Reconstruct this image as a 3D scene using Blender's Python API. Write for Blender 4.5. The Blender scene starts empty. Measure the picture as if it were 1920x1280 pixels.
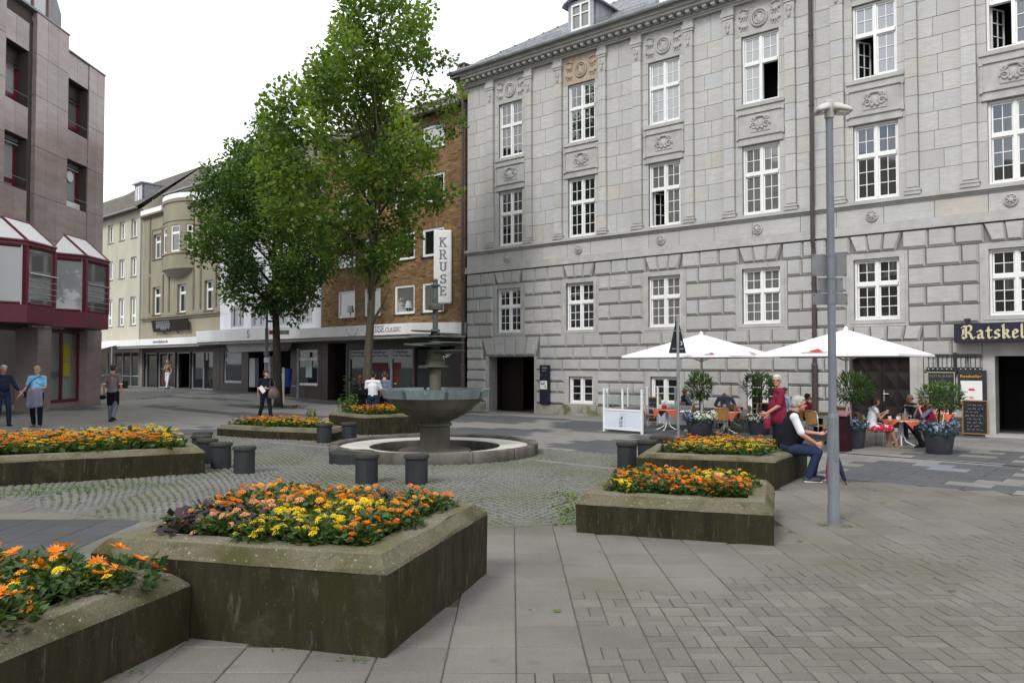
import bpy, bmesh, math, random
from mathutils import Vector, Matrix, noise as mnoise
rnd = random.Random(7)
sc = bpy.context.scene
COL = sc.collection
rad = math.radians

# ------------------------------------------------------------------ camera, sky, sun, exposure
CAM_H = 1.75
F_PX = 1500.0                      # focal length in pixels of the 1920 px wide photograph
PITCH = math.atan(44 / F_PX)
cd = bpy.data.cameras.new('camera'); cam = bpy.data.objects.new('camera', cd); COL.objects.link(cam)
cd.sensor_width = 36.0; cd.lens = 36.0 * F_PX / 1920.0; cd.clip_start = 0.05; cd.clip_end = 2000
cam.location = (0, 0, CAM_H); cam.rotation_euler = (rad(90) + PITCH, 0, 0)
sc.camera = cam

SUN_ELEV, SUN_AZ = rad(44), rad(214)   # azimuth clockwise from +Y: the sun stands behind the camera's left shoulder
wd = bpy.data.worlds.new("World"); sc.world = wd; wd.use_nodes = True
nt = wd.node_tree; nt.nodes.clear()
wo = nt.nodes.new('ShaderNodeOutputWorld'); mx = nt.nodes.new('ShaderNodeMixShader')
b1 = nt.nodes.new('ShaderNodeBackground'); b2 = nt.nodes.new('ShaderNodeBackground')
sky = nt.nodes.new('ShaderNodeTexSky'); sky.sky_type = 'NISHITA'; sky.sun_disc = False
sky.sun_elevation = SUN_ELEV; sky.sun_rotation = SUN_AZ
b1.inputs['Strength'].default_value = 0.10
nt.links.new(sky.outputs['Color'], b1.inputs['Color'])
tc = nt.nodes.new('ShaderNodeTexCoord'); nz = nt.nodes.new('ShaderNodeTexNoise')
nz.inputs['Scale'].default_value = 2.2; nz.inputs['Detail'].default_value = 6
mp = nt.nodes.new('ShaderNodeMapping'); mp.inputs['Location'].default_value = (13.03, 15.77, 1.88)
nt.links.new(tc.outputs['Generated'], mp.inputs['Vector']); nt.links.new(mp.outputs['Vector'], nz.inputs['Vector'])
rp = nt.nodes.new('ShaderNodeValToRGB')
rp.color_ramp.elements[0].position = 0.36; rp.color_ramp.elements[1].position = 0.45
nt.links.new(nz.outputs['Fac'], rp.inputs['Fac'])
b2.inputs['Color'].default_value = (0.97, 0.985, 1.0, 1); b2.inputs['Strength'].default_value = 1.08
nt.links.new(rp.outputs['Color'], mx.inputs['Fac'])
nt.links.new(b1.outputs[0], mx.inputs[1]); nt.links.new(b2.outputs[0], mx.inputs[2])
nt.links.new(mx.outputs[0], wo.inputs['Surface'])

sd = bpy.data.lights.new('sun', 'SUN'); so = bpy.data.objects.new('sun', sd); COL.objects.link(so)
sd.energy = 1.5; sd.angle = rad(14); sd.color = (1.0, 0.98, 0.95)
sdir = Vector((math.sin(SUN_AZ) * math.cos(SUN_ELEV), math.cos(SUN_AZ) * math.cos(SUN_ELEV), math.sin(SUN_ELEV)))
so.rotation_euler = sdir.to_track_quat('Z', 'Y').to_euler(); so.location = sdir * 60
sc.view_settings.view_transform = 'Standard'; sc.view_settings.look = 'None'
sc.view_settings.exposure = 0.55; sc.view_settings.gamma = 1.0; sc.view_settings.use_curve_mapping = False
sc.render.engine = 'CYCLES'; sc.cycles.max_bounces = 6; sc.cycles.diffuse_bounces = 3; sc.cycles.glossy_bounces = 3
sc.cycles.transmission_bounces = 4; sc.cycles.transparent_max_bounces = 8
sc.cycles.use_denoising = True

# ------------------------------------------------------------------ measuring helpers
CP, SP = math.cos(PITCH), math.sin(PITCH)
def ray(x, y):
    a = (x - 960) / F_PX; b = -(y - 640) / F_PX
    return (a, CP - b * SP, SP + b * CP)
def gnd(x, y, z=0.0):
    d = ray(x, y); t = (z - CAM_H) / d[2]
    return (d[0] * t, d[1] * t)
def sstep(a, b, t):
    t = min(1, max(0, (t - a) / (b - a))); return t * t * (3 - 2 * t)
def GZ(x, y):                       # the street rises gently towards the far left
    return 0.38 * sstep(24, 48, y) * sstep(3, 14, -x)

# ------------------------------------------------------------------ tagging
def tag(o, label=None, cat=None, group=None, kind=None):
    if label: o['label'] = label
    if cat: o['category'] = cat
    if group: o['group'] = group
    if kind: o['kind'] = kind
    return o
def thing(name, label, cat, loc=(0, 0, 0), rotz=0.0, group=None, scale=1.0):
    o = bpy.data.objects.new(name, None); COL.objects.link(o)
    o.location = loc; o.rotation_euler = (0, 0, rotz); o.scale = (scale,) * 3
    o.empty_display_size = 0.2
    return tag(o, label, cat, group)
def place(mesh, name, parent=None, loc=(0, 0, 0), rot=(0, 0, 0), scale=(1, 1, 1)):
    o = bpy.data.objects.new(name, mesh); COL.objects.link(o)
    o.location = loc; o.rotation_euler = rot; o.scale = scale
    if parent is not None: o.parent = parent
    return o
def dup(root, loc, rotz, label=None, group=None, scale=None):
    r = root.copy(); COL.objects.link(r); r.location = loc; r.rotation_euler = (0, 0, rotz)
    if scale: r.scale = (scale,) * 3
    if label: r['label'] = label
    if group: r['group'] = group
    for ch in list(root.children):
        c = ch.copy(); COL.objects.link(c); c.parent = r
        for g in list(ch.children):
            d = g.copy(); COL.objects.link(d); d.parent = c
    return r

# ------------------------------------------------------------------ mesh builder
class MB:
    def __init__(s): s.v = []; s.f = []; s.m = []; s.c = []; s.usec = False
    def add(s, vs, fs, mi=0, col=None):
        b = len(s.v); s.v.extend(vs)
        for f in fs:
            s.f.append(tuple(b + i for i in f)); s.m.append(mi); s.c.append(col)
        if col is not None: s.usec = True
        return s
    def poly(s, pts, mi=0, col=None): return s.add([tuple(p) for p in pts], [tuple(range(len(pts)))], mi, col)
    def box(s, x0, x1, y0, y1, z0, z1, mi=0, col=None, bottom=True):
        v = [(x0, y0, z0), (x1, y0, z0), (x1, y1, z0), (x0, y1, z0), (x0, y0, z1), (x1, y0, z1), (x1, y1, z1), (x0, y1, z1)]
        f = [(4, 5, 6, 7), (0, 1, 5, 4), (1, 2, 6, 5), (2, 3, 7, 6), (3, 0, 4, 7)]
        if bottom: f.append((3, 2, 1, 0))
        return s.add(v, f, mi, col)
    def cbox(s, x0, x1, y0, y1, z0, z1, b, mi=0, col=None):      # box with bevelled edges all round
        P = []; F = []
        for (zz, i) in ((z0, b), (z0 + b, 0), (z1 - b, 0), (z1, b)):
            P += [(x0 + b if i == 0 else x0 + b, y0 if i == 0 else y0 + b, zz), (x1 - b, y0 if i == 0 else y0 + b, zz), (x1 if i == 0 else x1 - b, y0 + b, zz), (x1 if i == 0 else x1 - b, y1 - b, zz),
                  (x1 - b, y1 if i == 0 else y1 - b, zz), (x0 + b, y1 if i == 0 else y1 - b, zz), (x0 if i == 0 else x0 + b, y1 - b, zz), (x0 if i == 0 else x0 + b, y0 + b, zz)]
        for k in range(3):
            for i in range(8):
                j = (i + 1) % 8; F.append((k * 8 + i, k * 8 + j, k * 8 + 8 + j, k * 8 + 8 + i))
        F.append(tuple(range(24, 32))); F.append(tuple(range(7, -1, -1)))
        return s.add(P, F, mi, col)
    def prism(s, poly, z0, z1, mi=0, col=None, cap=True):
        n = len(poly); v = [(p[0], p[1], z0) for p in poly] + [(p[0], p[1], z1) for p in poly]
        f = [(i, (i + 1) % n, n + (i + 1) % n, n + i) for i in range(n)]
        if cap: f += [tuple(range(n, 2 * n)), tuple(range(n - 1, -1, -1))]
        return s.add(v, f, mi, col)
    def xprism(s, poly, y0, y1, mi=0, col=None):                 # polygon in x,z pushed along y
        n = len(poly); v = [(p[0], y0, p[1]) for p in poly] + [(p[0], y1, p[1]) for p in poly]
        f = [(i, (i + 1) % n, n + (i + 1) % n, n + i) for i in range(n)] + [tuple(range(n, 2 * n)), tuple(range(n - 1, -1, -1))]
        return s.add(v, f, mi, col)
    def loft(s, rings, mi=0, cap=True, col=None):
        n = len(rings[0]); v = [tuple(p) for r in rings for p in r]; f = []
        for k in range(len(rings) - 1):
            for i in range(n):
                j = (i + 1) % n; f.append((k * n + i, k * n + j, (k + 1) * n + j, (k + 1) * n + i))
        if cap: f += [tuple(range(n - 1, -1, -1)), tuple(range((len(rings) - 1) * n, len(rings) * n))]
        return s.add(v, f, mi, col)
    def lathe(s, prof, n=24, cx=0, cy=0, mi=0, cap=True, col=None):
        R = [[(cx + r * math.cos(2 * math.pi * i / n), cy + r * math.sin(2 * math.pi * i / n), z) for i in range(n)] for r, z in prof]
        return s.loft(R, mi, cap, col)
    def tube(s, path, r, n=6, mi=0, cap=True, col=None):
        path = [Vector(p) for p in path]; R = []
        rs = r if isinstance(r, (list, tuple)) else [r] * len(path)
        up = None
        for i, p in enumerate(path):
            d = (path[min(i + 1, len(path) - 1)] - path[max(i - 1, 0)])
            if d.length < 1e-9: d = Vector((0, 0, 1))
            d.normalize()
            if up is None: up = Vector((0, 0, 1)) if abs(d.z) < 0.9 else Vector((1, 0, 0))
            a = d.cross(up)
            if a.length < 1e-4: a = d.cross(Vector((0.3, 1, 0.2)))
            a.normalize(); b = a.cross(d).normalized(); up = b
            R.append([p + (a * math.cos(2 * math.pi * k / n) + b * math.sin(2 * math.pi * k / n)) * rs[i] for k in range(n)])
        return s.loft(R, mi, cap, col)
    def ell(s, c, r, nu=12, nv=8, mi=0, rot=None, col=None):
        v = []; f = []
        M = rot or Matrix.Identity(3)
        for j in range(nv + 1):
            t = math.pi * j / nv
            for i in range(nu):
                a = 2 * math.pi * i / nu
                p = M @ Vector((r[0] * math.sin(t) * math.cos(a), r[1] * math.sin(t) * math.sin(a), -r[2] * math.cos(t)))
                v.append((c[0] + p.x, c[1] + p.y, c[2] + p.z))
        for j in range(nv):
            for i in range(nu):
                k = (i + 1) % nu; f.append((j * nu + i, j * nu + k, (j + 1) * nu + k, (j + 1) * nu + i))
        return s.add(v, f, mi, col)
    def mesh(s, name, mats=(), smooth=False):
        me = bpy.data.meshes.new(name); me.from_pydata(s.v, [], s.f)
        for m in (mats if isinstance(mats, (list, tuple)) else [mats]): me.materials.append(m)
        if any(s.m): me.polygons.foreach_set('material_index', s.m)
        if smooth: me.polygons.foreach_set('use_smooth', [True] * len(s.f))
        if s.usec:
            ca = me.color_attributes.new('tint', 'FLOAT_COLOR', 'CORNER'); buf = []
            for f, c in zip(s.f, s.c):
                c = c or (0.5, 0.5, 0.5); buf += [c[0], c[1], c[2], 1.0] * len(f)
            ca.data.foreach_set('color', buf)
        me.update()
        return me
    def build(s, name, mats=(), parent=None, loc=(0, 0, 0), rotz=0.0, smooth=False):
        o = place(s.mesh(name, mats, smooth), name, parent, loc, (0, 0, rotz))
        return o

def smooth_by_angle(o, deg=40):
    me = o.data
    me.polygons.foreach_set('use_smooth', [True] * len(me.polygons))
    bm = bmesh.new(); bm.from_mesh(me); lim = rad(deg)
    for e in bm.edges:
        e.smooth = len(e.link_faces) == 2 and e.calc_face_angle(0) < lim
    bm.to_mesh(me); bm.free(); return o

def wall(mb, x0, x1, z0, z1, holes, y0, y1, mi=0, mr=None):
    """a wall sheet with real rectangular openings: front at y0, back at y1, reveals lining each opening"""
    mr = mi if mr is None else mr
    hs = [(max(a, x0), min(b, x1), max(c, z0), min(d, z1)) for a, b, c, d in holes if b > x0 and a < x1 and d > z0 and c < z1]
    xs = sorted({x0, x1} | {v for h in hs for v in h[:2]}); zs = sorted({z0, z1} | {v for h in hs for v in h[2:]})
    for k in range(len(zs) - 1):
        zc = (zs[k] + zs[k + 1]) / 2; run = None
        cells = []
        for i in range(len(xs) - 1):
            xc = (xs[i] + xs[i + 1]) / 2
            hole = any(h[0] < xc < h[1] and h[2] < zc < h[3] for h in hs)
            if not hole:
                if cells and cells[-1][1] == xs[i]: cells[-1][1] = xs[i + 1]
                else: cells.append([xs[i], xs[i + 1]])
        for a, b in cells:
            mb.poly([(a, y0, zs[k]), (b, y0, zs[k]), (b, y0, zs[k + 1]), (a, y0, zs[k + 1])], mi)
            mb.poly([(b, y1, zs[k]), (a, y1, zs[k]), (a, y1, zs[k + 1]), (b, y1, zs[k + 1])], mi)
    for a, b, c, d in hs:
        if c > z0: mb.poly([(a, y0, c), (a, y1, c), (b, y1, c), (b, y0, c)], mr)
        if d < z1: mb.poly([(a, y0, d), (b, y0, d), (b, y1, d), (a, y1, d)], mr)
        mb.poly([(a, y0, c), (a, y0, d), (a, y1, d), (a, y1, c)], mr)
        mb.poly([(b, y0, c), (b, y1, c), (b, y1, d), (b, y0, d)], mr)
    mb.poly([(x0, y0, z0), (x0, y0, z1), (x0, y1, z1), (x0, y1, z0)], mi)
    mb.poly([(x1, y0, z0), (x1, y1, z0), (x1, y1, z1), (x1, y0, z1)], mi)
    mb.poly([(x0, y0, z1), (x1, y0, z1), (x1, y1, z1), (x0, y1, z1)], mi)

# ------------------------------------------------------------------ lettering
def text_mesh(body, size, depth, m, name='lettering', align='LEFT'):
    cu = bpy.data.curves.new('t', 'FONT'); cu.body = body; cu.size = size; cu.extrude = depth / 2; cu.align_x = align
    cu.resolution_u = 3
    o = bpy.data.objects.new('t', cu); COL.objects.link(o)
    dg = bpy.context.evaluated_depsgraph_get(); me = bpy.data.meshes.new_from_object(o.evaluated_get(dg))
    bpy.data.objects.remove(o); bpy.data.curves.remove(cu)
    me.name = name; me.materials.clear(); me.materials.append(m)
    return me
def put_text(body, size, m, parent, x, y, z, width=None, rot=(math.pi / 2, 0, 0), name='lettering', align='LEFT', depth=0.012):
    me = text_mesh(body, size, depth, m, name, align)
    o = place(me, name, parent, (x, y, z), rot)
    if width:
        w = max(v.co.x for v in me.vertices) - min(v.co.x for v in me.vertices)
        o.scale = (width / max(w, 1e-3), 1, 1)
    return o
def nib(mb, strokes, ox, oz, s, w, t, ang, y0, y1, mi=0):
    """broad-nib pen: each stroke (polyline in letter units) swept by a flat nib w x t held at ang; every piece sits a hair
    in front of the last"""
    ca, sa = math.cos(ang), math.sin(ang)
    N = [(-w / 2, -t / 2), (w / 2, -t / 2), (w / 2, t / 2), (-w / 2, t / 2)]
    N = [(a * ca - b * sa, a * sa + b * ca) for a, b in N]; k = 0
    for st in strokes:
        for (ax, az), (bx, bz) in zip(st[:-1], st[1:]):
            pts = [(ox + s * ax + s * n[0], oz + s * az + s * n[1]) for n in N] + [(ox + s * bx + s * n[0], oz + s * bz + s * n[1]) for n in N]
            pts = sorted(set((round(p[0], 5), round(p[1], 5)) for p in pts))
            lo = []; hi = []
            def cr(o, a, b): return (a[0] - o[0]) * (b[1] - o[1]) - (a[1] - o[1]) * (b[0] - o[0])
            for p in pts:
                while len(lo) > 1 and cr(lo[-2], lo[-1], p) <= 0: lo.pop()
                lo.append(p)
            for p in reversed(pts):
                while len(hi) > 1 and cr(hi[-2], hi[-1], p) <= 0: hi.pop()
                hi.append(p)
            mb.xprism(lo[:-1] + hi[:-1], y0 - 0.0006 * k, y1, mi); k += 1
def arc(cx, cz, rx, rz, a0, a1, n=8):
    return [(cx + rx * math.cos(rad(a0 + (a1 - a0) * i / n)), cz + rz * math.sin(rad(a0 + (a1 - a0) * i / n))) for i in range(n + 1)]
SERIF = {   # roman capitals, height 1
    'K': ([[(.12, 0), (.12, 1)], [(.12, .42), (.62, 1)], [(.3, .62), (.72, 0)], [(0, 0), (.26, 0)], [(0, 1), (.26, 1)], [(.5, 1), (.74, 1)], [(.56, 0), (.84, 0)]], .84),
    'R': ([[(.12, 0), (.12, 1)], [(.12, 1), (.4, 1)] + arc(.4, .76, .22, .24, 90, -90), [(.4, .52), (.12, .52)], [(.36, .52), (.68, 0)], [(0, 0), (.26, 0)], [(0, 1), (.12, 1)], [(.58, 0), (.8, 0)]], .8),
    'U': ([[(.14, 1), (.14, .3)] + arc(.4, .3, .26, .28, 180, 360), [(.66, .3), (.66, 1)], [(.02, 1), (.28, 1)], [(.56, 1), (.78, 1)]], .8),
    'S': ([arc(.34, .74, .25, .24, 20, 250) + arc(.34, .26, .27, .25, 90, -165), [(.58, .8), (.58, .98)], [(.07, .02), (.07, .22)]], .66),
    'E': ([[(.12, 0), (.12, 1)], [(0, 1), (.58, 1), (.58, .84)], [(0, 0), (.62, 0), (.62, .18)], [(.12, .52), (.42, .52)], [(.42, .42), (.42, .62)]], .68),
    'C': ([arc(.42, .5, .34, .48, 45, 315, 12), [(.7, .78), (.7, .96)]], .76),
    'L': ([[(.12, 0), (.12, 1)], [(0, 1), (.26, 1)], [(0, 0), (.56, 0), (.56, .18)]], .62),
    'A': ([[(.06, 0), (.38, 1)], [(.38, 1), (.7, 0)], [(.2, .36), (.58, .36)], [(-.04, 0), (.18, 0)], [(.56, 0), (.84, 0)]], .84),
    'I': ([[(.14, 0), (.14, 1)], [(.02, 0), (.26, 0)], [(.02, 1), (.26, 1)]], .3), ' ': ([], .3)}
def serif_text(mb, word, x, z, h, y0, y1, gap=.12, wd=.13, mi=0, vertical=0.0):
    for ch in word:
        st, w = SERIF[ch]
        if vertical: nib(mb, st, x - h * w / 2, z, h, wd, .045, rad(8), y0, y1, mi); z -= vertical
        else: nib(mb, st, x, z, h, wd, .045, rad(8), y0, y1, mi); x += h * (w + gap)
    return x
FRAKTUR = {  # broken-script letters, x-height .62, ascender 1
    'R': ([[(.02, .86), (.14, .96), (.3, .9), (.3, .12)], [(.3, .9), (.5, 1.0), (.66, .9), (.62, .62), (.42, .5)], [(.42, .5), (.6, .34), (.66, .1), (.78, .0), (.86, .1)], [(.06, .12), (.18, .02), (.34, .12)], [(.12, .72), (.12, .34), (.04, .28)]], .92),
    'a': ([[(.06, .52), (.2, .62), (.36, .52), (.36, .1), (.46, .02)], [(.36, .36), (.14, .3), (.08, .12), (.18, .02), (.36, .14)]], .54),
    't': ([[(.16, .84), (.16, .12), (.26, .02), (.38, .1)], [(.02, .58), (.36, .6)]], .42),
    's': ([[(.38, .56), (.24, .63), (.1, .54), (.12, .4), (.34, .28), (.36, .12), (.2, .02), (.04, .08)]], .46),
    'k': ([[(.1, 1.0), (.1, .06), (.18, .02)], [(.1, .5), (.28, .62), (.4, .54), (.36, .4), (.14, .36)], [(.26, .36), (.4, .1), (.5, .04)], [(.02, .92), (.1, 1.0)]], .54),
    'e': ([[(.1, .3), (.38, .42), (.34, .56), (.2, .62), (.1, .52), (.1, .12), (.2, .02), (.38, .12)]], .46),
    'l': ([[(.1, 1.0), (.1, .12), (.18, .02), (.26, .08)]], .3), 'r': ([[(.1, .6), (.1, .04)], [(.1, .5), (.24, .62), (.34, .54)], [(.04, .04), (.18, .04)]], .38)}
def fraktur(mb, word, x, z, h, y0, y1, mi=0, gap=.06, w=.15):
    for ch in word:
        st, wd_ = FRAKTUR[ch]; nib(mb, st, x, z, h, w, .05, rad(40), y0, y1, mi); x += h * (wd_ + gap)
    return x

def scribble(parent, x0, x1, z0, z1, y, lines, name='handwriting', m='chalkwrite'):
    """illegible handwriting: loose looping chalk strokes"""
    mb = MB(); h = (z1 - z0) / lines
    for j in range(lines):
        z = z1 - (j + .6) * h; x = x0 + rnd.uniform(0, .15) * (x1 - x0); end = x1 - rnd.uniform(0, .25) * (x1 - x0)
        while x < end:
            w = min(rnd.uniform(.05, .12), end - x + .02); n = max(4, int(w / .012)); p = []
            for i in range(n): p.append((x + w * i / n, y - .0005 * (i % 2), z + h * .30 * (rnd.random() if i % 2 else rnd.uniform(-.6, .2))))
            mb.tube(p, .0032, 3); x += w + .025
    return mb.build(name, M[m], parent)
# ------------------------------------------------------------------ materials
def newmat(name):
    m = bpy.data.materials.new(name); m.use_nodes = True; t = m.node_tree; t.nodes.clear()
    o = t.nodes.new('ShaderNodeOutputMaterial'); b = t.nodes.new('ShaderNodeBsdfPrincipled')
    t.links.new(b.outputs[0], o.inputs['Surface'])
    return m, t, b
def c4(c): return (c[0], c[1], c[2], 1.0)
def N(t, typ, **kw):
    n = t.nodes.new(typ)
    for k, v in kw.items():
        if k in n.inputs.keys(): n.inputs[k].default_value = v
        else: setattr(n, k, v)
    return n
def mixc(t, fac, a, b, mode='MIX'):
    n = t.nodes.new('ShaderNodeMix'); n.data_type = 'RGBA'; n.blend_type = mode
    for i, v in ((0, fac), (6, a), (7, b)):
        if isinstance(v, (int, float)): n.inputs[i].default_value = v
        elif isinstance(v, tuple): n.inputs[i].default_value = c4(v)
        else: t.links.new(v, n.inputs[i])
    return n.outputs[2]
def ramp(t, src, p0, p1, invert=False):
    r = t.nodes.new('ShaderNodeMapRange'); r.clamp = True
    r.inputs[1].default_value = p0; r.inputs[2].default_value = p1
    r.inputs[3].default_value = 1.0 if invert else 0.0; r.inputs[4].default_value = 0.0 if invert else 1.0
    t.links.new(src, r.inputs[0]); return r.outputs[0]
def pos(t, scale=(1, 1, 1), local=False):
    if local: src = N(t, 'ShaderNodeTexCoord').outputs['Object']
    else: src = N(t, 'ShaderNodeNewGeometry').outputs['Position']
    m = N(t, 'ShaderNodeMapping'); m.inputs['Scale'].default_value = scale
    t.links.new(src, m.inputs['Vector']); return m.outputs['Vector']
def noise(t, vec, scale, detail=3, rough=.55, out='Fac'):
    n = N(t, 'ShaderNodeTexNoise', Scale=scale, Detail=detail, Roughness=rough); t.links.new(vec, n.inputs['Vector']); return n.outputs[out]
def bump(t, b, h, strength=.3, dist=.01):
    n = N(t, 'ShaderNodeBump', Strength=strength, Distance=dist); t.links.new(h, n.inputs['Height']); t.links.new(n.outputs[0], b.inputs['Normal'])
def mat(name, c, c2=None, scale=6.0, rough=.7, spec=.4, metal=0.0, bmp=0.0, bscale=None, stretch=(1, 1, 1), lo=.35, hi=.65,
        orand=0.0, tint=False, c3=None, s3=40.0, f3=.5, local=False, bdist=.01, sheen=0):
    """plain surface: two colours mixed by noise, an optional fine speckle c3, optional per-object / per-face tone, fine relief"""
    m, t, b = newmat(name); v = pos(t, stretch, local)
    col = None
    if c2 is not None:
        f = ramp(t, noise(t, v, scale, 5), lo, hi); col = mixc(t, f, c, c2)
    if c3 is not None:
        f = ramp(t, noise(t, v, s3, 2, .7), .62, .72)
        mm = N(t, 'ShaderNodeMath', operation='MULTIPLY'); mm.inputs[1].default_value = f3; t.links.new(f, mm.inputs[0])
        col = mixc(t, mm.outputs[0], col if col is not None else c, c3)
    if orand:
        oi = N(t, 'ShaderNodeObjectInfo'); hsv = N(t, 'ShaderNodeHueSaturation')
        mr = N(t, 'ShaderNodeMapRange'); mr.inputs[3].default_value = 1 - orand; mr.inputs[4].default_value = 1 + orand
        t.links.new(oi.outputs['Random'], mr.inputs[0]); t.links.new(mr.outputs[0], hsv.inputs['Value'])
        if col is not None: t.links.new(col, hsv.inputs['Color'])
        else: hsv.inputs['Color'].default_value = c4(c)
        col = hsv.outputs[0]
    if tint:
        at = N(t, 'ShaderNodeAttribute', attribute_name='tint')
        base = col if col is not None else c
        x2 = mixc(t, at.outputs['Alpha'], (1.0, 1.0, 1.0), mixc(t, 1.0, at.outputs['Color'], (2.0, 2.0, 2.0), 'MULTIPLY')); col = mixc(t, 1.0, base, x2, 'MULTIPLY')
    if col is not None: t.links.new(col, b.inputs['Base Color'])
    else: b.inputs['Base Color'].default_value = c4(c)
    b.inputs['Roughness'].default_value = rough; b.inputs['Metallic'].default_value = metal
    b.inputs['Specular IOR Level'].default_value = spec
    if bmp: bump(t, b, noise(t, v, bscale or scale * 4, 4, .65), bmp, bdist)
    return m

M = {}
def stone_mat(name, base, blue, tan, rough=.75, orand=True, attr=False, bmp_=.13):
    """natural stone: each block its own tone (object random or face tint), bedding streaks, pits"""
    m, t, b = newmat(name)
    v0 = pos(t)
    if attr:
        at = N(t, 'ShaderNodeAttribute', attribute_name='tint'); sep = N(t, 'ShaderNodeSeparateColor'); t.links.new(at.outputs['Color'], sep.inputs[0]); r = sep.outputs[0]
    else: r = N(t, 'ShaderNodeObjectInfo').outputs['Random']
    sh = N(t, 'ShaderNodeVectorMath', operation='SCALE'); comb = N(t, 'ShaderNodeCombineXYZ')
    t.links.new(r, comb.inputs[0]); t.links.new(r, comb.inputs[2]); sh.inputs['Scale'].default_value = 37.0; t.links.new(comb.outputs[0], sh.inputs[0])
    ad = N(t, 'ShaderNodeVectorMath', operation='ADD'); t.links.new(v0, ad.inputs[0]); t.links.new(sh.outputs[0], ad.inputs[1])
    st = N(t, 'ShaderNodeMapping'); st.inputs['Scale'].default_value = (1.2, 1.2, 7.0); t.links.new(ad.outputs[0], st.inputs['Vector'])
    cr = t.nodes.new('ShaderNodeValToRGB'); e = cr.color_ramp.elements
    e[0].position = 0.0; e[0].color = c4(blue); e[1].position = 1.0; e[1].color = c4(tan)
    x = cr.color_ramp.elements.new(.12); x.color = c4(tuple(.6 * a + .4 * q for a, q in zip(base, blue)))
    x = cr.color_ramp.elements.new(.35); x.color = c4(tuple(q * 1.07 for q in base))
    x = cr.color_ramp.elements.new(.72); x.color = c4(tuple(q * .83 for q in base))
    x = cr.color_ramp.elements.new(.9); x.color = c4(tuple(.7 * a + .3 * q for a, q in zip(base, tan)))
    t.links.new(r, cr.inputs['Fac'])
    f1 = ramp(t, noise(t, st.outputs['Vector'], 3.0, 6, .65), .35, .7)
    col = mixc(t, f1, cr.outputs['Color'], tuple(q * .80 for q in base))
    f2 = ramp(t, noise(t, ad.outputs[0], 26, 4, .7), .55, .75)
    k = N(t, 'ShaderNodeMath', operation='MULTIPLY'); k.inputs[1].default_value = .35; t.links.new(f2, k.inputs[0])
    col = mixc(t, k.outputs[0], col, tuple(q * .55 for q in base))
    big = ramp(t, noise(t, pos(t, (1.5, 1.5, .16)), .9, 6, .65), .42, .72)
    k2 = N(t, 'ShaderNodeMath', operation='MULTIPLY'); k2.inputs[1].default_value = .36; t.links.new(big, k2.inputs[0])
    col = mixc(t, k2.outputs[0], col, tuple(q * .55 for q in base))
    t.links.new(col, b.inputs['Base Color']); b.inputs['Roughness'].default_value = rough; b.inputs['Specular IOR Level'].default_value = .3
    bump(t, b, noise(t, st.outputs['Vector'], 14, 6, .7), bmp_, .012)
    return m
M['ashlar'] = stone_mat('ashlar_stone', (.51, .50, .478), (.46, .472, .49), (.51, .465, .40))
M['rustic'] = stone_mat('rusticated_stone', (.465, .455, .435), (.43, .44, .455), (.45, .43, .395), bmp_=.3)
M['trim'] = mat('carved_stone', (.445, .436, .415), (.36, .352, .333), 3.0, .8, .3, bmp=.25, bscale=40, c3=(.22, .21, .19), s3=30, f3=.3)
M['core'] = mat('mortar_wall', (.24, .235, .225), (.19, .185, .175), 8, .9, .2)
M['tanstone'] = mat('tan_relief_stone', (.42, .34, .25), (.36, .3, .24), 5, .8, .3, bmp=.25, bscale=30)
M['plinth'] = mat('mossy_plinth_stone', (.30, .29, .25), (.10, .12, .04), 2.2, .85, .2, bmp=.3, bscale=30, lo=.45, hi=.62)
M['whitewood'] = mat('white_window_paint', (.80, .80, .79), (.74, .74, .72), 5, .45, .4)
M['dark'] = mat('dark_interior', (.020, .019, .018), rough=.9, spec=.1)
M['black'] = mat('black_paint', (.02, .02, .023), (.03, .03, .033), 9, .5, .4)
M['wood_dark'] = mat('dark_oak', (.015, .010, .008), (.010, .007, .006), 5, .55, .35, stretch=(1, 1, .2), bmp=.2)
M['slate'] = mat('roof_slate', (.19, .20, .22), (.28, .29, .32), 3, .45, .5, orand=.25, tint=False)
M['slate_s'] = mat('roof_slate_field', (.22, .225, .24), (.29, .30, .325), 3, .45, .5, tint=True)
M['tile'] = mat('brown_roof_tile', (.10, .088, .078), (.15, .135, .12), 2, .7, .3, tint=True)
M['lead'] = mat('lead_sheet', (.16, .17, .18), (.22, .23, .24), 4, .5, .5)
M['pipe'] = mat('brown_downpipe_paint', (.055, .040, .042), (.07, .052, .052), 3, .5, .4)
M['zinc'] = mat('zinc_pipe', (.28, .29, .30), (.22, .23, .24), 6, .5, .5, metal=.3)
def glass_mat(name, base, mirror, rough=.03):
    m, t, b = newmat(name)
    b.inputs['Base Color'].default_value = c4(base); b.inputs['Roughness'].default_value = rough
    b.inputs['Specular IOR Level'].default_value = .5; b.inputs['IOR'].default_value = mirror
    v = pos(t); bump(t, b, noise(t, v, 1.3, 2), .05, .02)
    return m
M['glass'] = glass_mat('window_glass', (.012, .013, .014), 2.35)
M['glass_c'] = glass_mat('window_glass_with_curtain', (.13, .13, .125), 2.1)
M['glass_w'] = glass_mat('window_glass_with_white_net', (.34, .35, .36), 1.9)
M['shopglass'] = glass_mat('shop_glass', (.020, .024, .025), 1.42)
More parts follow.
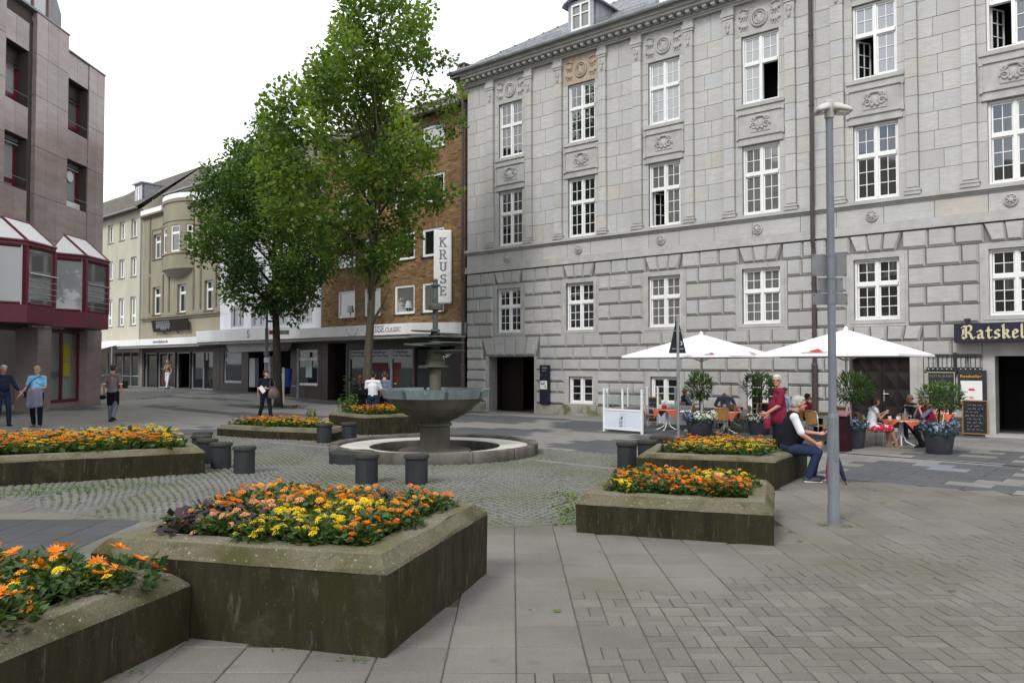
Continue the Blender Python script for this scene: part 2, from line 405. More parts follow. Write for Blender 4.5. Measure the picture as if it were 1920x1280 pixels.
def clear_glass(name, tint=(.9, .95, .95), fac=.12):
    m = bpy.data.materials.new(name); m.use_nodes = True; t = m.node_tree; t.nodes.clear()
    o = t.nodes.new('ShaderNodeOutputMaterial'); a = N(t, 'ShaderNodeBsdfTransparent'); g = N(t, 'ShaderNodeBsdfGlossy'); x = N(t, 'ShaderNodeMixShader')
    a.inputs[0].default_value = c4(tint); g.inputs['Roughness'].default_value = .03; x.inputs[0].default_value = fac
    t.links.new(a.outputs[0], x.inputs[1]); t.links.new(g.outputs[0], x.inputs[2]); t.links.new(x.outputs[0], o.inputs['Surface']); return m
M['clear'] = clear_glass('clear_glass', (.97, .985, .98), .05)
def brick_m(name, c1, c2, rough=.85):
    return mat(name, c1, c2, 1.5, rough, .25, tint=True, bmp=.3, bscale=60)
M['brick'] = brick_m('ochre_clinker_brick', (.235, .148, .073), (.185, .112, .055))
M['mortar'] = mat('brick_mortar', (.17, .13, .09), (.13, .10, .075), 5, .9, .2)
M['granite'] = None
def granite_mat(name, a, b_, rough=.22):
    m, t, b = newmat(name); v = pos(t)
    f = ramp(t, noise(t, v, 60, 3, .7), .4, .62); g = ramp(t, noise(t, pos(t, (1, .6, 2.2)), 1.2, 6, .7), .38, .66)
    col = mixc(t, f, a, b_); k = N(t, 'ShaderNodeMath', operation='MULTIPLY'); k.inputs[1].default_value = .45; t.links.new(g, k.inputs[0])
    col = mixc(t, k.outputs[0], col, tuple(q * 1.45 for q in b_))
    oi = N(t, 'ShaderNodeObjectInfo'); hsv = N(t, 'ShaderNodeHueSaturation'); mr = N(t, 'ShaderNodeMapRange'); mr.inputs[3].default_value = .88; mr.inputs[4].default_value = 1.12
    t.links.new(oi.outputs['Random'], mr.inputs[0]); t.links.new(mr.outputs[0], hsv.inputs['Value']); t.links.new(col, hsv.inputs['Color'])
    t.links.new(hsv.outputs[0], b.inputs['Base Color']); b.inputs['Roughness'].default_value = rough; b.inputs['Specular IOR Level'].default_value = .5
    return m
M['granite'] = granite_mat('brown_granite', (.215, .165, .152), (.30, .24, .225))
M['granite_d'] = mat('granite_joint', (.06, .045, .04), rough=.8)
M['maroon'] = mat('maroon_paint', (.145, .015, .034), (.12, .013, .029), 4, .4, .45)
M['plaster_c'] = mat('cream_plaster', (.47, .445, .365), (.41, .385, .31), .9, .9, .2, bmp=.15, bscale=60, stretch=(1, 1, .5))
M['plaster_b'] = mat('beige_plaster', (.29, .265, .20), (.23, .21, .155), .8, .9, .2, bmp=.15, bscale=60, stretch=(1, 1, .5))
M['plaster_bt'] = mat('brown_beige_trim', (.19, .165, .12), (.15, .13, .095), 2, .85, .2)
M['panel_w'] = mat('pale_wall_panel', (.56, .58, .61), (.48, .50, .53), .7, .55, .4, orand=.05, stretch=(1, 1, .4))
M['fascia'] = mat('white_fascia', (.80, .80, .80), (.70, .70, .69), 1.2, .5, .4, stretch=(1, 1, .5))
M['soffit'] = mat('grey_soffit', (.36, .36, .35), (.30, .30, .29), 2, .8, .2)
M['shopwall'] = mat('dark_brown_shop_wall', (.030, .020, .018), (.040, .027, .024), 3, .5, .4)
M['greyframe'] = mat('grey_window_frame', (.36, .38, .40), rough=.5)
M['alu'] = mat('brushed_aluminium', (.62, .63, .64), (.55, .56, .57), 20, .32, .5, metal=.85)
M['white'] = mat('white_enamel', (.80, .80, .80), (.75, .75, .74), 4, .4, .45)
M['concrete'] = None
def planter_rim():
    m, t, b = newmat('weathered_aggregate_rim'); v = pos(t)
    col = mixc(t, ramp(t, noise(t, v, 90, 2, .7), .40, .60), (.125, .112, .082), (.195, .178, .135))
    vo = N(t, 'ShaderNodeTexVoronoi', Scale=42.0); t.links.new(v, vo.inputs['Vector'])
    peb = ramp(t, vo.outputs['Distance'], .16, .26, True); sel = ramp(t, vo.outputs['Color'], .62, .68)
    k = N(t, 'ShaderNodeMath', operation='MULTIPLY'); t.links.new(peb, k.inputs[0]); t.links.new(sel, k.inputs[1])
    col = mixc(t, k.outputs[0], col, (.55, .51, .42))
    n1 = noise(t, v, 1.6, 6, .65)
    al = N(t, 'ShaderNodeMath', operation='MULTIPLY'); al.inputs[1].default_value = .75; t.links.new(ramp(t, n1, .44, .62), al.inputs[0])
    col = mixc(t, al.outputs[0], col, (.098, .090, .030))
    t.links.new(mixc(t, ramp(t, noise(t, v, 5, 5, .7), .60, .74), col, (.06, .055, .035)), b.inputs['Base Color'])
    b.inputs['Roughness'].default_value = .9; b.inputs['Specular IOR Level'].default_value = .2
    bump(t, b, noise(t, v, 70, 4, .7), .6, .01); return m
def planter_wall():
    m, t, b = newmat('algae_stained_concrete_side'); v = pos(t, (1, 1, .16)); w = pos(t)
    col = mixc(t, ramp(t, noise(t, v, 7, 6, .7), .36, .66), (.016, .0145, .007), (.038, .033, .018))
    col = mixc(t, ramp(t, noise(t, w, 1.3, 5, .6), .50, .70), col, (.024, .025, .007))
    col = mixc(t, ramp(t, noise(t, v, 19, 5, .75), .57, .74), col, (.105, .088, .058))
    col = mixc(t, ramp(t, noise(t, w, 3.1, 6, .7), .58, .72), col, (.052, .046, .030))
    col = mixc(t, ramp(t, noise(t, w, 60, 2, .8), .68, .74), col, (.12, .105, .075))
    t.links.new(col, b.inputs['Base Color']); b.inputs['Roughness'].default_value = .9; b.inputs['Specular IOR Level'].default_value = .2
    bump(t, b, noise(t, w, 55, 5, .7), .5, .008); return m
M['rim'] = planter_rim(); M['pwall'] = planter_wall()
def planter_bevel():
    m, t, b = newmat('mossy_rim_bevel'); v = pos(t)
    col = mixc(t, ramp(t, noise(t, v, 80, 2, .7), .42, .62), (.11, .098, .064), (.155, .14, .095))
    col = mixc(t, ramp(t, noise(t, v, 1.9, 5, .65), .47, .66), col, (.062, .058, .022))
    col = mixc(t, ramp(t, noise(t, v, 34, 3, .8), .63, .69), col, (.36, .33, .26))
    col = mixc(t, ramp(t, noise(t, v, 7, 5, .7), .60, .75), col, (.04, .036, .02))
    t.links.new(col, b.inputs['Base Color']); b.inputs['Roughness'].default_value = .9; b.inputs['Specular IOR Level'].default_value = .2
    bump(t, b, noise(t, v, 70, 4, .7), .6, .01); return m
M['bevel'] = planter_bevel()
M['soil'] = mat('dark_soil', (.018, .013, .009), (.03, .022, .015), 20, .95, .1, bmp=.8, bscale=60)
def slab_mat(name, a, b_, moss=.5, orand=.09, mc=(.092, .092, .045), ml=(.50, .72)):
    m, t, b = newmat(name); v = pos(t)
    col = mixc(t, ramp(t, noise(t, v, 1.1, 5, .6), .35, .68), a, b_)
    col = mixc(t, ramp(t, noise(t, v, 140, 2, .8), .56, .70), col, tuple(q * 1.5 for q in a))
    col = mixc(t, ramp(t, noise(t, v, 90, 2, .8), .60, .74), col, tuple(q * .5 for q in a))
    oi = N(t, 'ShaderNodeObjectInfo'); hsv = N(t, 'ShaderNodeHueSaturation'); mr = N(t, 'ShaderNodeMapRange'); mr.inputs[3].default_value = 1 - orand; mr.inputs[4].default_value = 1 + orand
    t.links.new(oi.outputs['Random'], mr.inputs[0]); t.links.new(mr.outputs[0], hsv.inputs['Value']); t.links.new(col, hsv.inputs['Color'])
    g = N(t, 'ShaderNodeMath', operation='MULTIPLY'); g.inputs[1].default_value = moss; t.links.new(ramp(t, noise(t, v, .45, 5, .6), *ml), g.inputs[0])
    col = mixc(t, g.outputs[0], hsv.outputs[0], mc)
    st = ramp(t, noise(t, v, 3.3, 3, .5), .66, .73); k = N(t, 'ShaderNodeMath', operation='MULTIPLY'); k.inputs[1].default_value = .42; t.links.new(st, k.inputs[0])
    col = mixc(t, k.outputs[0], col, tuple(q * .55 for q in a)); vo = N(t, 'ShaderNodeTexVoronoi', Scale=2.6); t.links.new(v, vo.inputs['Vector'])
    col = mixc(t, ramp(t, vo.outputs['Distance'], .040, .052, True), col, tuple(q * .45 for q in a))
    t.links.new(col, b.inputs['Base Color']); b.inputs['Roughness'].default_value = .85; b.inputs['Specular IOR Level'].default_value = .25
    bump(t, b, noise(t, v, 160, 3, .7), .35, .004); return m
M['slab'] = slab_mat('grey_paving_slab', (.165, .156, .139), (.126, .119, .105), .6)
M['slab_s'] = slab_mat('street_slab', (.245, .238, .225), (.20, .195, .182), .15)
M['slab_d'] = slab_mat('dark_paving_slab', (.075, .077, .081), (.062, .064, .066), .1)
M['pbrick'] = slab_mat('clinker_paver', (.158, .149, .132), (.120, .112, .098), .35, .13)
M['cobble'] = slab_mat('granite_cobble', (.165, .165, .158), (.125, .125, .12), .5, .12, (.10, .112, .048), (.42, .60))
M['bed'] = mat('paver_joint_sand', (.082, .077, .062), (.078, .08, .045), 1.6, .95, .1, lo=.45, hi=.6)
M['mossbed'] = mat('mossy_joint', (.095, .115, .038), (.085, .087, .062), .9, .95, .1, lo=.42, hi=.6)
def ground_mat():
    m, t, b = newmat('street_paving'); v = pos(t)
    rot = N(t, 'ShaderNodeMapping'); rot.inputs['Rotation'].default_value = (0, 0, rad(40.2)); t.links.new(v, rot.inputs['Vector'])
    br = N(t, 'ShaderNodeTexBrick', Scale=1.0); br.inputs['Brick Width'].default_value = .62; br.inputs['Row Height'].default_value = .42
    br.inputs['Mortar Size'].default_value = .008; br.inputs['Color1'].default_value = (.165, .16, .15, 1); br.inputs['Color2'].default_value = (.14, .136, .128, 1)
    br.inputs['Mortar'].default_value = (.10, .095, .085, 1); t.links.new(rot.outputs['Vector'], br.inputs['Vector'])
    col = mixc(t, ramp(t, noise(t, v, .35, 5, .6), .4, .7), br.outputs['Color'], (.125, .121, .114))
    col = mixc(t, ramp(t, noise(t, v, 6, 4, .7), .58, .75), col, (.15, .145, .135))
    t.links.new(col, b.inputs['Base Color']); b.inputs['Roughness'].default_value = .85; b.inputs['Specular IOR Level'].default_value = .25
    bump(t, b, noise(t, v, 90, 3), .25, .004); return m
M['ground'] = ground_mat()
M['asphalt'] = mat('dark_grey_paving', (.080, .083, .088), (.10, .102, .105), .9, .85, .25, bmp=.25, bscale=90, c3=(.14, .14, .14), s3=70, f3=.4)
M['lightband'] = mat('pale_paving_band', (.205, .20, .185), (.17, .165, .15), 1.2, .85, .25, bmp=.2, bscale=90)
M['paleblue'] = mat('pale_grey_paving', (.20, .215, .235), (.17, .18, .195), 1.2, .85, .25)
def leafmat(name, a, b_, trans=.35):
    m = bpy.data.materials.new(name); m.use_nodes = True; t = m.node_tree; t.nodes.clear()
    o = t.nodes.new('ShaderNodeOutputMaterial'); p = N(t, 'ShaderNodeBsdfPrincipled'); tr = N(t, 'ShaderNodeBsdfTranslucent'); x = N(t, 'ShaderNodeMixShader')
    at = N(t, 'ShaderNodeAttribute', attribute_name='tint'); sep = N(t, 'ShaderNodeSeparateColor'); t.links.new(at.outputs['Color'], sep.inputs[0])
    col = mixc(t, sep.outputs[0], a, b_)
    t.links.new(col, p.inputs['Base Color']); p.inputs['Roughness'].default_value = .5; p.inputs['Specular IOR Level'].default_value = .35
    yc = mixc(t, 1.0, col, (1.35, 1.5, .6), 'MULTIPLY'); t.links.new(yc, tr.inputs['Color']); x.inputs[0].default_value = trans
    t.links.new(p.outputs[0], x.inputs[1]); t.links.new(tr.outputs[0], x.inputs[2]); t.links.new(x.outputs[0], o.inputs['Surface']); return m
M['leaf1'] = leafmat('oak_leaf', (.050, .100, .017), (.205, .285, .052), .42)
M['leaf2'] = leafmat('dark_oak_leaf', (.032, .078, .017), (.115, .19, .038), .40)
M['leaf_b'] = leafmat('bedding_leaf', (.022, .055, .014), (.07, .12, .03), .3)
M['leaf_p'] = leafmat('purple_leaf', (.018, .010, .018), (.05, .022, .045), .15)
M['leaf_o'] = leafmat('oleander_leaf', (.03, .075, .018), (.095, .16, .04), .3)
M['grass'] = leafmat('weed_leaf', (.07, .13, .02), (.16, .22, .05), .3)
M['bark'] = mat('oak_bark', (.10, .088, .060), (.055, .046, .032), 4, .95, .15, stretch=(3, 3, .5), bmp=.9, bscale=14, bdist=.03)
M['bark_d'] = mat('dark_bark', (.05, .043, .033), (.028, .024, .019), 4, .95, .15, stretch=(3, 3, .5), bmp=.9, bscale=14, bdist=.03)
def petal(name, a, b_):
    m = leafmat(name, a, b_, .25); return m
M['orange'] = petal('orange_petal', (.72, .17, .008), (.86, .30, .015))
M['amber'] = petal('amber_petal', (.80, .32, .012), (.86, .42, .02))
M['yellow'] = petal('yellow_petal', (.78, .50, .012), (.85, .66, .03))
M['salmon'] = petal('salmon_petal', (.72, .30, .15), (.80, .45, .25))
M['blueflower'] = petal('blue_hydrangea_petal', (.12, .15, .31), (.24, .28, .46))
M['whiteflower'] = petal('white_petal', (.66, .68, .62), (.80, .80, .76))
M['fstone'] = mat('fountain_stone', (.115, .108, .085), (.055, .054, .04), 2.2, .8, .3, bmp=.4, bscale=30, c3=(.05, .05, .035), s3=8, f3=.6, stretch=(1, 1, .4))
M['fring'] = mat('fountain_ring_stone', (.15, .142, .122), (.07, .063, .05), 2.4, .85, .25, bmp=.4, bscale=40, stretch=(1, 1, .4))
M['ffloor'] = mat('pale_basin_floor', (.56, .55, .50), (.45, .44, .40), 1.5, .7, .3, c3=(.3, .29, .25), s3=5, f3=.3)
M['copper'] = mat('green_patina_copper', (.20, .245, .25), (.14, .175, .185), 5, .6, .4, metal=.15, c3=(.28, .33, .33), s3=14, f3=.6, stretch=(1, 1, .3))
M['copper_d'] = mat('dark_patina', (.085, .105, .092), (.055, .064, .056), 5, .6, .4, metal=.2)
M['water'] = glass_mat('dark_water', (.03, .028, .015), 1.33, .06)
M['bollard'] = mat('grey_basalt', (.019, .020, .022), (.032, .034, .037), 3, .7, .35, stretch=(4, 4, .5), bmp=.2, bscale=30)
M['bollard_t'] = mat('bollard_cap_stone', (.050, .049, .043), (.032, .031, .027), 5, .85, .25, bmp=.3, bscale=40)
M['polegrey'] = mat('grey_galvanised_paint', (.15, .16, .185), (.125, .135, .155), 3, .5, .45, c3=(.16, .165, .18), s3=25, f3=.4)
M['lampshell'] = mat('lamp_shell', (.52, .51, .48), (.45, .44, .41), 5, .5, .4)
M['signback'] = mat('sign_back_metal', (.20, .205, .21), (.165, .17, .175), 4, .5, .45, metal=.3)
M['canvas'] = mat('white_parasol_canvas', (.80, .80, .80), (.76, .76, .76), 2, .85, .2)
M['dimred'] = mat('dim_red_display', (.115, .018, .012), (.06, .012, .01), 5, .7, .3)
M['redprint'] = mat('red_print', (.55, .035, .04), rough=.7)
M['wicker'] = mat('tan_wicker', (.42, .225, .075), (.30, .155, .05), 60, .6, .35, bmp=.4, bscale=90)
M['cloth_o'] = mat('coral_tablecloth', (.60, .145, .072), (.52, .12, .06), 6, .85, .2, bmp=.15, bscale=80)
M['cloth_r'] = mat('dark_red_cloth', (.018, .0035, .006), (.026, .005, .008), 5, .85, .2)
M['red'] = mat('red_plastic', (.50, .045, .025), rough=.45)
M['pot'] = mat('anthracite_pot', (.030, .033, .042), (.045, .048, .058), 6, .55, .4, bmp=.15, bscale=30)
M['chalk'] = mat('chalkboard', (.018, .020, .022), (.03, .032, .034), 4, .8, .2)
M['chalkwrite'] = mat('chalk_writing', (.62, .63, .63), rough=.9)
M['oakframe'] = mat('light_oak_frame', (.33, .19, .08), (.27, .15, .06), 6, .6, .3)
M['navy'] = mat('navy_sign', (.012, .014, .028), (.018, .02, .036), 5, .4, .4)
M['goldletter'] = mat('pale_gold_letter', (.60, .53, .34), (.52, .46, .29), 5, .5, .4)
M['yellowletter'] = mat('yellow_letter', (.75, .42, .03), rough=.6)
M['greyletter'] = mat('grey_letter', (.16, .165, .19), (.20, .205, .23), 8, .5, .4)
M['blueplastic'] = mat('blue_plastic_bin', (.012, .06, .30), (.014, .05, .24), 4, .4, .45)
M['paper'] = mat('white_paper', (.72, .72, .70), rough=.8)
M['poster'] = mat('pale_poster', (.40, .50, .52), (.55, .58, .56), 3, .7, .3)
M['yellowposter'] = mat('yellow_poster', (.55, .50, .02), rough=.7)
M['net'] = mat('shop_net_curtain', (.42, .46, .43), (.34, .38, .355), 2.5, .9, .2, stretch=(12, 12, .2), lo=.45, hi=.55)
def skin(n, c): return mat(n, c, tuple(q * .88 for q in c), 12, .5, .35)
M['skin'] = skin('fair_skin', (.55, .32, .23)); M['skin_r'] = skin('ruddy_skin', (.50, .24, .17)); M['skin_t'] = skin('tanned_skin', (.36, .19, .12))
def cloth(n, c, c2=None, bs=60): return mat(n, c, c2 or tuple(q * .8 for q in c), 4, .9, .15, bmp=.2, bscale=bs)
M['eye'] = mat('dark_eye', (.03, .025, .02), rough=.3)
# ------------------------------------------------------------------ planters' footprints (needed by the paving)
def unit(v): l = math.hypot(*v); return (v[0] / l, v[1] / l)
def rect_from(c, d1, l1, d2, l2):
    d1 = unit(d1); d2 = unit(d2)
    return [c, (c[0] + d1[0] * l1, c[1] + d1[1] * l1), (c[0] + d1[0] * l1 + d2[0] * l2, c[1] + d1[1] * l1 + d2[1] * l2), (c[0] + d2[0] * l2, c[1] + d2[1] * l2)]
def ccw(p):
    a = sum(p[i][0] * p[(i + 1) % len(p)][1] - p[(i + 1) % len(p)][0] * p[i][1] for i in range(len(p)))
    return p if a > 0 else p[::-1]
PL = {
    'near': ccw(rect_from((-.75, 4.79), (-.964, .265), 2.12, (.27, .963), 2.02)),
    'corner': ccw(rect_from((-2.045, 5.135), (-.964, .265), 1.9, (-.27, -.963), 2.3)),
    'right': ccw(rect_from((.66, 8.38), (.945, -.325), 1.97, (.31, .95), 1.78)),
    'rightback': ccw([(1.83, 11.78), (3.66, 11.17), (4.72, 12.83), (3.75, 13.75), (2.35, 13.3)]),
    'left': ccw(rect_from((-4.91, 12.85), (-.87, -.49), 5.2, (-.49, .87), 2.9)),
    'mid': ccw([(-7.26, 19.73), (-5.83, 18.85), (-4.1, 18.2), (-3.95, 19.2), (-5.1, 20.5), (-6.7, 21.0)]),
    'centre': ccw(rect_from((-3.62, 19.79), (.82, .57), 2.0, (-.65, .76), 1.9)),
}
def inside(p, poly):
    c = False; n = len(poly)
    for i in range(n):
        a, b = poly[i], poly[i - 1]
        if (a[1] > p[1]) != (b[1] > p[1]) and p[0] < (b[0] - a[0]) * (p[1] - a[1]) / (b[1] - a[1]) + a[0]: c = not c
    return c
def inset(poly, d):
    n = len(poly); out = []
    for i in range(n):
        p0, p1, p2 = poly[i - 1], poly[i], poly[(i + 1) % n]
        a = unit((p1[0] - p0[0], p1[1] - p0[1])); b = unit((p2[0] - p1[0], p2[1] - p1[1]))
        na = (-a[1], a[0]); nb = (-b[1], b[0]); k = 1 + na[0] * nb[0] + na[1] * nb[1]
        out.append((p1[0] + (na[0] + nb[0]) * d / k, p1[1] + (na[1] + nb[1]) * d / k))
    return out
def in_planter(p): return any(inside(p, inset(q, .12)) for q in PL.values())
def in_view(x, y, a=-420, b=2350, lo=1750):
    if y < .5: return False
    u = 960 + F_PX * x / y; v = 684 + F_PX * CAM_H / y
    return a < u < b and v < lo
def first_in_frame(q): return (not in_view(q[0], q[1], -10, 1930, 1300), q[1])

# ------------------------------------------------------------------ ground sheet to the horizon
mb = MB(); xs = [-400, -200, -120, -80] + list(range(-60, 61, 2)) + [80, 120, 200, 400]
ys = [-120, -60, -30, -10] + list(range(0, 101, 2)) + [130, 180, 260, 400]
mb.add([(x, y, GZ(x, y)) for y in ys for x in xs], [(j * len(xs) + i, j * len(xs) + i + 1, (j + 1) * len(xs) + i + 1, (j + 1) * len(xs) + i) for j in range(len(ys) - 1) for i in range(len(xs) - 1)])
tag(mb.build('ground', M['ground'], smooth=True), kind='structure')

FC = (-1.53, 15.95); CR = 7.45                                   # fountain centre, radius of the cobbled circle
TA = (-1.736, 31.07); TU = (.7636, -.6457); TN = (-.6457, -.7636)  # town hall: left corner, along the wall, out of the wall
def st(x, y): return ((x - TA[0]) * TU[0] + (y - TA[1]) * TU[1], (x - TA[0]) * TN[0] + (y - TA[1]) * TN[1])
def un(s, t): return (TA[0] + TU[0] * s + TN[0] * t, TA[1] + TU[1] * s + TN[1] * t)
def in_circle(x, y): return math.hypot(x - FC[0], y - FC[1]) < CR and st(x, y)[1] > 9.4 and x < 2.75
CELL, X0, Y0 = .4155, .025, 4.58
def is_brick(k, j):
    if k == 1 and j == 1: return False
    if j < 0 and k >= 0: return k * .9 + j * .3 > -1.4
    return k >= 1 and j < 4 + max(0, (k - 3)) * .62

# --- near slabs
def piece_mesh(w, l, h, b=.006):
    m_ = MB(); m_.cbox(-w / 2, w / 2, -l / 2, l / 2, -h, 0, b); return m_
slabs = []; bricks = []
for k in range(-27, 36):
    for j in range(-5, 22):
        x = X0 + CELL * (k + .5); y = Y0 + .41 * (j + .5)
        if st(x, y)[1] < 9.95 or not in_view(x, y) or in_planter((x, y)): continue
        if in_circle(x, y) and all(in_circle(x + dx, y + dy) for dx in (-.2, .2) for dy in (-.2, .2)): continue
        if is_brick(k, j):
            for bi in range(2):
                for bj in range(2):
                    cx = X0 + CELL * k + CELL * (.25 + .5 * bi); cy = Y0 + .41 * j + .41 * (.25 + .5 * bj)
                    if (k * 2 + bi + j * 2 + bj) % 2:
                        for q in (-1, 1): bricks.append((cx + q * CELL / 8, cy, 0))
                    else:
                        for q in (-1, 1): bricks.append((cx, cy + q * .41 / 8, 1))
        else:
            slabs.append((x, y, x < -4.3 and y < 9.15))
pav = MB(); pav.poly([(-11, 1.5, .003), (15, 1.5, .003), (15, 12, .003), (-11, 14, .003)])
paving = tag(pav.build('slab_paving', M['bed']), kind='structure')
sm = piece_mesh(CELL - .006, .41 - .011, .05).mesh('slab', M['slab']); smd = piece_mesh(CELL - .006, .41 - .011, .05).mesh('slab_dark', M['slab_d'])
slabs.sort(key=first_in_frame); rest = MB()
for i, (x, y, d) in enumerate(slabs):
    z = .012 + rnd.uniform(-.0025, .0025)
    if i < 300: place(smd if d else sm, 'slab', paving, (x, y, z), (rnd.gauss(0, .003), rnd.gauss(0, .003), rnd.gauss(0, .004)))
    else: rest.cbox(x - .2045, x + .2045, y - .199, y + .199, -.03, z, .006, 1 if d else 0)
tag(rest.build('far_slab', [M['slab'], M['slab_d']], paving), kind='stuff')
bp = MB(); bp.poly([(-.1, 1.6, .006), (13, 1.6, .006), (13, 10.9, .006), (6, 10.9, .006), (.4, 6.3, .006), (.4, 4.4, .006), (-.1, 4.4, .006)])
bpav = tag(bp.build('brick_paving', M['bed']), kind='structure')
bm_ = piece_mesh(CELL / 4 - .006, .41 / 2 - .011, .05, .004).mesh('brick', M['pbrick']); bm2 = piece_mesh(.41 / 4 - .011, CELL / 2 - .006, .05, .004).mesh('brick', M['pbrick'])
bricks.sort(key=first_in_frame); rest = MB()
for i, (x, y, h) in enumerate(bricks):
    z = .012 + rnd.uniform(-.003, .003)
    if i < 300: place(bm2 if h else bm_, 'brick', bpav, (x, y, z), (rnd.gauss(0, .006), rnd.gauss(0, .006), (math.pi / 2 if h else 0) + rnd.gauss(0, .008)))
    else:
        a, b = (.1005, .0457) if h else (.0485, .097); a += rnd.uniform(-.0015, .001); b += rnd.uniform(-.0015, .001)
        rest.cbox(x - a, x + a, y - b, y + b, -.03, z, .004)
tag(rest.build('far_brick', M['pbrick'], bpav), kind='stuff')

# --- cobbled circle round the fountain, laid in segmental arcs
pts = []
for i in range(97):
    a = 2 * math.pi * i / 96; x, y = FC[0] + CR * math.cos(a), FC[1] + CR * math.sin(a)
    s, t = st(x, y)
    if t < 9.4: x, y = un(s, 9.4)
    x = min(x, 2.75)
    pts.append((x, y, .007))
cob = tag(MB().poly(pts[:-1]).build('cobble_paving', M['mossbed']), kind='structure')
stones = []
CSP, CW = .104, 1.15
for r in range(-90, 96):
    for c in range(-84, 84):
        u = c * CSP + (CSP / 2 if r % 2 else 0) + rnd.uniform(-.012, .012); q = 2 * ((u / CW) % 1.0) - 1
        v = r * CSP + .17 * (1 - q * q); slope = math.atan2(-.17 * 4 * q, CW) * .8
        x = FC[0] + u; y = FC[1] + v + rnd.uniform(-.008, .008)
        if not in_circle(x, y) or math.hypot(x - FC[0], y - FC[1]) < 1.95 or not in_view(x, y) or in_planter((x, y)): continue
        stones.append((x, y, slope))
for rr in (CR - .02,):                                             # border course
    for i in range(440):
        a = 2 * math.pi * i / 440; x, y = FC[0] + rr * math.cos(a), FC[1] + rr * math.sin(a)
        if in_circle(x, y) and in_view(x, y) and not in_planter((x, y)): stones.append((x, y, a + math.pi / 2))
stones.sort(key=first_in_frame); rest = MB()
cm = []
for k in range(5):
    m_ = MB(); a, b = rnd.uniform(.043, .050), rnd.uniform(.043, .050)
    m_.add([(-a, -b, -.03), (a, -b, -.03), (a, b, -.03), (-a, b, -.03), (-a + .011, -b + .012, .006), (a - .012, -b + .010, .008), (a - .010, b - .012, .006), (-a + .012, b - .011, .008), (0, 0, .011)],
           [(0, 1, 5, 4), (1, 2, 6, 5), (2, 3, 7, 6), (3, 0, 4, 7), (4, 5, 8), (5, 6, 8), (6, 7, 8), (7, 4, 8)])
    cm.append((m_, m_.mesh('cobble', M['cobble'])))
for i, (x, y, a) in enumerate(stones):
    k = rnd.randrange(5); z = .012 + rnd.uniform(-.004, .004); a += rnd.uniform(-.08, .08)
    if i < 300: place(cm[k][1], 'cobble', cob, (x, y, z), (0, 0, a))
    else:
        ca, sa = math.cos(a), math.sin(a); rest.add([(x + p[0] * ca - p[1] * sa, y + p[0] * sa + p[1] * ca, z + p[2]) for p in cm[k][0].v], cm[k][0].f)
tag(rest.build('far_cobble', M['cobble'], cob), kind='stuff')

# --- patterned street paving in front of the town hall, rows parallel to its wall
def pxpoly(l): return [gnd(*p) for p in l]
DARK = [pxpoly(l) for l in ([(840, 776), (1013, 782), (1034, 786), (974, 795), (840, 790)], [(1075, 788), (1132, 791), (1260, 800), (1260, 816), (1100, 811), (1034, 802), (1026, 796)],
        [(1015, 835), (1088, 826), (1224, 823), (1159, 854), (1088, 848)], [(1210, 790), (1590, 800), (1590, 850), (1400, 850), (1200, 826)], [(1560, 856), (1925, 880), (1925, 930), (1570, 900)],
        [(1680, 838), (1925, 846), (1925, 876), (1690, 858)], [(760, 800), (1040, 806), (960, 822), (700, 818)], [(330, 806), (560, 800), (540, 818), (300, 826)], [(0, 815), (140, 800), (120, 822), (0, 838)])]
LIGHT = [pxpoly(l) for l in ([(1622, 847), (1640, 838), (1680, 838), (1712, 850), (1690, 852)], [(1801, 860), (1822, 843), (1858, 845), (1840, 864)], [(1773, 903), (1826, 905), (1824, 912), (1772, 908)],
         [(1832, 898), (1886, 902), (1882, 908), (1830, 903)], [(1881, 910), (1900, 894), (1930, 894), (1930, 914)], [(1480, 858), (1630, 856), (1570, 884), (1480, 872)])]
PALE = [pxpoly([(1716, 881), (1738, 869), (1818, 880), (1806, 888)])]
mb = MB()
for i in range(-62, 50):
    for j in range(0, 66):
        s0 = i * .62 + (.31 if j % 2 else 0); t0 = j * .415
        s, t = s0 + .31, t0 + .207; x, y = un(s, t)
        if not in_view(x, y) or t < .1: continue
        if t > 9.4 and in_circle(x, y): continue
        if t > 9.9 and not (x < -3.2 and y > 13.2): continue
        if in_planter((x, y)) or x < -16.9 or math.hypot(x - FC[0], y - FC[1]) < 2.0: continue
        if t + (s + 40) * 0 < .0: continue
        d = 0
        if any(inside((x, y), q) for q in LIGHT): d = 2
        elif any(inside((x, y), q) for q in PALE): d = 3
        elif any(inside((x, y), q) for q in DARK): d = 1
        elif t < 9.4 and mnoise.noise((s * .21 + 9, t * .62, 3)) > .16: d = 1
        elif t >= 9.4 and mnoise.noise((s * .12, t * .5, 7)) > .27: d = 1
        elif mnoise.noise((s * .4, t * .9, 11)) > .35: d = 2
        a = .62 / 2 - .005; b = .415 / 2 - .005; z = .012 + rnd.uniform(-.002, .002)
        c = [un(s - a, t - b), un(s + a, t - b), un(s + a, t + b), un(s - a, t + b)]
        if (c[1][0] - c[0][0]) * (c[2][1] - c[1][1]) - (c[1][1] - c[0][1]) * (c[2][0] - c[1][0]) < 0: c = c[::-1]
        v = [(p[0], p[1], GZ(*p) - .03) for p in c] + [(p[0], p[1], GZ(*p) + z) for p in c]
        g = .5 + rnd.uniform(-.06, .06)
        mb.add(v, [(4, 5, 6, 7), (0, 1, 5, 4), (1, 2, 6, 5), (2, 3, 7, 6), (3, 0, 4, 7)], d)
tag(mb.build('street_paving', [M['slab_s'], M['asphalt'], M['lightband'], M['paleblue']]), kind='structure')

